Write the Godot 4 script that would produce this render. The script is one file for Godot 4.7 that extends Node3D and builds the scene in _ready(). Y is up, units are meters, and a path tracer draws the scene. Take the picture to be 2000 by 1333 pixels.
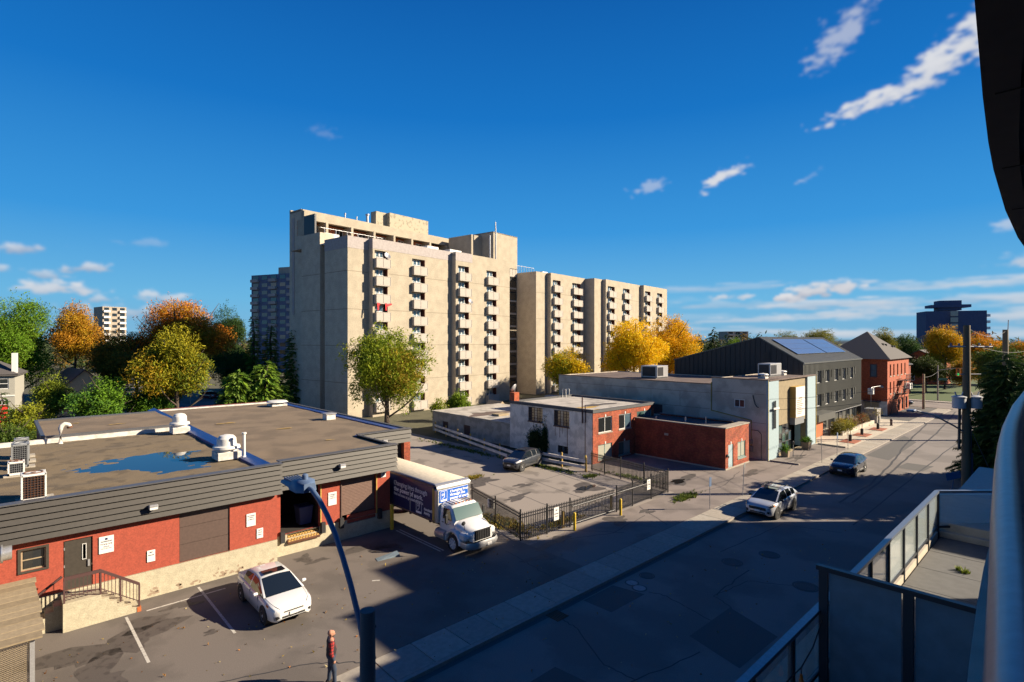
extends Node3D
# World: x runs along the street, d (= -z) across it away from the viewer's building, y up, metres.
var M := {}
var T := {}
var taken := {}
var rng := RandomNumberGenerator.new()
var X := Transform3D()          # frame that the shape helpers draw in
var box_cache := {}

func V(x: float, d: float, h: float) -> Vector3:
	return Vector3(x, h, -d)

func lin(r: float, g: float, b: float) -> Color:
	return Color(r, g, b).linear_to_srgb()

func rnd(a: float, b: float) -> float:
	return rng.randf_range(a, b)

# ---------------------------------------------------------------- textures and materials
func noise_tex(key: String, size: int, freq: float, oct: int, lo: float, hi: float, seed_: int, p0 := 0.25, p1 := 0.75, kind := FastNoiseLite.TYPE_SIMPLEX_SMOOTH, warp := 0.0) -> void:
	var n := FastNoiseLite.new()
	n.seed = seed_
	n.noise_type = kind
	n.frequency = freq
	n.fractal_octaves = oct
	if oct <= 1:
		n.fractal_type = FastNoiseLite.FRACTAL_NONE
	if warp > 0.0:
		n.domain_warp_enabled = true
		n.domain_warp_amplitude = warp
		n.domain_warp_frequency = freq * 2.0
	var g := Gradient.new()
	g.set_color(0, lin(lo, lo, lo)); g.set_offset(0, p0)
	g.set_color(1, lin(hi, hi, hi)); g.set_offset(1, p1)
	var t := NoiseTexture2D.new()
	t.width = size; t.height = size
	t.seamless = true
	t.noise = n
	t.color_ramp = g
	T[key] = t

func brick_tex() -> void:
	# courses 1/16 of the tile high; tone and relief of brickwork too far away to pick apart
	var w := 256
	var im := Image.create(w, w, false, Image.FORMAT_RGB8)
	var hm := Image.create(w, w, false, Image.FORMAT_RGB8)
	im.fill(Color(0.62, 0.6, 0.58)); hm.fill(Color(0.2, 0.2, 0.2))
	for r in 16:
		var off := 16 if r % 2 else 0
		for c in 8:
			var k := rnd(0.78, 1.0)
			var col := Color(k, k * rnd(0.88, 1.0), k * rnd(0.84, 1.0))
			for q in [-1, 0]:
				var x0: int = c * 32 + off + q * w
				im.fill_rect(Rect2i(x0 + 1, r * 16 + 1, 30, 14).intersection(Rect2i(0, 0, w, w)), col)
				hm.fill_rect(Rect2i(x0 + 1, r * 16 + 1, 30, 14).intersection(Rect2i(0, 0, w, w)), Color(0.8, 0.8, 0.8))
	T["brick"] = ImageTexture.create_from_image(im)
	T["brick_h"] = ImageTexture.create_from_image(hm)

func mat(key: String, r: float, g: float, b: float, rough := 0.85, tex := "", scale := 1.0, o := {}) -> StandardMaterial3D:
	var m := StandardMaterial3D.new()
	m.resource_name = key
	m.albedo_color = lin(r, g, b)
	m.roughness = rough
	m.cull_mode = BaseMaterial3D.CULL_DISABLED
	m.metallic = o.get("metal", 0.0)
	m.metallic_specular = o.get("spec", 0.5)
	if tex:
		m.albedo_texture = T[tex]
		m.uv1_triplanar = true
		m.uv1_world_triplanar = o.get("world", true)
		m.uv1_scale = o.get("uvs", Vector3.ONE * scale)
		m.uv1_triplanar_sharpness = 8.0
	if o.has("detail"):
		m.detail_enabled = true
		m.detail_blend_mode = BaseMaterial3D.BLEND_MODE_MUL
		m.detail_albedo = T[o.detail]
		m.detail_uv_layer = BaseMaterial3D.DETAIL_UV_2
		m.uv2_triplanar = true
		m.uv2_world_triplanar = o.get("world", true)
		m.uv2_scale = o.get("duvs", Vector3.ONE * o.get("dscale", 0.1))
		m.uv2_triplanar_sharpness = 8.0
	if o.has("bump"):
		m.heightmap_enabled = true
		m.heightmap_texture = T[o.bump]
		m.heightmap_scale = o.get("bumps", 1.0)
		if not tex:
			m.uv1_triplanar = true
			m.uv1_world_triplanar = o.get("world", true)
			m.uv1_scale = Vector3.ONE * scale
	if o.has("coat"):
		m.clearcoat_enabled = true
		m.clearcoat = o.coat
		m.clearcoat_roughness = 0.06
	if o.has("back"):
		m.backlight_enabled = true
		m.backlight = Color(o.back, o.back, o.back).linear_to_srgb()
	if o.has("vc"):
		m.vertex_color_use_as_albedo = true
	if o.has("alpha"):
		m.transparency = BaseMaterial3D.TRANSPARENCY_ALPHA
		m.albedo_color.a = o.alpha
	M[key] = m
	return m

# ---------------------------------------------------------------- nodes
func numbered(n: String, parent: Node) -> String:
	var key := str(parent.get_instance_id()) + "/" + n
	var k: int = taken.get(key, 0)
	taken[key] = k + 1
	return n if k == 0 else "%s_%03d" % [n, k]

func tag(o: Node, label: String, category := "", group := "", kind := "") -> Node:
	if label: o.set_meta("label", label)
	if category: o.set_meta("category", category)
	if group: o.set_meta("group", group)
	if kind: o.set_meta("kind", kind)
	return o

func thing(called: String, label: String, category: String, at := Vector3.ZERO, turn := 0.0, group := "") -> Node3D:
	var o := Node3D.new()
	o.name = numbered(called, self)
	add_child(o, true)
	o.position = at
	o.rotation.y = turn
	tag(o, label, category, group)
	return o

func mb() -> SurfaceTool:
	var st := SurfaceTool.new()
	st.begin(Mesh.PRIMITIVE_TRIANGLES)
	st.set_smooth_group(-1)
	return st

func done(st: SurfaceTool) -> ArrayMesh:
	st.generate_normals()
	return st.commit()

func put(called: String, mesh: Mesh, m: Material, parent: Node = null, at := Vector3.ZERO, rot := Vector3.ZERO) -> MeshInstance3D:
	var p: Node = parent if parent else self
	var o := MeshInstance3D.new()
	o.mesh = mesh
	o.material_override = m
	o.name = numbered(called, p)
	o.position = at
	o.rotation = rot
	p.add_child(o, true)
	return o

func obj(called: String, st: SurfaceTool, m: Material, parent: Node = null) -> MeshInstance3D:
	return put(called, done(st), m, parent)

func dup(o: Node3D, at: Vector3, turn: float, label := "", group := "") -> Node3D:
	var c := o.duplicate() as Node3D
	c.name = numbered(str(o.name).rstrip("0123456789").trim_suffix("_"), self)
	add_child(c, true)
	c.position = at
	c.rotation.y = turn
	if label: c.set_meta("label", label)
	if group: c.set_meta("group", group)
	return c

# ---------------------------------------------------------------- shapes
func tri(st: SurfaceTool, a: Vector3, b: Vector3, c: Vector3) -> void:
	st.add_vertex(X * a); st.add_vertex(X * b); st.add_vertex(X * c)

func quad(st: SurfaceTool, a: Vector3, b: Vector3, c: Vector3, d: Vector3) -> void:
	tri(st, a, b, c)
	tri(st, a, c, d)

func hexa(st: SurfaceTool, p: Array) -> void:   # p[0..3] bottom ring, p[4..7] top ring, counter-clockwise seen from above
	st.set_smooth_group(-1)
	quad(st, p[4], p[7], p[6], p[5])
	quad(st, p[0], p[1], p[2], p[3])
	for i in 4:
		var j := (i + 1) % 4
		quad(st, p[i], p[i + 4], p[j + 4], p[j])

func bx(st: SurfaceTool, x0: float, x1: float, d0: float, d1: float, h0: float, h1: float) -> void:
	hexa(st, [V(x0, d0, h0), V(x1, d0, h0), V(x1, d1, h0), V(x0, d1, h0), V(x0, d0, h1), V(x1, d0, h1), V(x1, d1, h1), V(x0, d1, h1)])

func cb(st: SurfaceTool, c: Vector3, s: Vector3, bev := 0.0) -> void:   # box about its centre, edges chamfered by bev
	var h := s * 0.5
	if bev <= 0.0:
		hexa(st, [c + Vector3(-h.x, -h.y, h.z), c + Vector3(h.x, -h.y, h.z), c + Vector3(h.x, -h.y, -h.z), c + Vector3(-h.x, -h.y, -h.z), c + Vector3(-h.x, h.y, h.z), c + Vector3(h.x, h.y, h.z), c + Vector3(h.x, h.y, -h.z), c + Vector3(-h.x, h.y, -h.z)])
		return
	st.set_smooth_group(-1)
	var i := h - Vector3.ONE * bev
	for s1 in [-1, 1]:
		quad(st, c + Vector3(s1 * h.x, -i.y, -i.z), c + Vector3(s1 * h.x, i.y, -i.z), c + Vector3(s1 * h.x, i.y, i.z), c + Vector3(s1 * h.x, -i.y, i.z))
		quad(st, c + Vector3(-i.x, s1 * h.y, -i.z), c + Vector3(i.x, s1 * h.y, -i.z), c + Vector3(i.x, s1 * h.y, i.z), c + Vector3(-i.x, s1 * h.y, i.z))
		quad(st, c + Vector3(-i.x, -i.y, s1 * h.z), c + Vector3(i.x, -i.y, s1 * h.z), c + Vector3(i.x, i.y, s1 * h.z), c + Vector3(-i.x, i.y, s1 * h.z))
		for s2 in [-1, 1]:
			quad(st, c + Vector3(s1 * h.x, s2 * i.y, -i.z), c + Vector3(s1 * i.x, s2 * h.y, -i.z), c + Vector3(s1 * i.x, s2 * h.y, i.z), c + Vector3(s1 * h.x, s2 * i.y, i.z))
			quad(st, c + Vector3(-i.x, s1 * h.y, s2 * i.z), c + Vector3(-i.x, s1 * i.y, s2 * h.z), c + Vector3(i.x, s1 * i.y, s2 * h.z), c + Vector3(i.x, s1 * h.y, s2 * i.z))
			quad(st, c + Vector3(s1 * h.x, -i.y, s2 * i.z), c + Vector3(s1 * i.x, -i.y, s2 * h.z), c + Vector3(s1 * i.x, i.y, s2 * h.z), c + Vector3(s1 * h.x, i.y, s2 * i.z))
			for s3 in [-1, 1]:
				tri(st, c + Vector3(s1 * h.x, s2 * i.y, s3 * i.z), c + Vector3(s1 * i.x, s2 * h.y, s3 * i.z), c + Vector3(s1 * i.x, s2 * i.y, s3 * h.z))

func box_mesh(x: float, y: float, z: float, bev := 0.0) -> ArrayMesh:
	var key := "%.3f %.3f %.3f %.3f" % [x, y, z, bev]
	if not box_cache.has(key):
		var keep := X
		X = Transform3D()
		var st := mb()
		cb(st, Vector3.ZERO, Vector3(x, y, z), bev)
		box_cache[key] = done(st)
		X = keep
	return box_cache[key]

func ring(c: Vector3, dir: Vector3, r: float, n: int, up := Vector3.UP) -> PackedVector3Array:
	var a := dir.cross(up)
	if a.length() < 0.01:
		a = dir.cross(Vector3.RIGHT)
	a = a.normalized()
	var b := a.cross(dir).normalized()
	var out := PackedVector3Array()
	for i in n:
		var t := TAU * i / n
		out.append(c + a * cos(t) * r + b * sin(t) * r)
	return out

func tube(st: SurfaceTool, pts: Array, radii: Variant, n := 8, caps := true) -> void:
	var rings := []
	for i in pts.size():
		var p: Vector3 = pts[i]
		var q: Vector3 = pts[mini(i + 1, pts.size() - 1)]
		var o: Vector3 = pts[maxi(i - 1, 0)]
		var r: float = radii[i] if radii is Array else radii
		rings.append(ring(p, (q - o).normalized(), r, n))
	st.set_smooth_group(1)
	for i in rings.size() - 1:
		for k in n:
			var l := (k + 1) % n
			quad(st, rings[i][k], rings[i + 1][k], rings[i + 1][l], rings[i][l])
	if caps:
		st.set_smooth_group(-1)
		for e in [0, rings.size() - 1]:
			for k in range(1, n - 1):
				tri(st, rings[e][0], rings[e][k], rings[e][k + 1])

func lathe(st: SurfaceTool, at: Vector3, prof: Array, n := 16, axis := Vector3.UP) -> void:   # prof of Vector2(radius, height)
	var rings := []
	for p in prof:
		rings.append(ring(at + axis * p.y, axis, maxf(p.x, 0.0005), n, Vector3.RIGHT if absf(axis.y) > 0.9 else Vector3.UP))
	for i in rings.size() - 1:
		st.set_smooth_group(10 + i)
		for k in n:
			var l := (k + 1) % n
			quad(st, rings[i][k], rings[i + 1][k], rings[i + 1][l], rings[i][l])

func prism(st: SurfaceTool, pts: PackedVector2Array, h0: float, h1: float) -> void:   # outline in (x, d)
	st.set_smooth_group(-1)
	var idx := Geometry2D.triangulate_polygon(pts)
	for i in range(0, idx.size(), 3):
		var a := pts[idx[i]]; var b := pts[idx[i + 1]]; var c := pts[idx[i + 2]]
		tri(st, V(a.x, a.y, h1), V(b.x, b.y, h1), V(c.x, c.y, h1))
		if h1 - h0 > 0.001:
			tri(st, V(a.x, a.y, h0), V(c.x, c.y, h0), V(b.x, b.y, h0))
	if h1 - h0 > 0.001:
		for i in pts.size():
			var a := pts[i]; var b := pts[(i + 1) % pts.size()]
			quad(st, V(a.x, a.y, h0), V(a.x, a.y, h1), V(b.x, b.y, h1), V(b.x, b.y, h0))

func loft(st: SurfaceTool, secs: Array, caps := true, closed := false, pick: Variant = null) -> void:
	st.set_smooth_group(1)
	var n: int = secs[0].size()
	for i in secs.size() - 1:
		for k in (n if closed else n - 1):
			if pick != null and not (pick as Callable).call(i, k):
				continue
			var l := (k + 1) % n
			quad(st, secs[i][k], secs[i + 1][k], secs[i + 1][l], secs[i][l])
	if caps:
		st.set_smooth_group(-1)
		for e in [0, secs.size() - 1]:
			for k in range(1, n - 1):
				tri(st, secs[e][0], secs[e][k], secs[e][k + 1])

func on_loft(secs: Array, i: float, k: float) -> Vector3:
	var a := clampi(int(i), 0, secs.size() - 2); var c := clampi(int(k), 0, secs[0].size() - 2)
	var u := i - a; var v := k - c
	var p: Vector3 = secs[a][c]; var q: Vector3 = secs[a + 1][c]; var r: Vector3 = secs[a][c + 1]; var s: Vector3 = secs[a + 1][c + 1]
	return p.lerp(q, u).lerp(r.lerp(s, u), v)

# a panel laid on a lofted skin, proud of it by off: corners in (station, ring) numbers, going round
func patch(st: SurfaceTool, secs: Array, q: Array, off: float, centre: Vector3, n := 5) -> void:
	st.set_smooth_group(1)
	var g := []
	for a in n + 1:
		var row := []
		for b in n + 1:
			var u := float(a) / n; var v := float(b) / n
			var e0: Vector2 = (q[0] as Vector2).lerp(q[1], u); var e1: Vector2 = (q[3] as Vector2).lerp(q[2], u)
			var t := e0.lerp(e1, v)
			var p := on_loft(secs, t.x, t.y)
			var nn := (on_loft(secs, t.x + 0.05, t.y) - on_loft(secs, t.x - 0.05, t.y)).cross(on_loft(secs, t.x, t.y + 0.05) - on_loft(secs, t.x, t.y - 0.05)).normalized()
			if nn.dot(p - centre) < 0: nn = -nn
			row.append(p + nn * off)
		g.append(row)
	for a in n:
		for b in n:
			quad(st, g[a][b], g[a + 1][b], g[a + 1][b + 1], g[a][b + 1])

func blob(cx: float, cd: float, rx: float, rd: float, seed_: int, n := 26, rough := 0.35, turn := 0.0) -> PackedVector2Array:
	var r := RandomNumberGenerator.new()
	r.seed = seed_
	var ph := [r.randf() * TAU, r.randf() * TAU, r.randf() * TAU]
	var out := PackedVector2Array()
	for i in n:
		var t := TAU * i / n
		var k := 1.0 + rough * (0.5 * sin(2 * t + ph[0]) + 0.35 * sin(3 * t + ph[1]) + 0.3 * sin(5 * t + ph[2]) + r.randf_range(-0.25, 0.25))
		out.append(Vector2(cx, cd) + Vector2(cos(t) * rx * k, sin(t) * rd * k).rotated(turn))
	return out

func strip(st: SurfaceTool, pts: Array, w: float, h: float) -> void:   # a thin painted or tarred line on the ground, pts of Vector2(x, d)
	st.set_smooth_group(-1)
	for i in pts.size() - 1:
		var a: Vector2 = pts[i]; var b: Vector2 = pts[i + 1]
		var nn := (b - a).normalized().orthogonal() * w * 0.5
		quad(st, V(a.x + nn.x, a.y + nn.y, h), V(b.x + nn.x, b.y + nn.y, h), V(b.x - nn.x, b.y - nn.y, h), V(a.x - nn.x, a.y - nn.y, h))

func wobble(pts: Array, amp: float, steps := 6) -> Array:
	var out := []
	for i in pts.size() - 1:
		for k in steps:
			var p: Vector2 = pts[i].lerp(pts[i + 1], float(k) / steps)
			out.append(p + Vector2(rnd(-amp, amp), rnd(-amp, amp)))
	out.append(pts[-1])
	return out

# a wall face with openings: A runs along it, N points out; openings are [a0, a1, h0, h1], each with reveals of that depth
func wall(st: SurfaceTool, o: Vector3, A: Vector3, N: Vector3, a0: float, a1: float, h0: float, h1: float, holes: Array, depth := 0.15) -> void:
	st.set_smooth_group(-1)
	var xs := [a0, a1]
	var hs := [h0, h1]
	for q in holes:
		xs.append_array([q[0], q[1]]); hs.append_array([q[2], q[3]])
	xs.sort(); hs.sort()
	var U := Vector3.UP
	for i in xs.size() - 1:
		if xs[i + 1] - xs[i] < 0.0005: continue
		for j in hs.size() - 1:
			if hs[j + 1] - hs[j] < 0.0005: continue
			var mx: float = (xs[i] + xs[i + 1]) * 0.5
			var mh: float = (hs[j] + hs[j + 1]) * 0.5
			var open := false
			for q in holes:
				if mx > q[0] and mx < q[1] and mh > q[2] and mh < q[3]:
					open = true
					break
			if not open:
				quad(st, o + A * xs[i] + U * hs[j], o + A * xs[i] + U * hs[j + 1], o + A * xs[i + 1] + U * hs[j + 1], o + A * xs[i + 1] + U * hs[j])
	for q in holes:
		var b := -N * depth
		var p0: Vector3 = o + A * q[0] + U * q[2]; var p1: Vector3 = o + A * q[1] + U * q[2]
		var p2: Vector3 = o + A * q[1] + U * q[3]; var p3: Vector3 = o + A * q[0] + U * q[3]
		quad(st, p0, p0 + b, p1 + b, p1); quad(st, p1, p1 + b, p2 + b, p2)
		quad(st, p2, p2 + b, p3 + b, p3); quad(st, p3, p3 + b, p0 + b, p0)

func slab_on(st: SurfaceTool, o: Vector3, A: Vector3, N: Vector3, a0: float, a1: float, h0: float, h1: float, n0: float, n1: float) -> void:   # a block on a wall plane, from n0 to n1 along its normal
	var f := func(a: float, n: float, h: float) -> Vector3: return o + A * a + N * n + Vector3.UP * h
	hexa(st, [f.call(a0, n1, h0), f.call(a1, n1, h0), f.call(a1, n0, h0), f.call(a0, n0, h0), f.call(a0, n1, h1), f.call(a1, n1, h1), f.call(a1, n0, h1), f.call(a0, n0, h1)])

# a window: frame bars as the part, panes as its sub-parts; back is how deep behind the wall plane the frame's face sits
func window(parent: Node, o: Vector3, A: Vector3, N: Vector3, a0: float, a1: float, h0: float, h1: float, cols: int, rows: int, fm: Material, gm: Variant, back := 0.1, fw := 0.06, called := "window") -> MeshInstance3D:
	var st := mb()
	slab_on(st, o, A, N, a0, a0 + fw, h0, h1, -back - 0.06, -back)
	slab_on(st, o, A, N, a1 - fw, a1, h0, h1, -back - 0.06, -back)
	slab_on(st, o, A, N, a0 + fw, a1 - fw, h0, h0 + fw, -back - 0.06, -back)
	slab_on(st, o, A, N, a0 + fw, a1 - fw, h1 - fw, h1, -back - 0.06, -back)
	var iw := (a1 - a0 - 2 * fw) / cols
	var ih := (h1 - h0 - 2 * fw) / rows
	var b := fw * 0.4
	for i in range(1, cols):
		var x := a0 + fw + iw * i
		slab_on(st, o, A, N, x - b, x + b, h0 + fw, h1 - fw, -back - 0.05, -back - 0.005)
	for j in range(1, rows):
		var y := h0 + fw + ih * j
		slab_on(st, o, A, N, a0 + fw, a1 - fw, y - b, y + b, -back - 0.048, -back - 0.007)
	var w := obj(called, st, fm, parent)
	for i in cols:
		for j in rows:
			var p := mb()
			slab_on(p, o, A, N, a0 + fw + iw * i + b, a0 + fw + iw * (i + 1) - b, h0 + fw + ih * j + b, h0 + fw + ih * (j + 1) - b, -back - 0.04, -back - 0.03)
			var g: Material = gm[(i + j * cols) % gm.size()] if gm is Array else gm
			obj("pane", p, g, w)
	return w

func text(parent: Node, s: String, size: float, m: Material, at: Vector3, rot: Vector3, bold := false, called := "lettering", align := HORIZONTAL_ALIGNMENT_LEFT) -> MeshInstance3D:
	var t := TextMesh.new()
	var f := SystemFont.new()
	f.font_names = PackedStringArray(["Droid Sans"])
	f.font_weight = 700 if bold else 400
	t.font = f
	t.text = s
	t.font_size = 32
	t.pixel_size = size / 32.0
	t.depth = 0.006
	t.horizontal_alignment = align
	t.line_spacing = -4.0
	return put(called, t, m, parent, at, rot)

# ---------------------------------------------------------------- sky
func sky_image() -> ImageTexture:
	var w := 2048
	var h := 1024
	var px := PackedFloat32Array()
	px.resize(w * h * 3)
	var stops := [[0.0, 0.22, 0.47, 0.68], [4.0, 0.15, 0.47, 0.76], [11.0, 0.045, 0.31, 0.72], [22.0, 0.010, 0.175, 0.56], [36.0, 0.004, 0.092, 0.37], [60.0, 0.002, 0.05, 0.24], [90.0, 0.002, 0.045, 0.21]]
	var e := 0.385          # the stops are as the eye sees them at exposure 2.6
	for y in h:
		var el := 90.0 - (y + 0.5) / h * 180.0
		var c := Vector3(0.10, 0.11, 0.12)
		if el > 0.0:
			for i in stops.size() - 1:
				if el <= stops[i + 1][0]:
					var t: float = (el - stops[i][0]) / (stops[i + 1][0] - stops[i][0])
					c = Vector3(stops[i][1], stops[i][2], stops[i][3]).lerp(Vector3(stops[i + 1][1], stops[i + 1][2], stops[i + 1][3]), t)
					break
		c *= e
		for x in w:
			var k := (y * w + x) * 3
			px[k] = c.x; px[k + 1] = c.y; px[k + 2] = c.z
	var n := FastNoiseLite.new()
	n.seed = 11; n.frequency = 0.55; n.fractal_octaves = 5; n.noise_type = FastNoiseLite.TYPE_SIMPLEX_SMOOTH
	# azimuth and elevation of the middle, half width and height in degrees, tilt, thickness, greyness of the underside, streakiness
	var clouds := [[74.6, 25.6, 3.6, 1.7, 35, 0.5, 0.1, 1.4], [76.6, 20.0, 4.4, 1.0, 14, 0.95, 0.2, 1.2], [81.3, 21.6, 3.6, 1.6, 30, 0.95, 0.25, 1.2], [84.5, 23.4, 3.2, 2.0, 30, 0.9, 0.25, 1.2],
		[64.3, 15.5, 2.5, 0.8, 25, 0.95, 0.15, 1.3], [57.2, 15.1, 1.9, 0.8, 10, 0.4, 0.1, 1.2], [71.5, 14.6, 1.7, 0.35, 22, 0.42, 0.1, 1.4], [86.8, 6.1, 2.4, 0.65, 2, 0.85, 0.35, 1.2], [85.8, 9.1, 1.3, 0.7, 20, 0.5, 0.1, 1.3],
		[72.0, 4.4, 2.0, 0.75, 4, 1.0, 0.75, 0.8], [74.6, 4.7, 1.5, 0.75, 0, 1.0, 0.5, 0.8], [70.2, 3.9, 1.5, 0.55, 0, 1.0, 0.8, 0.8], [65.5, 4.2, 2.6, 0.35, 0, 0.8, 0.35, 1.0],
		[3.5, 4.1, 2.6, 0.85, 0, 0.85, 0.5, 0.9], [5.2, 5.9, 1.8, 0.5, 6, 0.75, 0.85, 0.9], [11.0, 3.7, 2.8, 0.55, -4, 0.7, 0.6, 0.9], [0.8, 7.0, 2.2, 0.5, 10, 0.75, 0.85, 0.9], [6.2, 3.4, 1.2, 0.4, 0, 0.6, 0.8, 0.9], [-0.6, 5.4, 1.8, 0.4, 0, 0.6, 0.8, 0.9], [2.4, 5.2, 1.4, 0.35, 0, 0.6, 0.85, 0.9], [24.1, 19.8, 1.4, 0.7, 0, 0.12, 0.1, 1.5], [8.0, 2.4, 5.0, 0.7, 0, 0.55, 0.8, 1.0], [9.5, 8.4, 2.2, 0.4, 0, 0.2, 0.6, 1.2]]
	var r := RandomNumberGenerator.new()
	r.seed = 5
	for i in 46:   # the same fair-weather clouds go on all round
		clouds.append([r.randf_range(100, 335), 3.0 + 30.0 * pow(r.randf(), 2.0), r.randf_range(1.5, 4.5), r.randf_range(0.4, 1.3), r.randf_range(-5, 30), r.randf_range(0.4, 0.95), r.randf_range(0.1, 0.6), 1.2])
	for az in range(60, 300, 6):   # thin layered cloud low on the sunny side
		for k in 4:
			clouds.append([az + r.randf_range(-3, 3), 0.7 + k * 1.35 + r.randf_range(-0.4, 0.4), r.randf_range(4, 9), r.randf_range(0.28, 0.6), r.randf_range(-2, 2), r.randf_range(0.35, 0.75) * clampf((az - 56) / 14.0, 0, 1), r.randf_range(0.15, 0.55), 0.9])
	for cl in clouds:
		var rw: float = cl[2] * 1.7
		var rh: float = cl[3] * 2.2 + cl[2] * absf(sin(deg_to_rad(cl[4]))) * 1.5
		var x0 := int(floor((cl[0] - rw) / 360.0 * w))
		var x1 := int(floor((cl[0] + rw) / 360.0 * w))
		var y0 := maxi(0, int((90.0 - cl[1] - rh) / 180.0 * h))
		var y1 := mini(h / 2 - 1, int((90.0 - cl[1] + rh) / 180.0 * h))
		var ct := cos(deg_to_rad(cl[4])); var sn := sin(deg_to_rad(cl[4]))
		var stretch: float = 3.0 if cl[3] < 0.62 and cl[2] > 3.9 else 1.0
		for y in range(y0, y1 + 1):
			var el := 90.0 - (y + 0.5) / h * 180.0
			for xx in range(x0, x1 + 1):
				var x := posmod(xx, w)
				var az := (xx + 0.5) / w * 360.0
				var dx: float = az - cl[0]; var dy: float = el - cl[1]
				var u: float = (dx * ct + dy * sn) / cl[2]
				var v: float = (-dx * sn + dy * ct) / cl[3]
				if v < 0: v *= 1.35
				var q := 1.0 - sqrt(u * u + v * v)
				if q < -0.75: continue
				var f := n.get_noise_3d(az * 1.1 / stretch + cl[4], el * 2.2 * (1.0 + 0.5 * (stretch - 1.0)), cl[0])
				var a: float = smoothstep(0.0, 0.55 * cl[7], q * 0.9 + f * 0.95) * cl[5]
				if a <= 0.003: continue
				var shade: float = clampf(0.5 - v * 0.55 - f * 0.6, 0.0, 1.0) * cl[6]
				var lit := Vector3(0.74, 0.75, 0.78).lerp(Vector3(0.24, 0.29, 0.42), shade) * e
				var k := (y * w + x) * 3
				px[k] = lerpf(px[k], lit.x, a); px[k + 1] = lerpf(px[k + 1], lit.y, a); px[k + 2] = lerpf(px[k + 2], lit.z, a)
	return ImageTexture.create_from_image(Image.create_from_data(w, h, false, Image.FORMAT_RGBF, px.to_byte_array()))

func _ready() -> void:
	rng.seed = 7
	var cam := Camera3D.new()
	cam.name = "camera"
	add_child(cam)
	cam.position = Vector3(0, 11.2, 0)
	cam.rotation_degrees = Vector3(-0.08, -43.25, 0)
	cam.fov = 64.15
	cam.near = 0.05
	cam.far = 4000.0
	cam.current = true
	var we := WorldEnvironment.new()
	var env := Environment.new()
	env.background_mode = Environment.BG_SKY
	var sky := Sky.new()
	var sm := PanoramaSkyMaterial.new()
	sm.panorama = sky_image()
	sm.energy_multiplier = 1.0
	sky.sky_material = sm
	env.sky = sky
	env.tonemap_mode = Environment.TONE_MAPPER_LINEAR
	env.tonemap_exposure = 2.6
	env.sdfgi_enabled = true
	env.ssao_enabled = true
	env.ssil_enabled = true
	we.environment = env
	we.name = "world_environment"
	add_child(we)
	var sun := DirectionalLight3D.new()
	sun.name = "sun"
	sun.light_energy = 1.6
	sun.light_color = Color(1.0, 0.93, 0.82)
	sun.light_angular_distance = 0.5
	sun.shadow_enabled = true
	add_child(sun)
	sun.look_at_from_position(Vector3.ZERO, Vector3(-0.667, -0.446, -0.597))
	materials()
	ground()
	near_building()
	warehouse()
	white_building()
	brick_annex()
	tan_building()
	grey_building()
	red_building()
	tower()
	far_buildings()
	houses()
	trees()
	fences()
	truck()
	cars()
	street_things()
	poles()
	balcony()
	person()
	litter()

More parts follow.
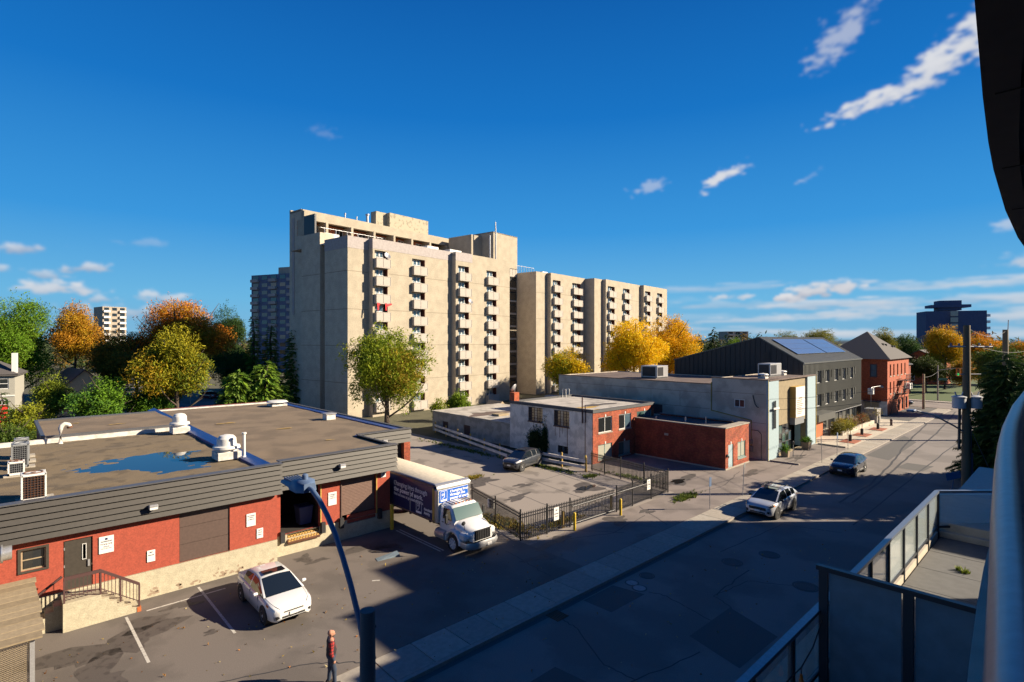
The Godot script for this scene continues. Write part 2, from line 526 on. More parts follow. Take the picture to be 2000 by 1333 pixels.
func materials() -> void:
	noise_tex("grain", 512, 0.09, 4, 0.78, 1.0, 1)
	noise_tex("fine", 512, 0.35, 2, 0.72, 1.0, 2, 0.2, 0.8)
	noise_tex("mott", 512, 0.02, 5, 0.86, 1.0, 3)
	noise_tex("stain", 1024, 0.006, 6, 0.74, 1.0, 4, 0.3, 0.6, FastNoiseLite.TYPE_SIMPLEX_SMOOTH, 40.0)
	noise_tex("blot", 1024, 0.008, 5, 0.66, 1.0, 5, 0.26, 0.42, FastNoiseLite.TYPE_SIMPLEX_SMOOTH, 60.0)
	noise_tex("streak", 512, 0.03, 4, 0.74, 1.0, 6)
	noise_tex("gravel", 512, 0.22, 3, 0.5, 1.0, 8, 0.25, 0.75)
	brick_tex()
	mat("asphalt", 0.150, 0.128, 0.112, 0.92, "stain", 0.045, {detail = "fine", dscale = 0.16})
	mat("old_asphalt", 0.215, 0.180, 0.162, 0.92, "stain", 0.05, {detail = "fine", dscale = 0.15})
	mat("road", 0.20, 0.178, 0.165, 0.9, "stain", 0.03, {detail = "fine", dscale = 0.14})
	mat("road_patch", 0.085, 0.082, 0.08, 0.9, "grain", 0.6)
	mat("tar", 0.03, 0.03, 0.032, 0.7)
	mat("yard", 0.27, 0.235, 0.205, 0.92, "blot", 0.04, {detail = "fine", dscale = 0.13})
	mat("concrete", 0.36, 0.32, 0.265, 0.9, "mott", 0.3, {detail = "fine", dscale = 2.0})
	mat("concrete_2", 0.33, 0.295, 0.25, 0.9, "mott", 0.33, {detail = "fine", dscale = 2.0})
	mat("concrete_3", 0.38, 0.345, 0.29, 0.9, "mott", 0.27, {detail = "fine", dscale = 2.0})
	mat("plaza", 0.52, 0.46, 0.37, 0.9, "mott", 0.25, {detail = "fine", dscale = 1.5})
	mat("kerb", 0.27, 0.24, 0.21, 0.9, "mott", 0.5)
	mat("earth", 0.09, 0.085, 0.045, 0.95, "stain", 0.03, {detail = "grain", dscale = 0.5})
	mat("lawn", 0.05, 0.09, 0.014, 0.95, "mott", 0.3, {detail = "fine", dscale = 2.0})
	mat("white_line", 0.42, 0.40, 0.36, 0.8, "blot", 0.6)
	mat("wet", 0.085, 0.073, 0.065, 0.7, "blot", 0.25, {detail = "fine", dscale = 0.16})
	mat("water", 0.012, 0.014, 0.014, 0.02)
	mat("red_wall", 0.33, 0.062, 0.034, 0.88, "mott", 0.35, {detail = "grain", dscale = 0.25})
	mat("cream", 0.44, 0.395, 0.285, 0.85, "mott", 0.25, {detail = "grain", dscale = 0.3})
	mat("fascia", 0.036, 0.032, 0.028, 0.6, "mott", 0.5)
	mat("fascia_cap", 0.075, 0.075, 0.08, 0.45, "mott", 0.5)
	mat("gravel", 0.215, 0.158, 0.102, 0.95, "gravel", 0.22, {detail = "stain", dscale = 0.05})
	mat("gravel_wet", 0.19, 0.14, 0.078, 0.9, "gravel", 0.22, {detail = "blot", dscale = 0.07})
	mat("blue_membrane", 0.018, 0.055, 0.22, 0.35, "mott", 0.8)
	mat("white_flash", 0.55, 0.52, 0.48, 0.7, "stain", 0.25)
	mat("brown_door", 0.085, 0.055, 0.045, 0.55, "mott", 0.6)
	mat("dark_door", 0.045, 0.038, 0.03, 0.5, "mott", 0.6)
	mat("roller", 0.155, 0.095, 0.075, 0.6, "mott", 0.5)
	mat("black", 0.012, 0.012, 0.013, 0.6)
	mat("rubber", 0.018, 0.018, 0.02, 0.85)
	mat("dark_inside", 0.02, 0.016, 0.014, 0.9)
	mat("white_paint", 0.62, 0.61, 0.58, 0.5, "mott", 0.8)
	mat("sign_white", 0.60, 0.59, 0.57, 0.5)
	mat("galv", 0.42, 0.42, 0.43, 0.4, "mott", 1.2, {metal = 0.55})
	mat("steel", 0.55, 0.55, 0.54, 0.3, "mott", 1.5, {metal = 0.7})
	mat("grey_metal", 0.19, 0.20, 0.21, 0.5, "mott", 0.8)
	mat("rust", 0.12, 0.05, 0.025, 0.9, "stain", 0.6)
	mat("yellow", 0.56, 0.37, 0.02, 0.6, "mott", 0.8)
	mat("ochre", 0.42, 0.27, 0.06, 0.7, "mott", 0.8)
	mat("fence_black", 0.012, 0.012, 0.014, 0.45)
	mat("wood_grey", 0.33, 0.26, 0.165, 0.85, "streak", 1.0, {uvs = Vector3(0.5, 6, 6), detail = "mott", dscale = 0.5})
	mat("wood_grey_2", 0.27, 0.21, 0.13, 0.85, "streak", 1.0, {uvs = Vector3(0.45, 7, 7), detail = "mott", dscale = 0.4})
	mat("pole_wood", 0.15, 0.115, 0.07, 0.9, "streak", 1.0, {uvs = Vector3(9, 0.5, 9)})
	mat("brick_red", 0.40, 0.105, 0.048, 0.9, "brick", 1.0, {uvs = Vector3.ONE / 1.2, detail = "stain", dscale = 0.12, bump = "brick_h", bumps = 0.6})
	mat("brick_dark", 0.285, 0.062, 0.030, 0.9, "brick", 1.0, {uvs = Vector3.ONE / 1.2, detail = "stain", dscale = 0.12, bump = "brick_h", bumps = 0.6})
	mat("brick_orange", 0.46, 0.115, 0.042, 0.9, "brick", 1.0, {uvs = Vector3.ONE / 1.2, detail = "mott", dscale = 0.12})
	mat("white_block", 0.74, 0.67, 0.60, 0.9, "streak", 1.0, {uvs = Vector3(0.35, 1.6, 0.35), detail = "stain", dscale = 0.14})
	mat("grey_block", 0.36, 0.33, 0.295, 0.92, "stain", 0.16, {detail = "grain", dscale = 0.5})
	mat("roof_pale", 0.40, 0.37, 0.33, 0.8, "stain", 0.08, {detail = "blot", dscale = 0.05})
	mat("roof_dark", 0.06, 0.062, 0.068, 0.7, "mott", 0.3)
	mat("roof_brown", 0.15, 0.105, 0.09, 0.9, "stain", 0.08, {detail = "gravel", dscale = 1.0})
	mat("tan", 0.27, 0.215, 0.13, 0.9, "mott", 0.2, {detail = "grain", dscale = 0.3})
	mat("tan_side_lifted", 0.52, 0.455, 0.375, 0.9, "stain", 0.07, {detail = "grain", dscale = 0.3})  # paler than the tan front, so the colour lifts the shade on these walls
	mat("tan_trim", 0.30, 0.22, 0.03, 0.7)
	mat("pale_blue", 0.27, 0.36, 0.40, 0.8, "mott", 0.6)
	mat("glass", 0.015, 0.018, 0.02, 0.04, "", 1.0, {spec = 0.9})
	mat("glass_blue", 0.06, 0.10, 0.13, 0.05, "", 1.0, {spec = 0.9})
	mat("glass_green", 0.05, 0.095, 0.09, 0.08, "", 1.0, {spec = 0.8})
	mat("curtain", 0.36, 0.36, 0.30, 0.35, "streak", 1.0, {uvs = Vector3(5, 0.4, 5)})
	mat("frame_white", 0.55, 0.55, 0.53, 0.5)
	mat("frame_dark", 0.04, 0.045, 0.05, 0.5)
	mat("frame_green", 0.16, 0.26, 0.25, 0.5)
	mat("metal_clad", 0.10, 0.103, 0.095, 0.42, "mott", 0.4, {metal = 0.3})
	mat("metal_dark", 0.022, 0.022, 0.027, 0.45, "mott", 0.4, {metal = 0.3})
	mat("solar", 0.10, 0.115, 0.18, 0.18, "", 1.0, {coat = 0.6})
	mat("shingle", 0.075, 0.068, 0.066, 0.9, "grain", 0.7)
	mat("shingle_dark", 0.04, 0.042, 0.055, 0.9, "grain", 0.7)
	mat("orange_wood", 0.42, 0.11, 0.03, 0.6, "streak", 1.0, {uvs = Vector3(5, 0.5, 5)})
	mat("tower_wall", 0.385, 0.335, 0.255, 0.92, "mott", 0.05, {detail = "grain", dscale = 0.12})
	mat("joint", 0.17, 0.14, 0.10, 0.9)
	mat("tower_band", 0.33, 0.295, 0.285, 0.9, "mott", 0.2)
	mat("tower_side_lifted", 0.50, 0.43, 0.335, 0.92, "mott", 0.05, {detail = "grain", dscale = 0.1})  # tower_wall concrete in a lighter colour, to lift the shade on these faces
	mat("tower_stained", 0.34, 0.30, 0.22, 0.92, "blot", 0.12)
	mat("balcony_panel", 0.37, 0.335, 0.295, 0.85, "mott", 0.5)
	mat("balcony_brick", 0.16, 0.045, 0.03, 0.9, "mott", 0.8)
	mat("blue_block", 0.055, 0.075, 0.15, 0.8, "mott", 0.1)
	mat("slate_block", 0.10, 0.12, 0.20, 0.8, "mott", 0.1)
	mat("far_wall", 0.33, 0.28, 0.22, 0.9, "mott", 0.1)
	mat("bark", 0.075, 0.055, 0.04, 0.95, "streak", 1.0, {uvs = Vector3(4, 0.6, 4)})
	mat("leaf", 1.0, 1.0, 1.0, 0.6, "", 1.0, {vc = true, back = 0.55, spec = 0.3})
	mat("needle", 1.0, 1.0, 1.0, 0.6, "", 1.0, {vc = true, back = 0.2, spec = 0.3})
	mat("car_white", 0.60, 0.60, 0.60, 0.3, "", 1.0, {coat = 1.0})
	mat("car_silver", 0.40, 0.42, 0.46, 0.28, "", 1.0, {coat = 1.0, metal = 0.25})
	mat("car_navy", 0.010, 0.014, 0.032, 0.25, "", 1.0, {coat = 1.0, metal = 0.2})
	mat("car_grey", 0.055, 0.062, 0.075, 0.3, "", 1.0, {coat = 1.0, metal = 0.4})
	mat("car_red", 0.22, 0.012, 0.01, 0.3, "", 1.0, {coat = 1.0})
	mat("car_black", 0.012, 0.012, 0.014, 0.3, "", 1.0, {coat = 1.0})
	mat("car_glass", 0.008, 0.012, 0.016, 0.03, "", 1.0, {spec = 1.0})
	mat("lamp_clear", 0.55, 0.56, 0.58, 0.1, "", 1.0, {coat = 1.0})
	mat("lamp_amber", 0.55, 0.13, 0.01, 0.3)
	mat("lamp_red", 0.35, 0.01, 0.01, 0.3)
	mat("truck_navy", 0.012, 0.018, 0.085, 0.35, "", 1.0, {coat = 0.5})
	mat("truck_blue", 0.01, 0.10, 0.46, 0.4)
	mat("truck_roof", 0.56, 0.50, 0.39, 0.6, "mott", 0.4)
	mat("lettering", 0.82, 0.82, 0.82, 0.5)
	mat("ink", 0.03, 0.03, 0.06, 0.6)
	mat("lamp_blue", 0.075, 0.115, 0.20, 0.5)
	mat("pole_concrete", 0.10, 0.105, 0.115, 0.85, "grain", 1.2)
	mat("rail_metal", 0.20, 0.23, 0.28, 0.35, "mott", 1.5, {metal = 0.5})
	mat("post_dark", 0.035, 0.04, 0.05, 0.4, "", 1.0, {metal = 0.3})
	mat("frosted", 0.16, 0.21, 0.25, 0.25, "mott", 0.3)
	mat("transformer", 0.42, 0.44, 0.47, 0.5)
	mat("clear_glass", 0.75, 0.85, 0.85, 0.02, "", 1.0, {alpha = 0.22})
	mat("paver", 0.11, 0.11, 0.11, 0.85, "mott", 0.4, {detail = "fine", dscale = 2.0})
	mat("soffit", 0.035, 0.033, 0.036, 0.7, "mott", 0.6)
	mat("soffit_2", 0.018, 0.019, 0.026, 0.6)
	mat("flag_red", 0.55, 0.015, 0.02, 0.8)
	mat("green_sign", 0.01, 0.13, 0.09, 0.5)
	mat("signal_yellow", 0.5, 0.17, 0.01, 0.5)
	mat("blue_bin", 0.03, 0.05, 0.14, 0.5)
	mat("blue_sign", 0.03, 0.09, 0.22, 0.5)
	mat("terra", 0.30, 0.09, 0.045, 0.9, "grain", 1.0)
	mat("planter", 0.27, 0.20, 0.14, 0.9, "mott", 1.0)
	mat("cloth", 1.0, 1.0, 1.0, 0.9, "", 1.0, {vc = true})
	mat("stucco_grey", 0.30, 0.29, 0.25, 0.9, "mott", 0.5)
	mat("stucco_beige", 0.40, 0.31, 0.20, 0.9, "mott", 0.5)
	mat("red_door", 0.55, 0.03, 0.02, 0.5)
	mat("maroon", 0.06, 0.026, 0.024, 0.7)

# ---------------------------------------------------------------- ground
func sheet(called: String, x0: float, x1: float, d0: float, d1: float, h0: float, h1: float, m: Material) -> MeshInstance3D:
	var st := mb()
	bx(st, x0, x1, d0, d1, h0, h1)
	var o := obj(called, st, m)
	tag(o, "", "", "", "structure")
	return o

func decal(called: String, pts: PackedVector2Array, h: float, m: Material, parent: Node) -> void:
	var st := mb()
	prism(st, pts, h, h)
	obj(called, st, m, parent)

func ground() -> void:
	sheet("terrain", -1400, 1800, -1400, 1800, -1.0, -0.16, M.earth)
	var road := sheet("road", -90, 128, 6.8, 15.42, -0.3, -0.12, M.road)
	var lot := sheet("parking_lot", -40, 21.05, 17.23, 57, -0.3, 0.0, M.asphalt)
	var yard := sheet("yard", 21.05, 36.2, 21.0, 62, -0.3, 0.0, M.yard)
	var apron := sheet("forecourt", 21.05, 64.2, 17.23, 21.0, -0.3, 0.0, M.old_asphalt)
	sheet("side_lot", 36.2, 52.0, 21.0, 31.5, -0.3, -0.004, M.old_asphalt)
	var plaza := sheet("plaza", 64.2, 91.5, 17.23, 23.0, -0.3, 0.006, M.plaza)
	sheet("driveway", 91.5, 112, 17.23, 21.2, -0.3, 0.003, M.road_patch)
	sheet("lawn", 27, 108, -3.0, 4.4, -0.3, 0.02, M.lawn)
	sheet("near_pavement", -60, 112, 4.4, 6.62, -0.3, 0.0, M.concrete_2)
	sheet("cross_street", 114, 124, -120, 160, -0.3, -0.116, M.old_asphalt)
	sheet("corner_lawn", 126.5, 240, 17.5, 60, -0.3, 0.03, M.lawn)
	sheet("far_pavement", 124.2, 126.4, -80, 120, -0.3, 0.0, M.concrete_2)
	sheet("back_street", 22.0, 33.0, 92, 200, -0.3, -0.10, M.road)
	sheet("back_road", -60, 33, 100, 107, -0.3, -0.108, M.road)
	sheet("back_pavement", -60, 22, 96.5, 99.5, -0.3, -0.06, M.concrete_2)
	# kerbs
	for kk in [["kerb", 15.42, 15.6, -90.0, 112.0], ["kerb", 6.62, 6.8, -90.0, 112.0]]:
		var st := mb()
		bx(st, kk[3], kk[4], kk[1], kk[2], -0.3, 0.004)
		tag(obj(kk[0], st, M.kerb), "", "", "", "structure")
	var gutter := mb()
	strip(gutter, wobble([Vector2(-30, 15.28), Vector2(20, 15.26), Vector2(45, 15.25)], 0.03, 20), 0.22, -0.113)
	obj("gutter_tar", gutter, M.road_patch, road)
	# pavement slabs, each with its own joint and a slight tilt
	var walk := Node3D.new()
	walk.name = "pavement"
	add_child(walk, true)
	tag(walk, "", "", "", "structure")
	var bed := mb()
	bx(bed, -40, 112, 15.6, 17.23, -0.3, -0.05)
	obj("bed", bed, M.kerb, walk)
	var mats := [M.concrete, M.concrete_2, M.concrete_3]
	var x := -3.0
	while x < 111.5:
		var w := 1.56 + 0.0
		put("slab", box_mesh(w - 0.03, 0.1, 1.60, 0.012), mats[rng.randi() % 3], walk, V(x + w * 0.5, 16.415, -0.05 + rnd(-0.004, 0.004)), Vector3(rnd(-0.002, 0.002), 0, rnd(-0.002, 0.002)))
		x += w
	# plaza joints and planting squares
	for i in 9:
		var st := mb()
		strip(st, [Vector2(66.5 + i * 3.0, 17.3), Vector2(66.5 + i * 3.0, 21.6)], 0.03, 0.011)
		obj("joint", st, M.kerb, plaza)
	# parking bay lines
	for q in [[6.54, 27.7, 6.53, 22.4], [3.7, 26.7, 3.75, 22.4], [9.75, 27.6, 9.7, 24.5], [4.4, 26.75, 7.4, 26.75], [16.98, 28.0, 17.0, 23.6], [17.2, 28.0, 17.2, 23.6], [12.6, 22.9, 12.9, 22.7]]:
		var st := mb()
		strip(st, [Vector2(q[0], q[1]), Vector2(q[2], q[3])], 0.10, 0.005)
		obj("bay_line", st, M.white_line, lot)
	# patches and cracks
	decal("patch", PackedVector2Array([Vector2(22.5, 10.45), Vector2(21.6, 8.16), Vector2(18.56, 8.28), Vector2(19.2, 10.5)]), -0.115, M.road_patch, road)
	decal("patch", PackedVector2Array([Vector2(14.0, 12.7), Vector2(12.4, 12.7), Vector2(12.5, 10.6), Vector2(14.2, 10.9)]), -0.115, M.road_patch, road)
	decal("patch", PackedVector2Array([Vector2(20.6, 15.1), Vector2(20.9, 13.6), Vector2(18.5, 13.64), Vector2(18.47, 15.1)]), -0.115, M.road_patch, road)
	decal("patch", PackedVector2Array([Vector2(58, 11.8), Vector2(61, 11.6), Vector2(61, 9.6), Vector2(58, 9.9)]), -0.115, M.road_patch, road)
	decal("patch", PackedVector2Array([Vector2(62, 15.1), Vector2(78, 15.1), Vector2(74, 13.2), Vector2(61, 13.0)]), -0.115, M.road_patch, road)
	for c in [[[Vector2(21.25, 13.6), Vector2(21.45, 12.9), Vector2(20.9, 10.5)], 0.05], [[Vector2(23.2, 11.4), Vector2(26.85, 11.5)], 0.06], [[Vector2(16.6, 14.8), Vector2(16.5, 13.75), Vector2(15.3, 11.6), Vector2(15.4, 10.4)], 0.05], [[Vector2(22.5, 10.4), Vector2(23.0, 11.4), Vector2(25.6, 11.0), Vector2(26.9, 9.0)], 0.04], [[Vector2(42.6, 12.0), Vector2(49.7, 11.85), Vector2(60.7, 12.6), Vector2(72.2, 13.8), Vector2(91.6, 15.2)], 0.16], [[Vector2(43.2, 11.4), Vector2(53.4, 11.6), Vector2(66.1, 12.2), Vector2(82.9, 12.8), Vector2(110, 14.6)], 0.16], [[Vector2(38, 9.9), Vector2(60, 10.1), Vector2(80, 10.0)], 0.10], [[Vector2(10, 9.6), Vector2(15, 10.4), Vector2(18.5, 9.7)], 0.05], [[Vector2(28, 13.5), Vector2(35, 13.0), Vector2(36, 10)], 0.05]]:
		var st := mb()
		strip(st, wobble(c[0], 0.06, 7), c[1], -0.114)
		obj("crack", st, M.tar, road)
	for c in [[[Vector2(28.0, 33.0), Vector2(26.8, 23.6)], yard], [[Vector2(34.6, 33.0), Vector2(33.0, 24.5)], yard], [[Vector2(31.5, 34), Vector2(30, 24)], yard], [[Vector2(22, 29), Vector2(36, 30.5)], yard], [[Vector2(19.6, 21.2), Vector2(19.2, 18.9), Vector2(19.0, 17.5)], lot], [[Vector2(4, 20), Vector2(8, 18.4), Vector2(9.2, 17.3)], lot], [[Vector2(22, 20.6), Vector2(26, 19), Vector2(30, 19.5)], apron], [[Vector2(35, 20.5), Vector2(40, 19.3), Vector2(46, 20.5)], apron], [[Vector2(44, 17.6), Vector2(44.6, 19.6), Vector2(48, 19.2)], apron], [[Vector2(24.5, 20.9), Vector2(26.5, 18.6)], apron], [[Vector2(31.3, 20.8), Vector2(29.5, 17.6)], apron], [[Vector2(50, 18), Vector2(60, 20)], apron]]:
		var st := mb()
		strip(st, wobble(c[0], 0.08, 8), 0.05, 0.004)
		obj("crack", st, M.tar, c[1])
	# damp stains and puddles
	var k := 20
	for q in [[27.5, 33.0, 1.6, 0.9, yard], [32.3, 26.2, 1.6, 0.8, yard], [26.8, 28.0, 1.2, 0.4, yard], [24.7, 31.6, 1.2, 0.5, yard], [29.5, 30, 0.8, 0.35, yard], [28.0, 20.2, 1.0, 0.55, apron], [39.6, 22.4, 1.6, 0.7, apron], [46, 19.6, 1.4, 0.4, apron], [30.8, 19.9, 0.6, 0.3, apron], [55.5, 19.2, 1.6, 0.35, apron], [3.0, 24.6, 1.6, 1.1, lot], [4.2, 25.6, 0.9, 0.45, lot], [2.4, 22.6, 0.9, 1.1, lot], [5.6, 26.3, 0.6, 0.3, lot], [14.6, 26.6, 1.1, 0.6, lot], [15.4, 25.9, 0.8, 0.4, lot], [11.3, 27.6, 0.5, 0.4, lot], [11.8, 26.9, 0.4, 0.25, lot], [18.6, 22.2, 0.9, 0.5, lot], [20.3, 19.4, 0.9, 0.35, lot], [5.9, 23.1, 0.3, 0.15, lot], [22.5, 20.4, 1.1, 0.4, apron]]:
		k += 1
		decal("stain", blob(q[0], q[1], q[2], q[3], k, 30, 0.75), 0.0045 if q[4] != apron else 0.0055, M.wet, q[4])
	decal("puddle", blob(32.4, 26.2, 0.9, 0.45, 77, 24, 0.4), 0.009, M.water, yard)
	decal("puddle", blob(39.2, 22.4, 0.9, 0.4, 78, 24, 0.4), 0.010, M.water, apron)
	# manholes, drain grate
	for q in [[27.17, 12.5, 0.42], [29.56, 11.6, 0.42], [26.94, 8.95, 0.45], [22.64, 14.6, 0.3], [21.46, 14.65, 0.26], [21.25, 14.1, 0.28]]:
		var t := thing("manhole_cover", "", "manhole cover", V(q[0], q[1], -0.117), 0.0, "manhole covers in the road")
		var l := {27.17: "round manhole cover in the shaded road, nearer the kerb stones than its ringed neighbour", 29.56: "round manhole cover in the shaded road, farthest out towards the silver car", 26.94: "round manhole cover in the road nearest the terrace railing", 22.64: "small faint iron cover, farthest of three by the dark square road patch", 21.46: "small pale iron cover at the far corner of the dark square road patch", 21.25: "small pale iron cover on the right edge of the dark square road patch"}
		t.set_meta("label", l[q[0]])
		var st := mb()
		lathe(st, Vector3.ZERO, [Vector2(q[2] * 1.25, 0.0), Vector2(q[2] * 1.25, 0.006), Vector2(q[2] * 1.05, 0.008), Vector2(q[2] * 1.05, 0.004)], 20)
		obj("rim", st, M.road_patch, t)
		var s2 := mb()
		lathe(s2, Vector3.ZERO, [Vector2(q[2], 0.001), Vector2(q[2], 0.010), Vector2(q[2] * 0.85, 0.012), Vector2(q[2] * 0.8, 0.007), Vector2(q[2] * 0.4, 0.007), Vector2(q[2] * 0.35, 0.012), Vector2(0, 0.012)], 20)
		obj("lid", s2, M.grey_metal if q[2] < 0.3 else M.road_patch, t)
	var g := thing("drain_grate", "square iron drain grate in the gutter of the shaded road", "drain grate", V(16.66, 15.0, -0.117))
	var gs := mb()
	for i in 7:
		cb(gs, Vector3(-0.3 + i * 0.1, 0.01, 0), Vector3(0.05, 0.02, 0.62))
	for i in 2:
		cb(gs, Vector3(0, 0.008, -0.31 + i * 0.62), Vector3(0.68, 0.018, 0.05))
	obj("grating", gs, M.rust, g)
	# low kerb stones in the forecourts
	for q in [[[51.9, 20.3], [52.2, 17.9], "long low concrete kerb stone beside the tan building"], [[64.2, 20.1], [64.0, 17.4], "low concrete edge between dark forecourt and pale plaza"]]:
		var st := mb()
		var a := Vector2(q[0][0], q[0][1]); var b := Vector2(q[1][0], q[1][1])
		var nn := (b - a).normalized().orthogonal() * 0.12
		prism(st, PackedVector2Array([a + nn, b + nn, b - nn, a - nn]), 0.0, 0.14)
		tag(obj("kerb_stone", st, M.kerb), q[2], "kerb stone")
	# weeds along the fences
	var wk := 0
	for q in [[35.6, 19.8, 1.5, 0.5, 900, "patch of green weeds outside the fence corner"], [35.4, 28.2, 0.9, 0.5, 300, "patch of weeds beside the yellow post at the end of the guard rail"], [22.4, 24.6, 0.9, 2.4, 1200, "yellowing weeds inside the fence corner beside the truck"], [27.9, 34.4, 1.2, 0.5, 500, "yellow weeds in the yard behind the truck"], [24.9, 22.3, 2.2, 0.5, 500, "weeds along the inside of the front fence"], [35.0, 32.5, 0.5, 3.5, 700, "weeds along the foot of the guard rail"], [34.6, 44, 0.6, 7, 900, "dark weeds along the far part of the guard rail"], [37.5, 25.5, 0.5, 2.5, 400, "weeds on the ground inside the small fenced yard"]]:
		var o := leaf_mass("weeds", M.leaf, blade_mesh(), int(q[4] * 0.4), func() -> Array:
			var p := Vector2(rng.randfn(0, 0.45) * q[2] + q[0], rng.randfn(0, 0.45) * q[3] + q[1])
			return [V(p.x, p.y, 0.0), Basis(Vector3.UP, rnd(0, TAU)).scaled(Vector3.ONE * rnd(0.3, 0.8)), [Color(0.30, 0.22, 0.03), Color(0.34, 0.24, 0.03), Color(0.10, 0.13, 0.02), Color(0.14, 0.18, 0.02), Color(0.07, 0.11, 0.02)][rng.randi() % 3 + (0 if q[0] < 28 else 2)] * rnd(0.7, 1.2)], self)
		tag(o, q[5], "", "", "stuff")

func blade_mesh() -> ArrayMesh:
	if box_cache.has("blade"):
		return box_cache.blade
	var st := mb()
	var r := RandomNumberGenerator.new()
	r.seed = 3
	for i in 9:
		var a := r.randf() * TAU
		var o := Vector3(cos(a), 0, sin(a))
		var s := Vector3(-o.z, 0, o.x) * 0.035
		var b := o * 0.05
		tri(st, b - s, b + s, o * r.randf_range(0.12, 0.28) + Vector3(0, r.randf_range(0.12, 0.3), 0))
	box_cache["blade"] = done(st)
	return box_cache.blade

func leaf_mass(called: String, m: Material, mesh: Mesh, n: int, pick: Callable, parent: Node) -> MultiMeshInstance3D:
	var mm := MultiMesh.new()
	mm.transform_format = MultiMesh.TRANSFORM_3D
	mm.use_colors = true
	mm.mesh = mesh
	mm.instance_count = n
	for i in n:
		var p: Array = pick.call()
		mm.set_instance_transform(i, Transform3D(p[1], p[0]))
		mm.set_instance_color(i, p[2])
	var o := MultiMeshInstance3D.new()
	o.multimesh = mm
	o.material_override = m
	o.name = numbered(called, parent)
	o.set_meta("kind", "stuff")
	parent.add_child(o, true)
	return o

const AX := Vector3(1, 0, 0)     # along the street
const FR := Vector3(0, 0, 1)     # facing the street
const AD := Vector3(0, 0, -1)    # away from the street
const LF := Vector3(-1, 0, 0)    # facing down the street, to the left of the photo

# ---------------------------------------------------------------- the viewer's own building (mostly out of the picture; it throws the big shadow)
func near_building() -> void:
	var t := thing("apartment_building", "grey apartment block that the terrace with the frosted screen belongs to", "apartment building")
	var st := mb()
	var holes := []
	for f in 5:
		for i in 4:
			holes.append([35.0 + i * 4.0, 37.2 + i * 4.0, 1.2 + f * 3.0, 2.9 + f * 3.0])
	wall(st, V(0, -0.35, 0), AX, FR, 33.4, 50.6, 0, 15.8, holes, 0.15)
	bx(st, 33.4, 50.6, -14.0, -0.6, -0.2, 15.6)
	bx(st, 40.4, 43.0, -6.0, -0.4, 15.6, 18.2)
	bx(st, 43.0, 46.2, -6.0, -0.4, 15.6, 17.0)
	bx(st, 27.6, 33.4, -14.0, -0.4, -0.2, 12.85)
	bx(st, 22.0, 27.6, -14.0, -2.2, -0.2, 11.3)
	bx(st, -20, 17.8, -14.0, -3.2, -0.2, 17.0)
	bx(st, 17.8, 22.0, -14.0, -8.0, -0.2, 11.0)
	bx(st, 3.2, 27.6, -2.2, 2.95, -0.2, 6.3)
	obj("wall", st, M.grey_metal, t)
	for f in 5:
		for i in 4:
			window(t, V(0, -0.35, 0), AX, FR, 35.0 + i * 4.0, 37.2 + i * 4.0, 1.2 + f * 3.0, 2.9 + f * 3.0, 2, 1, M.frame_dark, M.glass, 0.08)

# ---------------------------------------------------------------- the red warehouse
func fascia(t: Node, x0: float, x1: float, d: float, h0: float, h1: float, n: int) -> void:
	var st := mb()
	bx(st, x0 + 0.05, x1 - 0.05, d + 0.10, d + 0.34, h0 + 0.02, h1 - 0.02)
	var back := obj("fascia_board", st, M.black, t)
	var hh := (h1 - h0) / n
	for i in n:
		var s := mb()
		var a := h0 + hh * i
		var b := a + hh - 0.055
		hexa(s, [V(x0, d - 0.045, a), V(x1, d - 0.045, a), V(x1, d + 0.12, a), V(x0, d + 0.12, a), V(x0, d + 0.035, b), V(x1, d + 0.035, b), V(x1, d + 0.12, b), V(x0, d + 0.12, b)])
		obj("slat", s, M.fascia, back)
	var c := mb()
	bx(c, x0 - 0.03, x1 + 0.03, d - 0.05, d + 0.40, h1, h1 + 0.05)
	obj("fascia_cap", c, M.fascia_cap, back)

func wall_lamp(x: float, d: float, h: float, label: String) -> void:
	var t := thing("wall_lamp", label, "wall lamp", V(x, d, h))
	var st := mb()
	cb(st, Vector3(0, 0, 0.12), Vector3(0.34, 0.2, 0.24), 0.03)
	obj("lamp_housing", st, M.galv, t)
	var s := mb()
	cb(s, Vector3(0, -0.05, 0.245), Vector3(0.28, 0.09, 0.012))
	obj("lens", s, M.sign_white, t)

func notice(x: float, d: float, h0: float, w: float, hgt: float, lines: Array, label: String, mark := 0, N := FR) -> void:
	var t := thing("notice_sign", label, "sign", V(x, d, h0))
	var st := mb()
	cb(st, Vector3(0, hgt * 0.5, 0), Vector3(w, hgt, 0.02), 0.004)
	obj("board", st, M.sign_white, t)
	var y := hgt * (0.70 if mark == 1 else 0.82)
	if mark == 1:
		var s := mb()
		cb(s, Vector3(0, hgt * 0.84, 0.014), Vector3(w * 0.16, hgt * 0.12, 0.006))
		obj("logo", s, M.truck_navy, t)
	var i := 0
	for l in lines:
		if l:
			text(t, l[0], l[1], M.ink, Vector3(0, y, 0.013), Vector3.ZERO, i % 2 == 0, "lettering", HORIZONTAL_ALIGNMENT_CENTER)
			y -= l[1] * 1.55
		i += 1
	if mark == 2:
		for s in [-1, 1]:
			var a := mb()
			a.set_smooth_group(-1)
			tri(a, Vector3(s * w * 0.36, y + 0.09, 0.013), Vector3(s * w * 0.24, y + 0.12, 0.013), Vector3(s * w * 0.24, y + 0.06, 0.013))
			obj("arrow", a, M.ink, t)

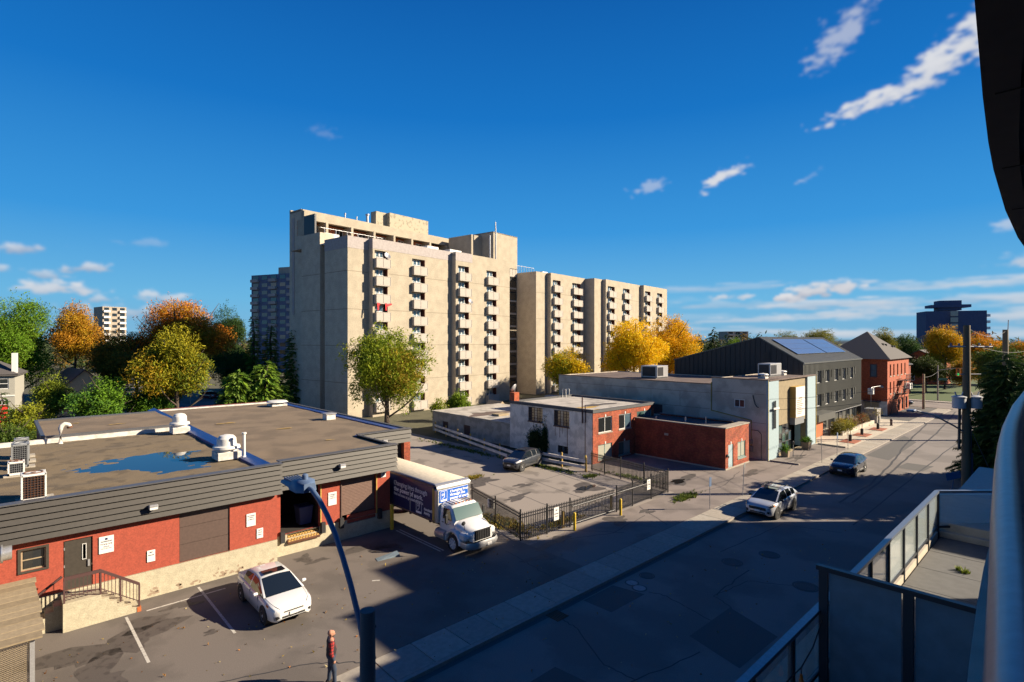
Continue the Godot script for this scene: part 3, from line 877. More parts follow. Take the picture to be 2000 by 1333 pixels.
func condenser(x: float, d: float, h: float, sx: float, sy: float, sz: float, m: Material, label: String) -> void:
	var t := thing("condenser_unit", label, "air conditioner", V(x, d, h), 0.0, "air conditioners on the warehouse roof")
	var st := mb()
	for sx_ in [-1, 1]:
		for sz_ in [-1, 1]:
			cb(st, Vector3(sx_ * (sx * 0.5 - 0.03), sy * 0.5, sz_ * (sz * 0.5 - 0.03)), Vector3(0.06, sy, 0.06))
	cb(st, Vector3(0, sy - 0.04, 0), Vector3(sx, 0.08, sz), 0.015)
	cb(st, Vector3(0, 0.05, 0), Vector3(sx, 0.1, sz))
	obj("case", st, m, t)
	var g := mb()
	cb(g, Vector3(0, sy * 0.5, 0), Vector3(sx - 0.08, sy - 0.1, sz - 0.08))
	obj("coil", g, M.metal_dark, t)
	var n := int(sy / 0.09)
	var l := mb()
	for i in range(1, n):
		cb(l, Vector3(0, sy * i / n, 0), Vector3(sx - 0.03, 0.011, sz - 0.03))
	for s in range(-3, 4):
		cb(l, Vector3(s * sx / 8.0, sy * 0.5, 0), Vector3(0.009, sy - 0.1, sz - 0.02))
		cb(l, Vector3(0, sy * 0.5, s * sz / 8.0), Vector3(sx - 0.02, sy - 0.1, 0.009))
	obj("grille", l, M.rust if m == M.white_paint and sy > 1.0 else M.grey_metal, t)
	var f := mb()
	lathe(f, Vector3(0, sy, 0), [Vector2(sx * 0.4, 0.0), Vector2(sx * 0.4, 0.03), Vector2(sx * 0.36, 0.03), Vector2(sx * 0.34, -0.05), Vector2(0.08, -0.05), Vector2(0.08, 0.02), Vector2(0, 0.02)], 18)
	obj("fan_guard", f, M.rust if m == M.white_paint else m, t)
	var b := mb()
	cb(b, Vector3(0.05, -0.06, 0), Vector3(sx + 0.4, 0.12, sz * 0.9))
	obj("base", b, M.concrete_3, t)

func roof_vent(x: float, d: float, h: float, r: float, hgt: float, label: String, dome := true) -> void:
	var t := thing("roof_vent", label, "roof vent", V(x, d, h), 0.0, "round fan vents on the warehouse roof")
	var st := mb()
	cb(st, Vector3(0, hgt * 0.16, 0), Vector3(r * 1.9, hgt * 0.32, r * 1.9), 0.02)
	obj("curb", st, M.white_flash, t)
	var s := mb()
	lathe(s, Vector3(0, hgt * 0.32, 0), [Vector2(r * 0.8, 0), Vector2(r * 0.85, hgt * 0.1), Vector2(r * 1.12, hgt * 0.12), Vector2(r * 1.08, hgt * 0.22), Vector2(r * 0.8, hgt * 0.24), Vector2(r * 0.76, hgt * 0.52), Vector2(r * 0.55, hgt * 0.64), Vector2(r * 0.2, hgt * 0.68), Vector2(0, hgt * 0.68)] if dome else [Vector2(r * 0.5, 0), Vector2(r * 0.5, hgt * 0.3), Vector2(r * 1.3, hgt * 0.3), Vector2(r * 1.1, hgt * 0.5), Vector2(0, hgt * 0.62)], 22)
	obj("hood", s, M.white_paint, t)

func rough_sheet(x0: float, x1: float, d0: float, d1: float, h: float, step: float, amp: float, seed_: int, bowl: Callable) -> ArrayMesh:
	var n := FastNoiseLite.new()
	n.seed = seed_; n.frequency = 0.2; n.fractal_octaves = 5; n.fractal_gain = 0.6
	var nx := int((x1 - x0) / step) + 1
	var nd := int((d1 - d0) / step) + 1
	var vs := PackedVector3Array()
	var idx := PackedInt32Array()
	for j in nd + 1:
		for i in nx + 1:
			var x := minf(x0 + i * step, x1); var d := minf(d0 + j * step, d1)
			vs.append(V(x, d, h + n.get_noise_2d(x, d * 1.5) * amp + bowl.call(x, d)))
	for j in nd:
		for i in nx:
			var a := j * (nx + 1) + i
			idx.append_array([a, a + nx + 1, a + nx + 2, a, a + nx + 2, a + 1])
	var arr := []
	arr.resize(Mesh.ARRAY_MAX)
	arr[Mesh.ARRAY_VERTEX] = vs
	arr[Mesh.ARRAY_INDEX] = idx
	var am := ArrayMesh.new()
	am.add_surface_from_arrays(Mesh.PRIMITIVE_TRIANGLES, arr)
	var st := SurfaceTool.new()
	st.create_from(am, 0)
	st.generate_normals()
	return st.commit()

func warehouse() -> void:
	var t := thing("warehouse", "long flat roofed red warehouse with black slatted fascia and loading docks", "warehouse")
	# walls
	var st := mb()
	wall(st, V(0, 28.05, 0), AX, FR, -9.0, 10.15, 1.18, 3.6, [[0.57, 1.3, 2.32, 3.12], [1.83, 2.76, 1.18, 3.17], [5.86, 7.95, 1.18, 3.56]], 0.12)
	wall(st, V(10.15, 28.05, 0), AD, AX, 0.0, 0.7, 1.1, 3.6, [])
	wall(st, V(0, 28.75, 0), AX, FR, 10.15, 17.0, 1.05, 3.7, [[10.57, 12.67, 1.05, 3.5], [13.94, 16.07, 1.05, 3.5]], 0.2)
	wall(st, V(0, 33.3, 0), AX, FR, 17.0, 21.0, 0.0, 2.35, [])
	wall(st, V(-9.0, 28.05, 0), AD, LF, 0.0, 17.0, 0.0, 4.7, [])
	wall(st, V(-9.0, 45.1, 0), AX, AD, 0.0, 11.0, 0.0, 4.7, [])
	wall(st, V(2.0, 45.1, 0), AD, LF, 0.0, 9.4, 0.0, 5.1, [])
	wall(st, V(2.0, 54.5, 0), AX, AD, 0.0, 7.7, 0.0, 5.1, [])
	wall(st, V(9.7, 54.5, 0), AD, LF, 0.0, 2.8, 0.0, 5.0, [])
	wall(st, V(9.7, 57.3, 0), AX, AD, 0.0, 11.3, 0.0, 5.0, [])
	obj("wall", st, M.red_wall, t)
	var ew := mb()
	wall(ew, V(17.0, 28.75, 0), AD, AX, 0.0, 4.6, 0.0, 4.9, [])
	obj("end_wall", ew, M.grey_block, t)
	var ew2 := mb()
	wall(ew2, V(21.0, 33.3, 0), AD, AX, 0.0, 24.0, 0.0, 4.9, [])
	obj("end_wall", ew2, M.grey_block, t)
	var cr := mb()
	wall(cr, V(0, 28.02, 0), AX, FR, -9.0, 10.15, -0.1, 1.18, [], 0.1)
	bx(cr, -9.0, 10.15, 28.02, 28.06, 1.17, 1.182)
	wall(cr, V(10.15, 28.02, 0), AD, AX, 0.0, 0.73, -0.1, 1.1, [])
	wall(cr, V(0, 28.72, 0), AX, FR, 10.15, 17.0, -0.1, 1.05, [[14.25, 16.07, 0.82, 1.05], [10.9, 12.67, 0.84, 1.05]], 0.12)
	bx(cr, 10.15, 17.0, 28.72, 28.755, 1.049, 1.052)
	obj("concrete_base", cr, M.cream, t)
	var cs := mb()
	for i in 34:
		var x := rnd(4.3, 10.0)
		var y := absf(rng.randfn(0, 0.16)) + 0.03
		var s := rnd(0.03, 0.12)
		for k in 3:
			slab_on(cs, V(0, 28.02, 0), AX, FR, x + k * s * 0.5, x + k * s * 0.5 + s, y + rnd(-0.03, 0.03), y + rnd(0.03, 0.12), 0.0, 0.002 + 0.001 * k)
	obj("chipped_paint", cs, M.planter, t).set_meta("kind", "stuff")
	# window, door, blanked garage opening
	var w := window(t, V(0, 28.05, 0), AX, FR, 0.57, 1.3, 2.32, 3.12, 1, 2, M.wood_grey, M.glass, 0.06, 0.05)
	var wf := mb()
	for q in [[0.48, 0.57, 2.24, 3.2], [1.3, 1.39, 2.24, 3.2], [0.57, 1.3, 2.24, 2.32], [0.57, 1.3, 3.12, 3.2]]:
		slab_on(wf, V(0, 28.05, 0), AX, FR, q[0], q[1], q[2], q[3], 0.0, 0.04)
	obj("surround", wf, M.dark_door, w)
	var dst := mb()
	slab_on(dst, V(0, 28.05, 0), AX, FR, 1.86, 2.73, 1.18, 3.14, -0.1, -0.05)
	var door := obj("door", dst, M.dark_door, t)
	window(door, V(0, 28.05, 0), AX, FR, 2.42, 2.56, 2.28, 2.92, 1, 1, M.frame_white, M.glass, 0.02, 0.02, "vision_panel")
	var hs := mb()
	slab_on(hs, V(0, 28.05, 0), AX, FR, 2.6, 2.67, 1.98, 2.24, -0.05, 0.0)
	obj("handle", hs, M.galv, door)
	for y in [1.4, 2.1, 2.8]:
		var q := mb()
		slab_on(q, V(0, 28.05, 0), AX, FR, 1.845, 1.875, y, y + 0.1, -0.05, -0.02)
		obj("hinge", q, M.galv, door)
	var g := mb()
	slab_on(g, V(0, 28.05, 0), AX, FR, 5.86, 7.95, 1.18, 3.56, -0.11, -0.08)
	var gd := obj("blank_panel", g, M.brown_door, t)
	for i in 3:
		var q := mb()
		slab_on(q, V(0, 28.05, 0), AX, FR, 5.88, 7.93, 1.2 + i * 0.78, 1.2 + i * 0.78 + 0.765, -0.08, -0.055)
		obj("panel", q, M.brown_door, gd)
	# dock one: an open bay with a floor, a leveller and a roll-up door half raised
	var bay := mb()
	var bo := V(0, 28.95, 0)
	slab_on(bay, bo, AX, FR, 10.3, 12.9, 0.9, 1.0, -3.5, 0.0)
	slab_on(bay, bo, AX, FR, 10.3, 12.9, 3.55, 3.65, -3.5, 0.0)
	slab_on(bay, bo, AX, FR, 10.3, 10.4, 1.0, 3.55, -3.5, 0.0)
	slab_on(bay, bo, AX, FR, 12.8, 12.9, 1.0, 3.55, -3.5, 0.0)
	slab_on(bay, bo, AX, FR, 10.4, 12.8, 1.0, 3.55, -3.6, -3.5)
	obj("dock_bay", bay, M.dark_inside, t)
	var lev := mb()
	hexa(lev, [V(10.9, 28.60, 0.55), V(12.62, 28.60, 0.55), V(12.62, 28.95, 0.84), V(10.9, 28.95, 0.84), V(10.9, 28.56, 0.66), V(12.62, 28.56, 0.66), V(12.62, 28.95, 1.0), V(10.9, 28.95, 1.0)])
	var lv := obj("dock_leveller", lev, M.rust, t)
	var tread := mb()
	for i in 11:
		for j in 5:
			var tx := 10.94 + i * 0.152 + (j % 2) * 0.05
			var td := 28.60 + j * 0.065
			var ty := 0.675 + j * 0.061
			hexa(tread, [V(tx, td, ty), V(tx + 0.1, td, ty), V(tx + 0.1, td + 0.035, ty + 0.03), V(tx, td + 0.035, ty + 0.03), V(tx, td, ty + 0.03), V(tx + 0.1, td, ty + 0.03), V(tx + 0.1, td + 0.035, ty + 0.06), V(tx, td + 0.035, ty + 0.06)])
	obj("tread_plate", tread, M.ochre, lv).set_meta("kind", "stuff")
	var rl := mb()
	for i in 26:
		var y := 1.32 + i * 0.084
		slab_on(rl, V(0, 28.75, 0), AX, FR, 13.97, 16.04, y, y + 0.07, -0.17, -0.12)
	slab_on(rl, V(0, 28.75, 0), AX, FR, 13.97, 16.04, 1.3, 3.5, -0.2, -0.168)
	var roll := obj("roll_up_door", rl, M.roller, t)
	roll.set_meta("kind", "stuff")
	var rp := mb()
	slab_on(rp, V(0, 28.72, 0), AX, FR, 14.27, 16.05, 0.84, 1.30, -0.1, -0.06)
	obj("bumper_panel", rp, M.red_wall, t)
	for x in [13.9, 16.1, 12.72]:
		var q := mb()
		slab_on(q, V(0, 28.75, 0), AX, FR, x - 0.03, x + 0.03, 1.05, 3.5, 0.0, 0.05)
		obj("door_jamb", q, M.ochre if x > 16 or x < 13 else M.brown_door, t)
	for x in [10.62, 12.8, 13.86, 16.25]:
		var q := mb()
		slab_on(q, V(0, 28.72, 0), AX, FR, x - 0.11, x + 0.11, 0.72, 1.28, 0.0, 0.2)
		obj("dock_bumper", q, M.rubber, t)
	# fascias
	fascia(t, -9.0, 10.28, 27.7, 3.52, 5.0, 6)
	fascia(t, 10.32, 17.15, 28.15, 3.55, 5.02, 6)
	fascia(t, 17.2, 21.2, 32.95, 4.05, 4.95, 3)
	var sd := mb()
	bx(sd, 17.0, 17.15, 28.55, 32.9, 4.6, 5.02)
	bx(sd, 20.85, 21.1, 33.4, 57.3, 4.55, 5.0)
	bx(sd, 9.7, 20.85, 57.0, 57.3, 4.75, 4.98)
	bx(sd, 1.9, 9.6, 54.2, 54.5, 5.0, 5.2)
	bx(sd, 1.85, 2.05, 45.0, 54.5, 5.0, 5.2)
	bx(sd, 1.9, 9.7, 44.98, 45.14, 5.0, 5.16)
	obj("roof_edge", sd, M.fascia_cap, t)
	var col := mb()
	bx(col, 20.55, 21.05, 32.85, 33.35, 0.0, 4.05)
	obj("brick_pier", col, M.brick_red, t)
	var dk := mb()
	bx(dk, 17.1, 20.5, 33.15, 33.3, 2.3, 4.05)
	obj("door_head", dk, M.dark_inside, t)
	# roofs: rough gravel, with standing rain in the hollow
	var bowl := func(x: float, d: float) -> float:
		var q := Vector2((x - 5.9) / 3.6, (d - 34.4) / 4.6).length()
		return -0.085 * clampf(1.25 - q, 0.0, 1.0) + 0.02
	put("gravel_roof", rough_sheet(-8.9, 9.72, 28.0, 45.0, 4.72, 0.16, 0.07, 31, bowl), M.gravel_wet, t)
	put("gravel_roof", rough_sheet(9.75, 17.05, 28.4, 33.3, 4.86, 0.3, 0.03, 32, func(_x, _d): return 0.0), M.gravel, t)
	put("gravel_roof", rough_sheet(9.75, 20.85, 33.3, 57.1, 4.86, 0.3, 0.03, 32, func(_x, _d): return 0.0), M.gravel, t)
	put("gravel_roof", rough_sheet(2.0, 9.75, 45.1, 54.3, 5.08, 0.3, 0.03, 33, func(_x, _d): return 0.0), M.gravel, t)
	var up := mb()
	bx(up, -8.9, 9.7, 44.8, 44.97, 4.6, 5.0)
	obj("white_upstand", up, M.white_flash, t)
	var up2 := mb()
	bx(up2, 9.8, 20.8, 56.75, 56.98, 4.8, 4.97)
	obj("white_upstand", up2, M.white_flash, t)
	var bl := mb()
	hexa(bl, [V(9.45, 28.4, 4.6), V(10.05, 28.4, 4.86), V(10.05, 57, 4.86), V(9.45, 57, 4.6), V(9.45, 28.4, 4.82), V(9.95, 28.4, 4.99), V(9.95, 57, 5.2), V(9.45, 57, 5.0)])
	bx(bl, 20.3, 20.84, 33.4, 56.8, 4.8, 4.93)
	bx(bl, 17.0, 17.35, 28.6, 33.2, 4.8, 4.95)
	obj("blue_membrane", bl, M.blue_membrane, t)
	for q in [[12.5, 45, 1.1], [14.8, 39.5, 0.9], [15.2, 33.0, 0.5], [6.2, 48.5, 0.9], [4.0, 51.0, 0.6]]:
		var sp := mb()
		prism(sp, blob(q[0], q[1], q[2] * 0.5, q[2] * 0.18, int(q[0] * 10), 14, 0.6), 4.905 if q[0] > 9.7 else 5.125, 4.905 if q[0] > 9.7 else 5.125)
		obj("moss", sp, M.ochre, t)
	# rain water on the roof
	var wst := mb()
	prism(wst, PackedVector2Array([Vector2(0.5, 28.3), Vector2(9.4, 28.3), Vector2(9.4, 42), Vector2(0.5, 42)]), 4.688, 4.688)
	tag(obj("puddle", wst, M.water), "blue sky reflecting rain puddle on the brown gravel warehouse roof", "puddle")
	# things on the roof and the walls
	condenser(0.85, 40.3, 4.86, 0.62, 0.95, 0.7, M.grey_metal, "farthest grey air conditioner of the row on the left edge of the gravel roof")
	condenser(0.8, 38.6, 4.86, 0.66, 0.95, 0.7, M.grey_metal, "taller grey air conditioner with vertical grille, between the farthest and the small one")
	condenser(0.72, 37.0, 4.84, 0.66, 1.15, 0.7, M.grey_metal, "tallest grey air conditioner standing right behind the small white one on the roof")
	condenser(0.55, 35.0, 4.84, 0.6, 0.62, 0.6, M.white_paint, "small pale air conditioner on a wooden base on the gravel roof")
	condenser(0.98, 29.4, 4.78, 0.78, 1.05, 0.85, M.white_paint, "big rusty topped air conditioner right behind the black fascia")
	roof_vent(9.05, 43.2, 4.8, 0.55, 1.35, "white domed fan vent beside the far end of the roof puddle")
	roof_vent(9.0, 32.3, 4.76, 0.62, 1.3, "larger white domed fan vent by the near end of the roof puddle")
	roof_vent(19.4, 53.6, 4.9, 0.75, 0.6, "flat white mushroom vent at the far right corner of the gravel roof", false)
	var bv := thing("box_vent", "small square pale box vent near the blue edge of the gravel roof", "roof vent", V(19.1, 41.6, 4.88))
	var bs := mb()
	cb(bs, Vector3(0, 0.22, 0), Vector3(0.75, 0.44, 0.75), 0.02)
	obj("case", bs, M.white_flash, bv)
	var bt := mb()
	cb(bt, Vector3(0, 0.48, 0), Vector3(0.9, 0.08, 0.9), 0.02)
	obj("lid", bt, M.galv, bv)
	var gp := thing("gooseneck_pipe", "pale gooseneck vent pipe at the white upstand of the gravel roof", "vent pipe", V(2.75, 44.2, 4.72))
	var gs := mb()
	tube(gs, [Vector3(0, 0, 0), Vector3(0, 0.95, 0), Vector3(0.06, 1.12, 0), Vector3(0.22, 1.22, 0), Vector3(0.38, 1.16, 0), Vector3(0.45, 1.02, 0)], 0.13, 12)
	obj("pipe", gs, M.white_flash, gp)
	var gr := mb()
	tube(gr, [Vector3(0.44, 1.06, 0), Vector3(0.47, 0.95, 0)], 0.155, 12)
	obj("rim", gr, M.rust, gp)
	var vp := thing("vent_pipe", "thin white vent pipe with a cap beside the near domed vent", "vent pipe", V(9.62, 31.4, 4.76))
	var vs := mb()
	lathe(vs, Vector3.ZERO, [Vector2(0.16, 0), Vector2(0.1, 0.18), Vector2(0.075, 0.2), Vector2(0.075, 1.35), Vector2(0.12, 1.37), Vector2(0.12, 1.45), Vector2(0, 1.46)], 12)
	obj("pipe", vs, M.white_paint, vp)
	wall_lamp(4.78, 27.66, 4.05, "grey wall lamp on the long left fascia of the warehouse")
	wall_lamp(13.6, 28.1, 4.35, "grey wall lamp on the fascia above the loading docks")
	wall_lamp(19.0, 32.9, 4.35, "grey wall lamp on the short fascia behind the truck")
	notice(3.21, 28.02, 2.36, 0.5, 0.7, [["Authorized", 0.07], ["Parking Only", 0.07], ["Drop off", 0.05], ["Violators will be towed", 0.035]], "white notice with a small blue emblem on the red wall beside the brown door", 1)
	notice(4.78, 28.02, 1.56, 0.3, 0.5, [["NO", 0.08], ["PARKING", 0.05]], "small white no parking notice with arrows on the red wall", 2)
	notice(8.9, 28.02, 2.14, 0.42, 0.62, [["AUTHORIZED", 0.055], ["PARKING", 0.06], ["ONLY", 0.06]], "white authorized parking notice right of the brown blanked garage opening", 2)
	notice(9.31, 28.02, 1.46, 0.3, 0.48, [["LOCK", 0.07], ["YOUR", 0.07], ["VEHICLE", 0.05]], "lower small white notice near the left loading dock")
	notice(13.38, 28.72, 2.08, 0.48, 0.72, [["AUTHORIZED", 0.06], ["PARKING", 0.065], ["ONLY", 0.065]], "white authorized parking notice between the two loading docks", 2)
	notice(16.55, 28.72, 3.08, 0.32, 0.34, [["2", 0.28]], "small square white plate with the number 2 beside the truck")
	var du := thing("metal_duct", "shiny round metal duct at the corner under the black fascia", "duct", V(-0.55, 27.2, 3.4))
	var ds := mb()
	tube(ds, [Vector3(-1.0, 0, 0), Vector3(0.62, 0, 0)], 0.3, 20)
	tube(ds, [Vector3(0.60, 0, 0), Vector3(0.86, 0, 0)], 0.26, 20)
	tube(ds, [Vector3(0.56, 0, 0), Vector3(0.62, 0, 0)], 0.33, 20)
	obj("pipe", ds, M.steel, du)
	var bin := thing("blue_bin", "dark blue wheeled bin inside the open loading dock", "bin", V(12.25, 29.9, 1.0))
	var b1 := mb()
	hexa(b1, [Vector3(-0.3, 0.08, 0.3), Vector3(0.3, 0.08, 0.3), Vector3(0.3, 0.08, -0.3), Vector3(-0.3, 0.08, -0.3), Vector3(-0.38, 1.0, 0.38), Vector3(0.38, 1.0, 0.38), Vector3(0.38, 1.0, -0.38), Vector3(-0.38, 1.0, -0.38)])
	obj("body", b1, M.blue_bin, bin)
	var b2 := mb()
	cb(b2, Vector3(0, 1.04, 0), Vector3(0.82, 0.08, 0.82), 0.02)
	obj("lid", b2, M.blue_bin, bin)
	var bo2 := thing("bollard", "yellow steel bollard at the corner of the docks beside the truck", "bollard", V(16.9, 28.35, 0))
	var bs2 := mb()
	lathe(bs2, Vector3.ZERO, [Vector2(0.11, 0), Vector2(0.11, 1.4), Vector2(0.08, 1.46), Vector2(0, 1.48)], 14)
	obj("post", bs2, M.yellow, bo2)
	stairs()
	shelter()

func stairs() -> void:
	var t := thing("entrance_steps", "cream concrete landing and steps with brown railing at the brown warehouse door", "steps")
	var st := mb()
	bx(st, 1.74, 2.92, 26.9, 28.0, 0, 1.1)
	obj("landing", st, M.cream, t)
	for i in 5:
		var q := mb()
		bx(q, 2.92 + i * 0.25, 3.17 + i * 0.25, 26.9, 28.0, 0, 0.92 - i * 0.18)
		obj("step", q, M.cream, t)
	for i in 5:
		var q := mb()
		bx(q, 1.49 - i * 0.25, 1.74 - i * 0.25, 27.35, 28.0, 0, 0.92 - i * 0.18)
		obj("step", q, M.cream, t)
	var rs := mb()
	bx(rs, 4.1, 4.24, 26.88, 27.1, 0.0, 0.2)
	obj("rusty_foot", rs, M.orange_wood, t)
	var d := 26.95
	for q in [[[1.76, 2.05], [2.9, 2.05], "handrail"], [[2.9, 2.05], [4.2, 1.12], "handrail"]]:
		var r := mb()
		var a := V(q[0][0], d, q[0][1]); var b := V(q[1][0], d, q[1][1])
		hexa(r, [a + Vector3(0, -0.07, 0.04), b + Vector3(0, -0.07, 0.04), b + Vector3(0, -0.07, -0.04), a + Vector3(0, -0.07, -0.04), a + Vector3(0, 0.05, 0.04), b + Vector3(0, 0.05, 0.04), b + Vector3(0, 0.05, -0.04), a + Vector3(0, 0.05, -0.04)])
		obj(q[2], r, M.maroon, t)
		var lo := mb()
		var c := Vector3(0, -0.72, 0)
		tube(lo, [a + c, b + c], 0.018, 6)
		obj("bottom_rail", lo, M.maroon, t)
	var bal := box_mesh(0.022, 0.78, 0.022)
	for i in 9:
		put("baluster", bal, M.maroon, t, V(1.86 + i * 0.125, d, 1.65))
	for i in 10:
		put("baluster", bal, M.maroon, t, V(3.02 + i * 0.12, d, 1.58 - i * 0.086))
	for q in [[1.78, 1.1, 2.05], [2.9, 1.1, 2.05], [3.55, 0.6, 1.55], [4.18, 0.1, 1.12]]:
		var p := mb()
		bx(p, q[0] - 0.03, q[0] + 0.03, d - 0.03, d + 0.03, q[1], q[2])
		obj("post", p, M.maroon, t)
	var l := mb()
	var a2 := V(1.74, 27.4, 2.0); var b2 := V(0.55, 27.4, 1.15)
	tube(l, [a2, b2], 0.05, 6)
	obj("handrail", l, M.maroon, t)
	for i in 4:
		put("baluster", bal, M.maroon, t, V(1.5 - i * 0.26, 27.4, 1.45 - i * 0.185))

func shelter() -> void:
	var t := thing("wooden_shelter", "weathered plank roof shelter on posts with a wire mesh front", "shelter")
	var n := 11
	for i in n:
		var w := 5.4 / n
		var q := mb()
		var d0 := 22.35 + i * w
		var hh := 1.95 + i * 0.012
		var e := rnd(-0.04, 0.05)
		hexa(q, [V(-3.2, d0, hh), V(0.98 + e, d0, hh), V(0.98 + e, d0 + w - 0.02, hh), V(-3.2, d0 + w - 0.02, hh), V(-3.2, d0, hh + 0.05), V(0.98 + e, d0, hh + 0.05), V(0.98 + e, d0 + w - 0.02, hh + 0.05), V(-3.2, d0 + w - 0.02, hh + 0.05)])
		obj("plank", q, M.wood_grey if i % 3 else M.wood_grey_2, t)
	for q in [[0.72, 22.6], [0.80, 27.4], [-3.0, 22.6]]:
		var p := mb()
		bx(p, q[0] - 0.06, q[0] + 0.06, q[1] - 0.06, q[1] + 0.06, 0, 1.95)
		obj("post", p, M.galv, t)
	var ms := mb()
	for i in 60:
		var x := -3.0 + i * 0.0633
		tube(ms, [V(x, 22.6, 0.02), V(minf(x + 1.9, 0.72), 22.6, minf(1.92, 0.02 + (minf(x + 1.9, 0.72) - x)))], 0.006, 3, false)
		tube(ms, [V(x, 22.6, 1.92), V(minf(x + 1.9, 0.72), 22.6, maxf(0.02, 1.92 - (minf(x + 1.9, 0.72) - x)))], 0.006, 3, false)
	for i in 40:
		var d := 22.6 + i * 0.12
		tube(ms, [V(0.74, d, 0.02), V(0.78, minf(d + 1.9, 27.4), minf(1.92, 0.02 + minf(d + 1.9, 27.4) - d))], 0.006, 3, false)
		tube(ms, [V(0.74, d, 1.92), V(0.78, minf(d + 1.9, 27.4), maxf(0.02, 1.92 - (minf(d + 1.9, 27.4) - d)))], 0.006, 3, false)
	var o := obj("wire_mesh", ms, M.wood_grey, t)
	o.set_meta("kind", "stuff")

# ---------------------------------------------------------------- white block building with brick front, its low wing, brick annex
func white_building() -> void:
	var t := thing("two_storey_building", "two storey building with stained white block side and red brick front", "building")
	var side := [[37.0, 39.0, 3.08, 4.5], [33.55, 35.5, 3.0, 4.5], [33.7, 35.0, 0.45, 1.15], [37.1, 38.4, 0.3, 1.1]]
	var st := mb()
	var hs := []
	for q in side:
		hs.append([q[0] - 30.8, q[1] - 30.8, q[2], q[3]])
	wall(st, V(38.95, 30.8, 0), AD, LF, 0.0, 10.9, 0.0, 4.86, hs, 0.12)
	wall(st, V(38.95, 41.7, 0), AX, AD, 0.0, 10.0, 0.0, 4.86, [])
	obj("block_wall", st, M.white_block, t)
	for q in side:
		var w := window(t, V(38.95, 30.8, 0), AD, LF, q[0] - 30.8, q[1] - 30.8, q[2], q[3], 5, 5 if q[3] > 2 else 4, M.maroon if q[3] > 2 else M.fence_black, [M.glass, M.glass, M.glass_blue, M.glass, M.dark_inside], 0.05, 0.045)
		if q[3] > 2:
			var s := mb()
			slab_on(s, V(38.95, 30.8, 0), AD, LF, q[0] - 30.85, q[1] - 30.75, q[2] - 0.1, q[2], 0.0, 0.06)
			obj("sill", s, M.rust, w)
	var stn := mb()
	for q in [[34.7, 1.9, 3.0, 0.07], [34.4, 2.3, 3.0, 0.05], [33.75, 1.0, 3.0, 0.08], [35.3, 2.0, 3.0, 0.05], [38.2, 2.5, 3.0, 0.05], [31.6, 0.4, 3.8, 0.09], [37.3, 2.6, 3.1, 0.06]]:
		slab_on(stn, V(38.95, 30.8, 0), AD, LF, q[0] - 30.8, q[0] - 30.8 + q[3], q[1], q[2], 0.0, 0.003)
	obj("rust_stain", stn, M.rust, t)
	var front := [[39.75, 41.84, 2.68, 4.12], [42.9, 44.92, 2.68, 4.12], [45.9, 48.55, 2.7, 4.12], [39.72, 41.84, 0.25, 1.62], [42.85, 44.75, 0.2, 1.5], [46.3, 47.7, 0.0, 1.42]]
	var fb := mb()
	wall(fb, V(0, 30.75, 0), AX, FR, 38.95, 48.95, 0.0, 4.6, front, 0.12)
	wall(fb, V(48.95, 30.75, 0), AD, AX, 0.0, 11.0, 0.0, 4.6, [])
	obj("brick_wall", fb, M.brick_red, t)
	for i in 5:
		var q: Array = front[i]
		var gm: Array = [[M.glass, M.glass], [M.glass, M.glass_blue], [M.glass_green, M.glass_blue], [M.curtain, M.curtain], [M.glass_green, M.curtain]][i]
		var w := window(t, V(0, 30.75, 0), AX, FR, q[0], q[1], q[2], q[3], 2, 1, M.frame_white if i < 2 else M.frame_green, gm, 0.06, 0.07)
		var s := mb()
		slab_on(s, V(0, 30.75, 0), AX, FR, q[0] - 0.05, q[1] + 0.05, q[2] - 0.09, q[2], 0.0, 0.05)
		obj("sill", s, M.concrete, w)
		var ks := mb()
		slab_on(ks, V(0, 30.75, 0), AX, FR, (q[0] + q[1]) * 0.5 - 0.07, (q[0] + q[1]) * 0.5 + 0.07, q[3], q[3] + 0.22, 0.0, 0.03)
		obj("keystone", ks, M.sign_white, w)
	var dr := mb()
	slab_on(dr, V(0, 30.75, 0), AX, FR, 46.34, 46.98, 0.0, 1.4, -0.11, -0.07)
	obj("door", dr, M.dark_inside, t)
	var dr2 := mb()
	slab_on(dr2, V(0, 30.75, 0), AX, FR, 47.02, 47.66, 0.0, 1.4, -0.11, -0.07)
	obj("door", dr2, M.dark_inside, t)
	var rf := mb()
	bx(rf, 39.0, 48.9, 30.9, 41.6, 4.55, 4.66)
	var roof := obj("roof", rf, M.roof_pale, t)
	var cp := mb()
	bx(cp, 38.88, 39.15, 30.68, 41.75, 4.6, 4.9)
	bx(cp, 39.15, 49.0, 30.68, 30.95, 4.6, 4.86)
	bx(cp, 48.7, 49.0, 30.95, 41.75, 4.6, 4.86)
	bx(cp, 39.15, 48.7, 41.5, 41.75, 4.6, 4.86)
	obj("parapet_cap", cp, M.roof_dark, roof)
	var sp := mb()
	prism(sp, blob(41.6, 33.6, 1.5, 0.5, 91, 22, 0.6), 4.667, 4.667)
	prism(sp, blob(40.7, 31.9, 0.6, 0.3, 92, 18, 0.6), 4.667, 4.667)
	obj("moss", sp, M.ochre, roof)
	var wr := mb()
	prism(wr, blob(44.2, 34.2, 2.0, 0.7, 93, 24, 0.5), 4.668, 4.668)
	obj("wet_patch", wr, M.wet, roof)
	var pp := mb()
	tube(pp, [V(38.85, 31.9, 3.6), V(38.85, 31.9, 6.0)], 0.06, 8)
	tube(pp, [V(38.85, 31.55, 3.7), V(38.85, 31.55, 5.3)], 0.05, 8)
	obj("rusty_pipe", pp, M.maroon, t)
	var ld := mb()
	for x in [46.9, 47.5]:
		tube(ld, [V(x, 41.4, 4.6), V(x, 41.4, 5.6), V(x, 40.9, 5.6), V(x, 40.9, 4.7)], 0.03, 6)
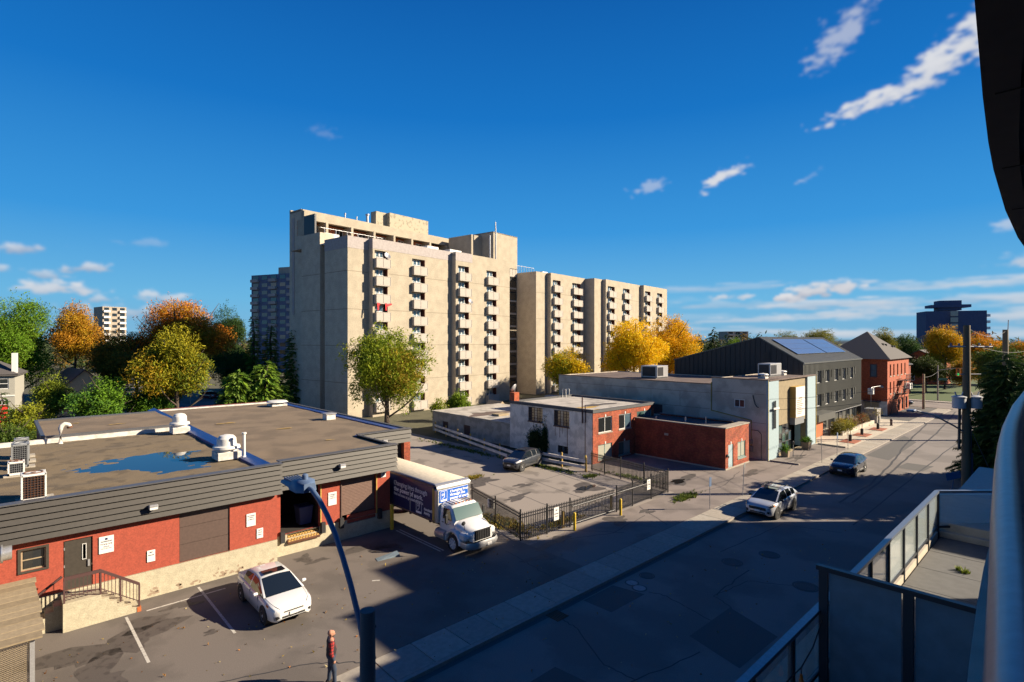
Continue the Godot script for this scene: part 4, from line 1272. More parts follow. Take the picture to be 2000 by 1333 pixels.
	obj("ladder_hoop", ld, M.sign_white, t)
	var ch := mb()
	bx(ch, 38.9, 39.6, 41.0, 41.7, 4.8, 5.75)
	obj("chimney", ch, M.brick_orange, t)
	dish(V(39.25, 41.3, 5.75), 0.45, 200, "white satellite dish on the brick chimney of the two storey building")
	# creeper on the white wall
	for q in [[37.9, 1.0, 1.5, 1.2, 1500, "dark green climbing shrub on the white block wall behind the grey car"], [36.6, 1.4, 0.5, 1.6, 500, "narrow ivy strand around the small barred window on the white wall"]]:
		var o := leaf_mass("climbing_plant", M.leaf, leaf_cluster(0.22, 0.1, 8), q[4], func() -> Array:
			return [V(38.95 - absf(rng.randfn(0, 0.12)), q[0] + rng.randfn(0, 0.42) * q[2] * 0.6, maxf(0.05, q[1] + rng.randfn(0, 0.45) * q[3])), rand_basis(rnd(0.6, 1.1)), Color(0.03, 0.055, 0.012) * rnd(0.6, 1.4)], self)
		tag(o, q[5], "climbing plant")
	# low grey wing
	var g := thing("low_grey_building", "low grey rendered shed with pale flat roof behind the guard rail", "building")
	var gs := mb()
	wall(gs, V(39.1, 41.75, 0), AD, LF, 0.0, 14.2, 0.0, 2.42, [[6.8, 8.0, 0.0, 1.42], [11.0, 12.1, 0.0, 1.4]], 0.12)
	wall(gs, V(39.1, 55.95, 0), AX, AD, 0.0, 11.0, 0.0, 2.42, [])
	wall(gs, V(50.1, 41.75, 0), AD, AX, 0.0, 14.2, 0.0, 2.42, [])
	obj("wall", gs, M.grey_block, g)
	for q in [[6.8, 8.0, 1.42], [11.0, 12.1, 1.4]]:
		var s := mb()
		slab_on(s, V(39.1, 41.75, 0), AD, LF, q[0] + 0.02, q[1] - 0.02, 0.0, q[2] - 0.02, -0.11, -0.06)
		obj("door", s, M.maroon, g)
	var gr := mb()
	bx(gr, 39.0, 50.2, 41.78, 56.05, 2.4, 2.5)
	var gro := obj("roof", gr, M.roof_pale, g)
	var hb := mb()
	cb(hb, V(42.2, 46.8, 2.62), Vector3(1.6, 0.22, 1.2))
	obj("hatch", hb, M.wood_grey, gro)
	var rs := mb()
	prism(rs, blob(42.5, 49.0, 2.6, 1.6, 95, 24, 0.5), 2.504, 2.504)
	obj("rust_patch", rs, M.roof_brown, gro)
	var wl := thing("low_wall", "low dark wall top between the two storey building and the tan hall", "wall")
	var ws := mb()
	bx(ws, 50.4, 51.6, 44.5, 47.5, 0, 4.2)
	obj("wall", ws, M.grey_block, wl)
	# small house gable far behind
	var sg := thing("small_gable", "little pitched porch roof at the foot of the apartment tower", "porch")
	var s3 := mb()
	hexa(s3, [V(53.4, 60.2, 1.2), V(55.6, 60.2, 1.2), V(55.6, 63, 1.2), V(53.4, 63, 1.2), V(54.5, 60.0, 2.1), V(54.51, 60.0, 2.1), V(54.51, 63, 2.1), V(54.5, 63, 2.1)])
	bx(s3, 53.6, 55.4, 60.4, 63, 0, 1.2)
	obj("roof", s3, M.stucco_beige, sg)

func dish(at: Vector3, r: float, yaw: float, label: String) -> void:
	var t := thing("satellite_dish", label, "satellite dish", at, deg_to_rad(yaw))
	var a := mb()
	tube(a, [Vector3.ZERO, Vector3(0, r * 0.8, 0)], 0.03, 6)
	obj("mast", a, M.galv, t)
	var st := mb()
	lathe(st, Vector3(0, r * 0.9, 0.0), [Vector2(0, 0), Vector2(r * 0.5, 0.03), Vector2(r * 0.85, 0.1), Vector2(r, 0.16), Vector2(r * 0.98, 0.18), Vector2(r * 0.5, 0.05), Vector2(0, 0.02)], 16, Vector3(0, 0.5, 0.866))
	obj("reflector", st, M.galv, t)
	var f := mb()
	tube(f, [Vector3(0, r * 0.5, 0.1), Vector3(0, r * 0.9, r * 0.9)], 0.02, 5)
	obj("feed_arm", f, M.grey_metal, t)

func brick_annex() -> void:
	var t := thing("brick_annex", "low dark red brick building with flat roof and a grey blue door", "building")
	var front := [[45.98, 46.95, 0.06, 2.12], [47.8, 49.4, 0.68, 2.12]]
	var st := mb()
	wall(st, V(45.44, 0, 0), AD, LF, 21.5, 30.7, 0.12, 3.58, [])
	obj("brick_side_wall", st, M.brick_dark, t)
	var s2 := mb()
	wall(s2, V(0, 21.5, 0), AX, FR, 45.44, 50.1, 0.12, 3.58, front, 0.12)
	wall(s2, V(50.1, 0, 0), AD, AX, 21.5, 30.7, 0.12, 3.58, [])
	obj("brick_wall", s2, M.brick_red, t)
	var f := mb()
	bx(f, 45.40, 50.14, 21.46, 30.7, -0.05, 0.12)
	obj("foundation", f, M.concrete, t)
	var d := mb()
	slab_on(d, V(0, 21.5, 0), AX, FR, 46.02, 46.91, 0.12, 2.1, -0.11, -0.06)
	var door := obj("door", d, M.pale_blue, t)
	var h := mb()
	slab_on(h, V(0, 21.5, 0), AX, FR, 46.08, 46.16, 0.95, 1.15, -0.06, 0.0)
	obj("handle", h, M.frame_dark, door)
	var w := window(t, V(0, 21.5, 0), AX, FR, 47.8, 49.4, 0.68, 2.12, 2, 1, M.frame_green, [M.curtain, M.curtain], 0.05, 0.09)
	var s := mb()
	slab_on(s, V(0, 21.5, 0), AX, FR, 47.75, 49.45, 0.58, 0.68, 0.0, 0.05)
	obj("sill", s, M.frame_green, w)
	for x in [46.45, 48.6]:
		var k := mb()
		slab_on(k, V(0, 21.5, 0), AX, FR, x - 0.06, x + 0.06, 2.12, 2.35, 0.0, 0.03)
		obj("keystone", k, M.sign_white, t)
	var vt := mb()
	slab_on(vt, V(45.44, 0, 0), AD, LF, 27.0, 27.4, 2.3, 2.5, 0.0, 0.04)
	obj("wall_vent", vt, M.concrete, t)
	var lb := mb()
	slab_on(lb, V(0, 21.5, 0), AX, FR, 45.6, 45.72, 1.1, 1.35, 0.0, 0.12)
	obj("meter_box", lb, M.frame_dark, t)
	var r := mb()
	bx(r, 45.6, 50.0, 21.7, 30.7, 3.4, 3.46)
	var roof := obj("roof", r, M.roof_dark, t)
	var c := mb()
	bx(c, 45.38, 45.62, 21.44, 30.7, 3.58, 3.66)
	bx(c, 45.62, 50.16, 21.44, 22.3, 3.58, 3.67)
	bx(c, 49.9, 50.16, 22.3, 30.7, 3.58, 3.66)
	obj("coping", c, M.concrete, roof)
	var p := mb()
	for q in [[47.2, 26.2, 0.10, 0.5], [46.6, 29.0, 0.08, 0.35], [47.6, 24.4, 0.05, 0.7]]:
		tube(p, [V(q[0], q[1], 3.44), V(q[0], q[1], 3.46 + q[3])], q[2], 10)
	obj("vent_pipe", p, M.galv, roof)
	var gp := mb()
	tube(gp, [V(49.2, 22.6, 3.7), V(48.9, 30.4, 3.75)], 0.05, 8)
	obj("gas_pipe", gp, M.roof_brown, roof)

func tan_building() -> void:
	var t := thing("tan_hall", "tan rendered hall with pale blue corner piers, a cross and a glazed entrance", "building")
	var X0 := 51.95
	var st := mb()
	wall(st, V(X0, 0, 0), AD, LF, 20.6, 26.0, 0.0, 7.46, [[22.68, 23.72, 4.72, 5.52]], 0.1)
	wall(st, V(X0 + 0.03, 0, 0), AD, LF, 26.0, 46.5, 0.0, 6.78, [[31.6, 32.9, 3.2, 4.25]], 0.1)
	wall(st, V(0, 46.5, 0), AX, AD, X0, 64.6, 0.0, 6.78, [])
	wall(st, V(64.6, 0, 0), AD, AX, 20.6, 46.5, 0.0, 6.78, [])
	wall(st, V(0, 26.0, 0), AX, AD, X0, 64.6, 6.5, 7.4, [])
	obj("side_wall", st, M.tan_side_lifted, t)
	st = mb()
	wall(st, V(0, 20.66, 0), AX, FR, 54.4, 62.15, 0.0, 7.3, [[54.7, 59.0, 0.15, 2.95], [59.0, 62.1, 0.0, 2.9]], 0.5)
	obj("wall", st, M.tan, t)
	# faint panel joints
	for q in [[26.2, 46.2, 5.9], [26.2, 46.2, 4.3], [20.7, 25.8, 6.1], [20.7, 25.8, 3.4]]:
		var j := mb()
		slab_on(j, V(X0, 0, 0), AD, LF, q[0], q[1], q[2], q[2] + 0.025, 0.0, 0.004)
		obj("joint", j, M.roof_brown, t)
	for d in [29.5, 33.0, 36.5, 40.0, 43.5]:
		var j := mb()
		slab_on(j, V(X0 + 0.03, 0, 0), AD, LF, d, d + 0.025, 4.33 if int(d) % 2 else 2.6, 5.9 if int(d) % 2 else 4.3, 0.0, 0.004)
		obj("joint", j, M.roof_brown, t)
	for q in [[X0 - 0.02, 54.4, 7.5], [62.15, 64.65, 7.42]]:
		var p := mb()
		bx(p, q[0], q[1], 20.48, 20.66, 0.0, q[2])
		obj("corner_pier", p, M.pale_blue, t)
	var tr := mb()
	bx(tr, X0 - 0.05, X0 + 0.03, 20.46, 20.48, 0.0, 7.5)
	obj("edge_trim", tr, M.tan_trim, t)
	var tr2 := mb()
	bx(tr2, 64.62, 64.72, 20.44, 20.52, 0.0, 7.44)
	obj("edge_trim", tr2, M.tan_trim, t)
	var yp := mb()
	tube(yp, [V(X0 - 0.06, 26.02, 7.0), V(X0 - 0.06, 26.02, 4.2), V(X0 - 0.06, 22.04, 3.6), V(X0 - 0.06, 22.04, 0.6)], 0.05, 6)
	obj("gas_pipe", yp, M.tan_trim, t)
	var mt := mb()
	cb(mt, V(X0 - 0.16, 22.05, 0.9), Vector3(0.3, 0.5, 0.4), 0.03)
	cb(mt, V(X0 - 0.12, 22.05, 1.6), Vector3(0.22, 0.4, 0.3), 0.03)
	obj("gas_meter", mt, M.grey_metal, t)
	var cb_ := mb()
	tube(cb_, [V(X0 - 0.05, 21.1, 0.1), V(X0 - 0.05, 21.1, 2.4), V(X0 - 0.05, 21.4, 2.7), V(X0 - 0.05, 22.0, 2.7)], 0.025, 6)
	tube(cb_, [V(X0 - 0.04, 21.9, 6.0), V(X0 - 0.06, 21.7, 5.2), V(X0 - 0.05, 21.5, 4.9), V(X0 - 0.2, 21.3, 4.9)], 0.04, 6)
	obj("cable", cb_, M.frame_dark, t)
	window(t, V(X0, 0, 0), AD, LF, 22.68, 23.72, 4.72, 5.52, 2, 1, M.frame_white, [M.balcony_brick, M.maroon], 0.02, 0.07)
	var bw := mb()
	slab_on(bw, V(X0 + 0.03, 0, 0), AD, LF, 31.6, 32.9, 3.2, 4.25, -0.1, -0.06)
	obj("blocked_window", bw, M.maroon, t)
	# cross on the left pier
	var cr := thing("wall_cross", "slim metal cross on the pale blue pier of the tan hall", "cross", V(53.1, 20.4, 0))
	for q in [[-0.16, -0.05, 2.9, 5.45], [0.1, 0.2, 2.9, 5.5]]:
		var s := mb()
		slab_on(s, Vector3.ZERO, AX, FR, q[0], q[1], q[2], q[3], 0.0, 0.1)
		obj("upright", s, M.frame_dark, cr)
	var s4 := mb()
	slab_on(s4, Vector3.ZERO, AX, FR, -0.55, 0.75, 4.68, 4.86, 0.08, 0.2)
	obj("crossbar", s4, M.white_paint, cr)
	# lit-from-the-sun sign box
	var sg := thing("sign_box", "tall white sign box with orange side on the front of the tan hall", "sign", V(58.9, 20.65, 0))
	var sb := mb()
	slab_on(sb, Vector3.ZERO, AX, FR, -1.25, 1.25, 3.45, 6.55, 0.0, 0.55)
	obj("case", sb, M.ochre, sg)
	var sf := mb()
	slab_on(sf, Vector3.ZERO, AX, FR, -1.2, 1.25, 3.5, 6.52, 0.55, 0.58)
	obj("face", sf, M.sign_white, sg)
	var su := mb()
	slab_on(su, Vector3.ZERO, AX, FR, -1.25, 1.25, 2.75, 3.43, 0.0, 0.5)
	obj("lower_box", su, M.grey_metal, sg)
	var ln := mb()
	for i in 9:
		slab_on(ln, Vector3.ZERO, AX, FR, -0.9 if i else -0.5, (0.8 - 0.25 * (i % 3)) if i else 0.5, 5.3 - i * 0.19, (5.4 if i else 5.46) - i * 0.19, 0.58, 0.585)
	obj("print", ln, M.concrete_2, sg)
	# entrance
	var en := window(t, V(0, 20.66, 0), AX, FR, 54.7, 59.0, 0.15, 2.95, 5, 3, M.frame_dark, [M.glass, M.glass_blue, M.glass, M.glass_green], 0.25, 0.09, "glazed_screen")
	en.set_meta("label", "dark gridded glass entrance screen")
	var al := mb()
	slab_on(al, V(0, 20.66, 0), AX, FR, 59.0, 62.15, 0.0, 2.9, -2.0, -1.9)
	slab_on(al, V(0, 20.66, 0), AX, FR, 59.0, 59.1, 0.0, 2.9, -1.9, -0.5)
	slab_on(al, V(0, 20.66, 0), AX, FR, 62.05, 62.15, 0.0, 2.9, -1.9, -0.5)
	slab_on(al, V(0, 20.66, 0), AX, FR, 59.0, 62.15, 2.9, 3.0, -1.9, -0.5)
	obj("entrance_alcove", al, M.pale_blue, t)
	# roofs
	var r := mb()
	bx(r, X0 + 0.1, 64.5, 20.7, 25.9, 7.2, 7.34)
	bx(r, X0 + 0.1, 64.5, 26.1, 46.4, 6.6, 6.7)
	var roof := obj("roof", r, M.roof_brown, t)
	var c := mb()
	bx(c, X0 - 0.05, X0 + 0.18, 20.46, 26.1, 7.46, 7.53)
	bx(c, X0 + 0.18, 64.7, 20.44, 20.75, 7.36, 7.5)
	bx(c, X0 - 0.02, X0 + 0.2, 26.1, 46.6, 6.78, 6.85)
	obj("coping", c, M.roof_brown, roof)
	ac_box(60.2, 23.6, 7.34, 3.0, 1.25, 1.3, "white boxy air handler on the front roof of the tan hall")
	ac_box(56.8, 35.6, 6.7, 2.4, 1.35, 2.2, "grey boxy air handler on the rear roof of the tan hall")
	roof_vent(56.0, 22.6, 7.34, 0.4, 0.6, "small mushroom vent on the tan hall roof left of the white air handler", false)
	roof_vent(63.0, 23.4, 7.34, 0.4, 0.6, "small mushroom vent on the tan hall roof right of the white air handler", false)
	# planters at the door
	for q in [[55.0, 20.1, 0.5, 0.6, "narrow planter of green leaves left of the glazed entrance"], [60.4, 20.0, 0.95, 0.75, "wide planter of green leaves right of the glazed entrance"]]:
		var p := thing("planter", q[4], "planter", V(q[0], q[1], 0), 0.0, "planters at the tan hall entrance")
		var s := mb()
		var a: float = q[2] * 0.5
		hexa(s, [Vector3(-a * 0.8, 0, 0.3), Vector3(a * 0.8, 0, 0.3), Vector3(a * 0.8, 0, -0.3), Vector3(-a * 0.8, 0, -0.3), Vector3(-a, q[3], 0.36), Vector3(a, q[3], 0.36), Vector3(a, q[3], -0.36), Vector3(-a, q[3], -0.36)])
		obj("pot", s, M.planter, p)
		leaf_mass("foliage", M.leaf, leaf_cluster(0.2, 0.12, 8), 60, func() -> Array:
			return [Vector3(rng.randfn(0, 0.3) * q[2], q[3] + absf(rng.randfn(0, 0.2)), rng.randfn(0, 0.15)), rand_basis(rnd(0.6, 1.1)), Color(0.10, 0.20, 0.02) * rnd(0.7, 1.3)], p)

func ac_box(x: float, d: float, h: float, sx: float, sy: float, sz: float, label: String) -> void:
	var t := thing("air_handler", label, "air conditioner", V(x, d, h))
	var st := mb()
	cb(st, Vector3(0, sy * 0.5 + 0.15, 0), Vector3(sx, sy, sz), 0.03)
	obj("case", st, M.galv, t)
	var g := mb()
	cb(g, Vector3(-sx * 0.2, sy * 0.5 + 0.15, sz * 0.5), Vector3(sx * 0.5, sy * 0.75, 0.03))
	cb(g, Vector3(-sx * 0.5, sy * 0.5 + 0.15, 0), Vector3(0.03, sy * 0.8, sz * 0.8))
	obj("grille", g, M.metal_dark, t)
	var b := mb()
	cb(b, Vector3(0, 0.07, 0), Vector3(sx + 0.2, 0.16, sz * 0.9))
	obj("base", b, M.roof_dark, t)

# ---------------------------------------------------------------- grey metal clad building
func grey_building() -> void:
	var t := thing("metal_clad_building", "grey ribbed metal building with a dark gable end and solar panels on its roof", "building")
	var x0 := 66.9
	var x1 := 89.8
	var d0 := 22.5
	var d1 := 38.8
	var e := 8.5
	var rd := 27.5
	var rh := 11.5
	var holes := []
	var big := [71.4, 74.55, 77.97, 81.25, 84.48]
	for x in big:
		for q in [[6.0, 7.5], [3.2, 4.65]]:
			holes.append([x, x + 1.6, q[0], q[1]])
			holes.append([x + 1.95, x + 2.5, q[0] + 0.5, q[1]])
	var st := mb()
	wall(st, V(0, d0, 0), AX, FR, x0, x1, 1.95, e, holes, 0.22)
	obj("front_wall", st, M.metal_clad, t)
	var gl := mb()
	wall(gl, V(0, d0 + 0.5, 0), AX, FR, x0, x1, 0.0, 1.95, [], 0.1)
	bx(gl, x0, x1, d0, d0 + 0.5, 1.9, 1.95)
	obj("ground_floor", gl, M.metal_clad, t)
	var tr := mb()
	bx(tr, x0, x1 + 0.05, d0 - 0.04, d0, 1.93, 2.02)
	bx(tr, x0, x1 + 0.05, d0 - 0.10, d0, e - 0.06, e + 0.06)
	obj("trim", tr, M.galv, t)
	for q in holes:
		window(t, V(0, d0, 0), AX, FR, q[0], q[1], q[2], q[3], 2 if q[1] - q[0] > 1 else 1, 1, M.frame_white, M.glass, 0.16, 0.05)
	for x in [71.6, 74.8, 78.0, 81.3, 84.6, 87.4]:
		window(t, V(0, d0 + 0.5, 0), AX, FR, x, x + 1.5, 0.1, 1.85, 1, 1, M.frame_dark, M.glass, -0.08, 0.06)
	# standing seams
	var rb := mb()
	var x := x0 + 0.3
	while x < x1:
		var cuts := [1.95]
		for q in holes:
			if x > q[0] - 0.03 and x < q[1] + 0.03:
				cuts.append(q[2]); cuts.append(q[3])
		cuts.append(e - 0.06)
		cuts.sort()
		for i in range(0, cuts.size() - 1, 2):
			bx(rb, x - 0.03, x + 0.03, d0 - 0.05, d0, cuts[i], cuts[i + 1])
		x += 0.42
	obj("seam", rb, M.metal_clad, t).set_meta("kind", "stuff")
	var gb := mb()
	gb.set_smooth_group(-1)
	for xx in [x0, x1]:
		tri(gb, V(xx, d0, e), V(xx, rd, rh), V(xx, d1, e))
		quad(gb, V(xx, d0, 0), V(xx, d0, e), V(xx, d1, e), V(xx, d1, 0))
	quad(gb, V(x0, d1, 0), V(x0, d1, e), V(x1, d1, e), V(x1, d1, 0))
	obj("gable_wall", gb, M.metal_dark, t)
	var gs := mb()
	var d := d0 + 0.5
	while d < d1:
		var top := e + (rh - e) * ((d - d0) / (rd - d0) if d < rd else (d1 - d) / (d1 - rd))
		bx(gs, x0 - 0.05, x0, d - 0.025, d + 0.025, 4.0, top - 0.05)
		d += 0.62
	obj("gable_seam", gs, M.metal_dark, t).set_meta("kind", "stuff")
	var gw := mb()
	slab_on(gw, V(x0, 0, 0), AD, LF, 26.2, 26.9, 8.0, 9.8, 0.0, 0.06)
	obj("gable_louvre", gw, M.black, t)
	var rf := mb()
	var s := Vector3(0, 0.1, 0)
	hexa(rf, [V(x0 - 0.1, d0 - 0.15, e - 0.02), V(x1 + 0.1, d0 - 0.15, e - 0.02), V(x1 + 0.1, rd, rh), V(x0 - 0.1, rd, rh), V(x0 - 0.1, d0 - 0.15, e + 0.1), V(x1 + 0.1, d0 - 0.15, e + 0.1), V(x1 + 0.1, rd, rh + 0.12), V(x0 - 0.1, rd, rh + 0.12)])
	hexa(rf, [V(x0 - 0.1, rd, rh), V(x1 + 0.1, rd, rh), V(x1 + 0.1, d1 + 0.1, e), V(x0 - 0.1, d1 + 0.1, e), V(x0 - 0.1, rd, rh + 0.12), V(x1 + 0.1, rd, rh + 0.12), V(x1 + 0.1, d1 + 0.1, e + 0.12), V(x0 - 0.1, d1 + 0.1, e + 0.12)])
	var roof := obj("roof", rf, M.metal_clad, t)
	var rs := mb()
	x = x0
	while x < x1:
		hexa(rs, [V(x - 0.02, d0 - 0.15, e + 0.1), V(x + 0.02, d0 - 0.15, e + 0.1), V(x + 0.02, rd, rh + 0.12), V(x - 0.02, rd, rh + 0.12), V(x - 0.02, d0 - 0.15, e + 0.14), V(x + 0.02, d0 - 0.15, e + 0.14), V(x + 0.02, rd, rh + 0.16), V(x - 0.02, rd, rh + 0.16)])
		x += 0.6
	obj("roof_seam", rs, M.metal_clad, roof).set_meta("kind", "stuff")
	# two arrays of solar panels, clear of the seams
	var slope := atan2(rh - e, rd - d0)
	var along := Vector3(0, sin(slope), -cos(slope))
	var ll := Vector2(rd - d0, rh - e).length()
	var k := 0
	for arr in [[68.9, 10, "left array of blue solar panels on the grey metal roof"], [79.3, 8, "right array of blue solar panels on the grey metal roof"]]:
		var a := thing("solar_array", arr[2], "solar panels", V(arr[0], d0, e), 0.0, "solar arrays on the metal roof")
		var pm := box_mesh(0.97, 0.04, 1.12, 0.008)
		for i in arr[1]:
			for j in 3:
				var p := along * (1.55 + j * 1.16 + 0.5) + Vector3(0.5 + i * 1.0, 0.30, 0)
				put("panel", pm, M.solar, a, p, Vector3(slope, 0, 0))
		k += 1
	# entrance canopy and orange door recess
	var c := thing("entrance_canopy", "boxy grey entrance canopy with an orange wooden side on the metal building", "canopy", V(70.4, 22.4, 0))
	var cs := mb()
	slab_on(cs, Vector3.ZERO, AX, FR, -3.4, 2.4, 1.95, 2.75, 0.1, 1.5)
	obj("canopy_roof", cs, M.metal_clad, c)
	var co := mb()
	slab_on(co, Vector3.ZERO, AX, FR, -3.3, 0.0, 0.05, 1.93, 0.1, 0.9)
	obj("orange_panel", co, M.orange_wood, c)
	var cp := mb()
	slab_on(cp, Vector3.ZERO, AX, FR, 0.5, 0.62, 0.0, 1.95, 1.3, 1.45)
	obj("post", cp, M.frame_dark, c)
	# planting bed with a low wall
	var bw := mb()
	bx(bw, 72.0, 87.0, 19.9, 20.15, 0.0, 0.45)
	tag(obj("planter_wall", bw, M.plaza), "long low pale concrete planter wall in front of the metal building", "wall")
	for q in [[72.8, 20.6, 500, "green and yellow shrub at the near end of the planter wall", Color(0.16, 0.15, 0.03)], [75.6, 21.2, 450, "yellow feathery bush behind the planter wall", Color(0.30, 0.22, 0.03)], [79.5, 20.9, 350, "dry pinkish grasses in the middle of the planter bed", Color(0.25, 0.17, 0.09)], [84.0, 20.8, 350, "dry low grasses at the far end of the planter bed", Color(0.22, 0.16, 0.07)]]:
		var o := leaf_mass("shrub", M.leaf, leaf_cluster(0.3, 0.14, 9), q[2], func() -> Array:
			return [V(q[0] + rng.randfn(0, 0.7), q[1] + rng.randfn(0, 0.25), 0.2 + absf(rng.randfn(0, 0.45))), rand_basis(rnd(0.5, 1.0)), (q[4] as Color) * rnd(0.6, 1.3)], self)
		tag(o, q[3], "shrub", "plants in the bed before the metal building")

# ---------------------------------------------------------------- red brick three-storey building and the street corner
func hip_roof(st: SurfaceTool, x0: float, x1: float, d0: float, d1: float, h: float, ax: float, ad: float, ah: float) -> void:
	st.set_smooth_group(-1)
	var a := V(ax, ad, ah)
	var p := [V(x0, d0, h), V(x1, d0, h), V(x1, d1, h), V(x0, d1, h)]
	for i in 4:
		tri(st, p[i], a, p[(i + 1) % 4])
	quad(st, p[0], p[1], p[2], p[3])

func red_building() -> void:
	var t := thing("red_brick_building", "three storey orange red brick building with dark hipped roof and fire escape", "building")
	var x0 := 96.2
	var x1 := 110.0
	var d0 := 20.7
	var d1 := 29.6
	var holes := []
	for x in [97.6, 99.7, 102.1, 104.6, 107.0]:
		holes.append([x, x + 0.75, 5.8, 7.55])
		if x < 103 or x > 106:
			holes.append([x, x + 0.75, 3.15, 4.9])
	for x in [102.6, 105.2, 107.8]:
		holes.append([x, x + 1.3, 0.1, 2.0])
	var st := mb()
	wall(st, V(0, d0, 0), AX, FR, x0, x1, 0, 8.4, holes, 0.18)
	wall(st, V(x0, 0, 0), AD, LF, d0, d1, 2.05, 8.4, [[22.0, 22.95, 5.6, 7.6]], 0.15)
	wall(st, V(x1, 0, 0), AD, AX, d0, d1, 0, 8.4, [])
	wall(st, V(0, d1, 0), AX, AD, x0, x1, 0, 8.4, [])
	obj("brick_wall", st, M.brick_orange, t)
	var b := mb()
	wall(b, V(x0 - 0.03, 0, 0), AD, LF, d0, d1, 0, 2.05, [], 0.1)
	obj("white_base", b, M.white_block, t)
	for i in holes.size():
		var q: Array = holes[i]
		var w := window(t, V(0, d0, 0), AX, FR, q[0], q[1], q[2], q[3], 1, 2, M.frame_dark if q[2] > 1 else M.frame_green, M.glass, 0.12, 0.06)
		if q[2] > 1:
			var s := mb()
			slab_on(s, V(0, d0, 0), AX, FR, q[0] - 0.08, q[1] + 0.08, q[2] - 0.14, q[2], 0.0, 0.07)
			obj("sill", s, M.concrete, w)
	window(t, V(x0, 0, 0), AD, LF, 22.0, 22.95, 5.6, 7.6, 1, 2, M.frame_dark, M.glass_blue, 0.03, 0.1)
	var r := mb()
	hip_roof(r, x0 - 0.45, x1 + 0.45, d0 - 0.45, d1 + 0.45, 8.35, 103.2, 25.0, 12.65)
	var roof := obj("roof", r, M.shingle, t)
	var v := mb()
	for q in [[102.2, 22.6], [103.6, 22.5], [106.2, 22.2], [107.4, 22.2]]:
		var hh: float = 8.35 + (q[1] - 20.25) / (25.0 - 20.25) * 4.3
		cb(v, V(q[0], q[1], hh + 0.05), Vector3(0.3, 0.35, 0.3))
	obj("roof_vent", v, M.black, roof)
	var dw := mb()
	cb(dw, V(x0 - 0.3, 22.6, 0.95), Vector3(0.7, 1.9, 1.8))
	obj("porch", dw, M.wood_grey, t)
	var dwr := mb()
	cb(dwr, V(x0 - 0.35, 22.6, 1.98), Vector3(1.0, 0.12, 2.2))
	obj("porch_roof", dwr, M.shingle, t)
	# fire escape
	var f := thing("fire_escape", "black iron fire escape stair on the front of the red brick building", "fire escape")
	for q in [[102.6, 106.2, 4.9], [100.6, 104.0, 2.9]]:
		var p := mb()
		bx(p, q[0], q[1], d0 - 1.1, d0 - 0.02, q[2] - 0.06, q[2])
		var pl := obj("landing", p, M.fence_black, f)
		var l := mb()
		for i in 9:
			var xx: float = q[0] + (q[1] - q[0]) * i / 8.0
			tube(l, [V(xx, d0 - 1.08, q[2]), V(xx, d0 - 1.08, q[2] + 0.95)], 0.02, 5)
		tube(l, [V(q[0], d0 - 1.08, q[2] + 0.95), V(q[1], d0 - 1.08, q[2] + 0.95)], 0.03, 5)
		tube(l, [V(q[0], d0 - 1.08, q[2] + 0.5), V(q[1], d0 - 1.08, q[2] + 0.5)], 0.02, 5)
		obj("railing", l, M.fence_black, pl)
	for q in [[103.8, 4.9, 101.6, 2.9], [100.7, 2.9, 97.2, 0.05]]:
		var s := mb()
		for dd in [0.15, 0.95]:
			tube(s, [V(q[0], d0 - dd, q[1]), V(q[2], d0 - dd, q[3])], 0.05, 5)
			tube(s, [V(q[0], d0 - dd, q[1] + 0.9), V(q[2], d0 - dd, q[3] + 0.9)], 0.03, 5)
		obj("stringer", s, M.fence_black, f)
		for i in 11:
			var k := (i + 0.5) / 11.0
			put("tread", box_mesh(0.24, 0.03, 0.8), M.fence_black, f, V(lerpf(q[0], q[2], k), d0 - 0.55, lerpf(q[1], q[3], k)))
	var a := thing("wall_unit", "white air conditioner hung on the red brick front by the fire escape", "air conditioner", V(107.9, 20.3, 3.75))
	var as_ := mb()
	cb(as_, Vector3.ZERO, Vector3(1.8, 0.95, 0.7), 0.04)
	obj("case", as_, M.white_paint, a)
	var ag := mb()
	cb(ag, Vector3(0.2, 0, 0.36), Vector3(0.8, 0.7, 0.02))
	obj("grille", ag, M.grey_metal, a)
	var hu := thing("wall_unit", "small white box unit in the gap beside the metal building", "air conditioner", V(94.6, 22.4, 3.6))
	var hs := mb()
	cb(hs, Vector3.ZERO, Vector3(0.9, 0.9, 0.7), 0.04)
	obj("case", hs, M.white_paint, hu)
	var gp := thing("lamp_bracket", "thin grey bracket arm lamp before the side of the red brick building", "lamp", V(91.2, 21.6, 0))
	var gs := mb()
	tube(gs, [Vector3(0, 0, 0), Vector3(0, 4.2, 0), Vector3(0.15, 4.4, 0), Vector3(4.6, 4.4, 0.2)], 0.05, 8)
	obj("arm", gs, M.galv, gp)
	var gh := mb()
	lathe(gh, Vector3(4.7, 4.1, 0.2), [Vector2(0.28, 0), Vector2(0.3, 0.15), Vector2(0.15, 0.34), Vector2(0, 0.36)], 12)
	obj("lamp_head", gh, M.grey_metal, gp)

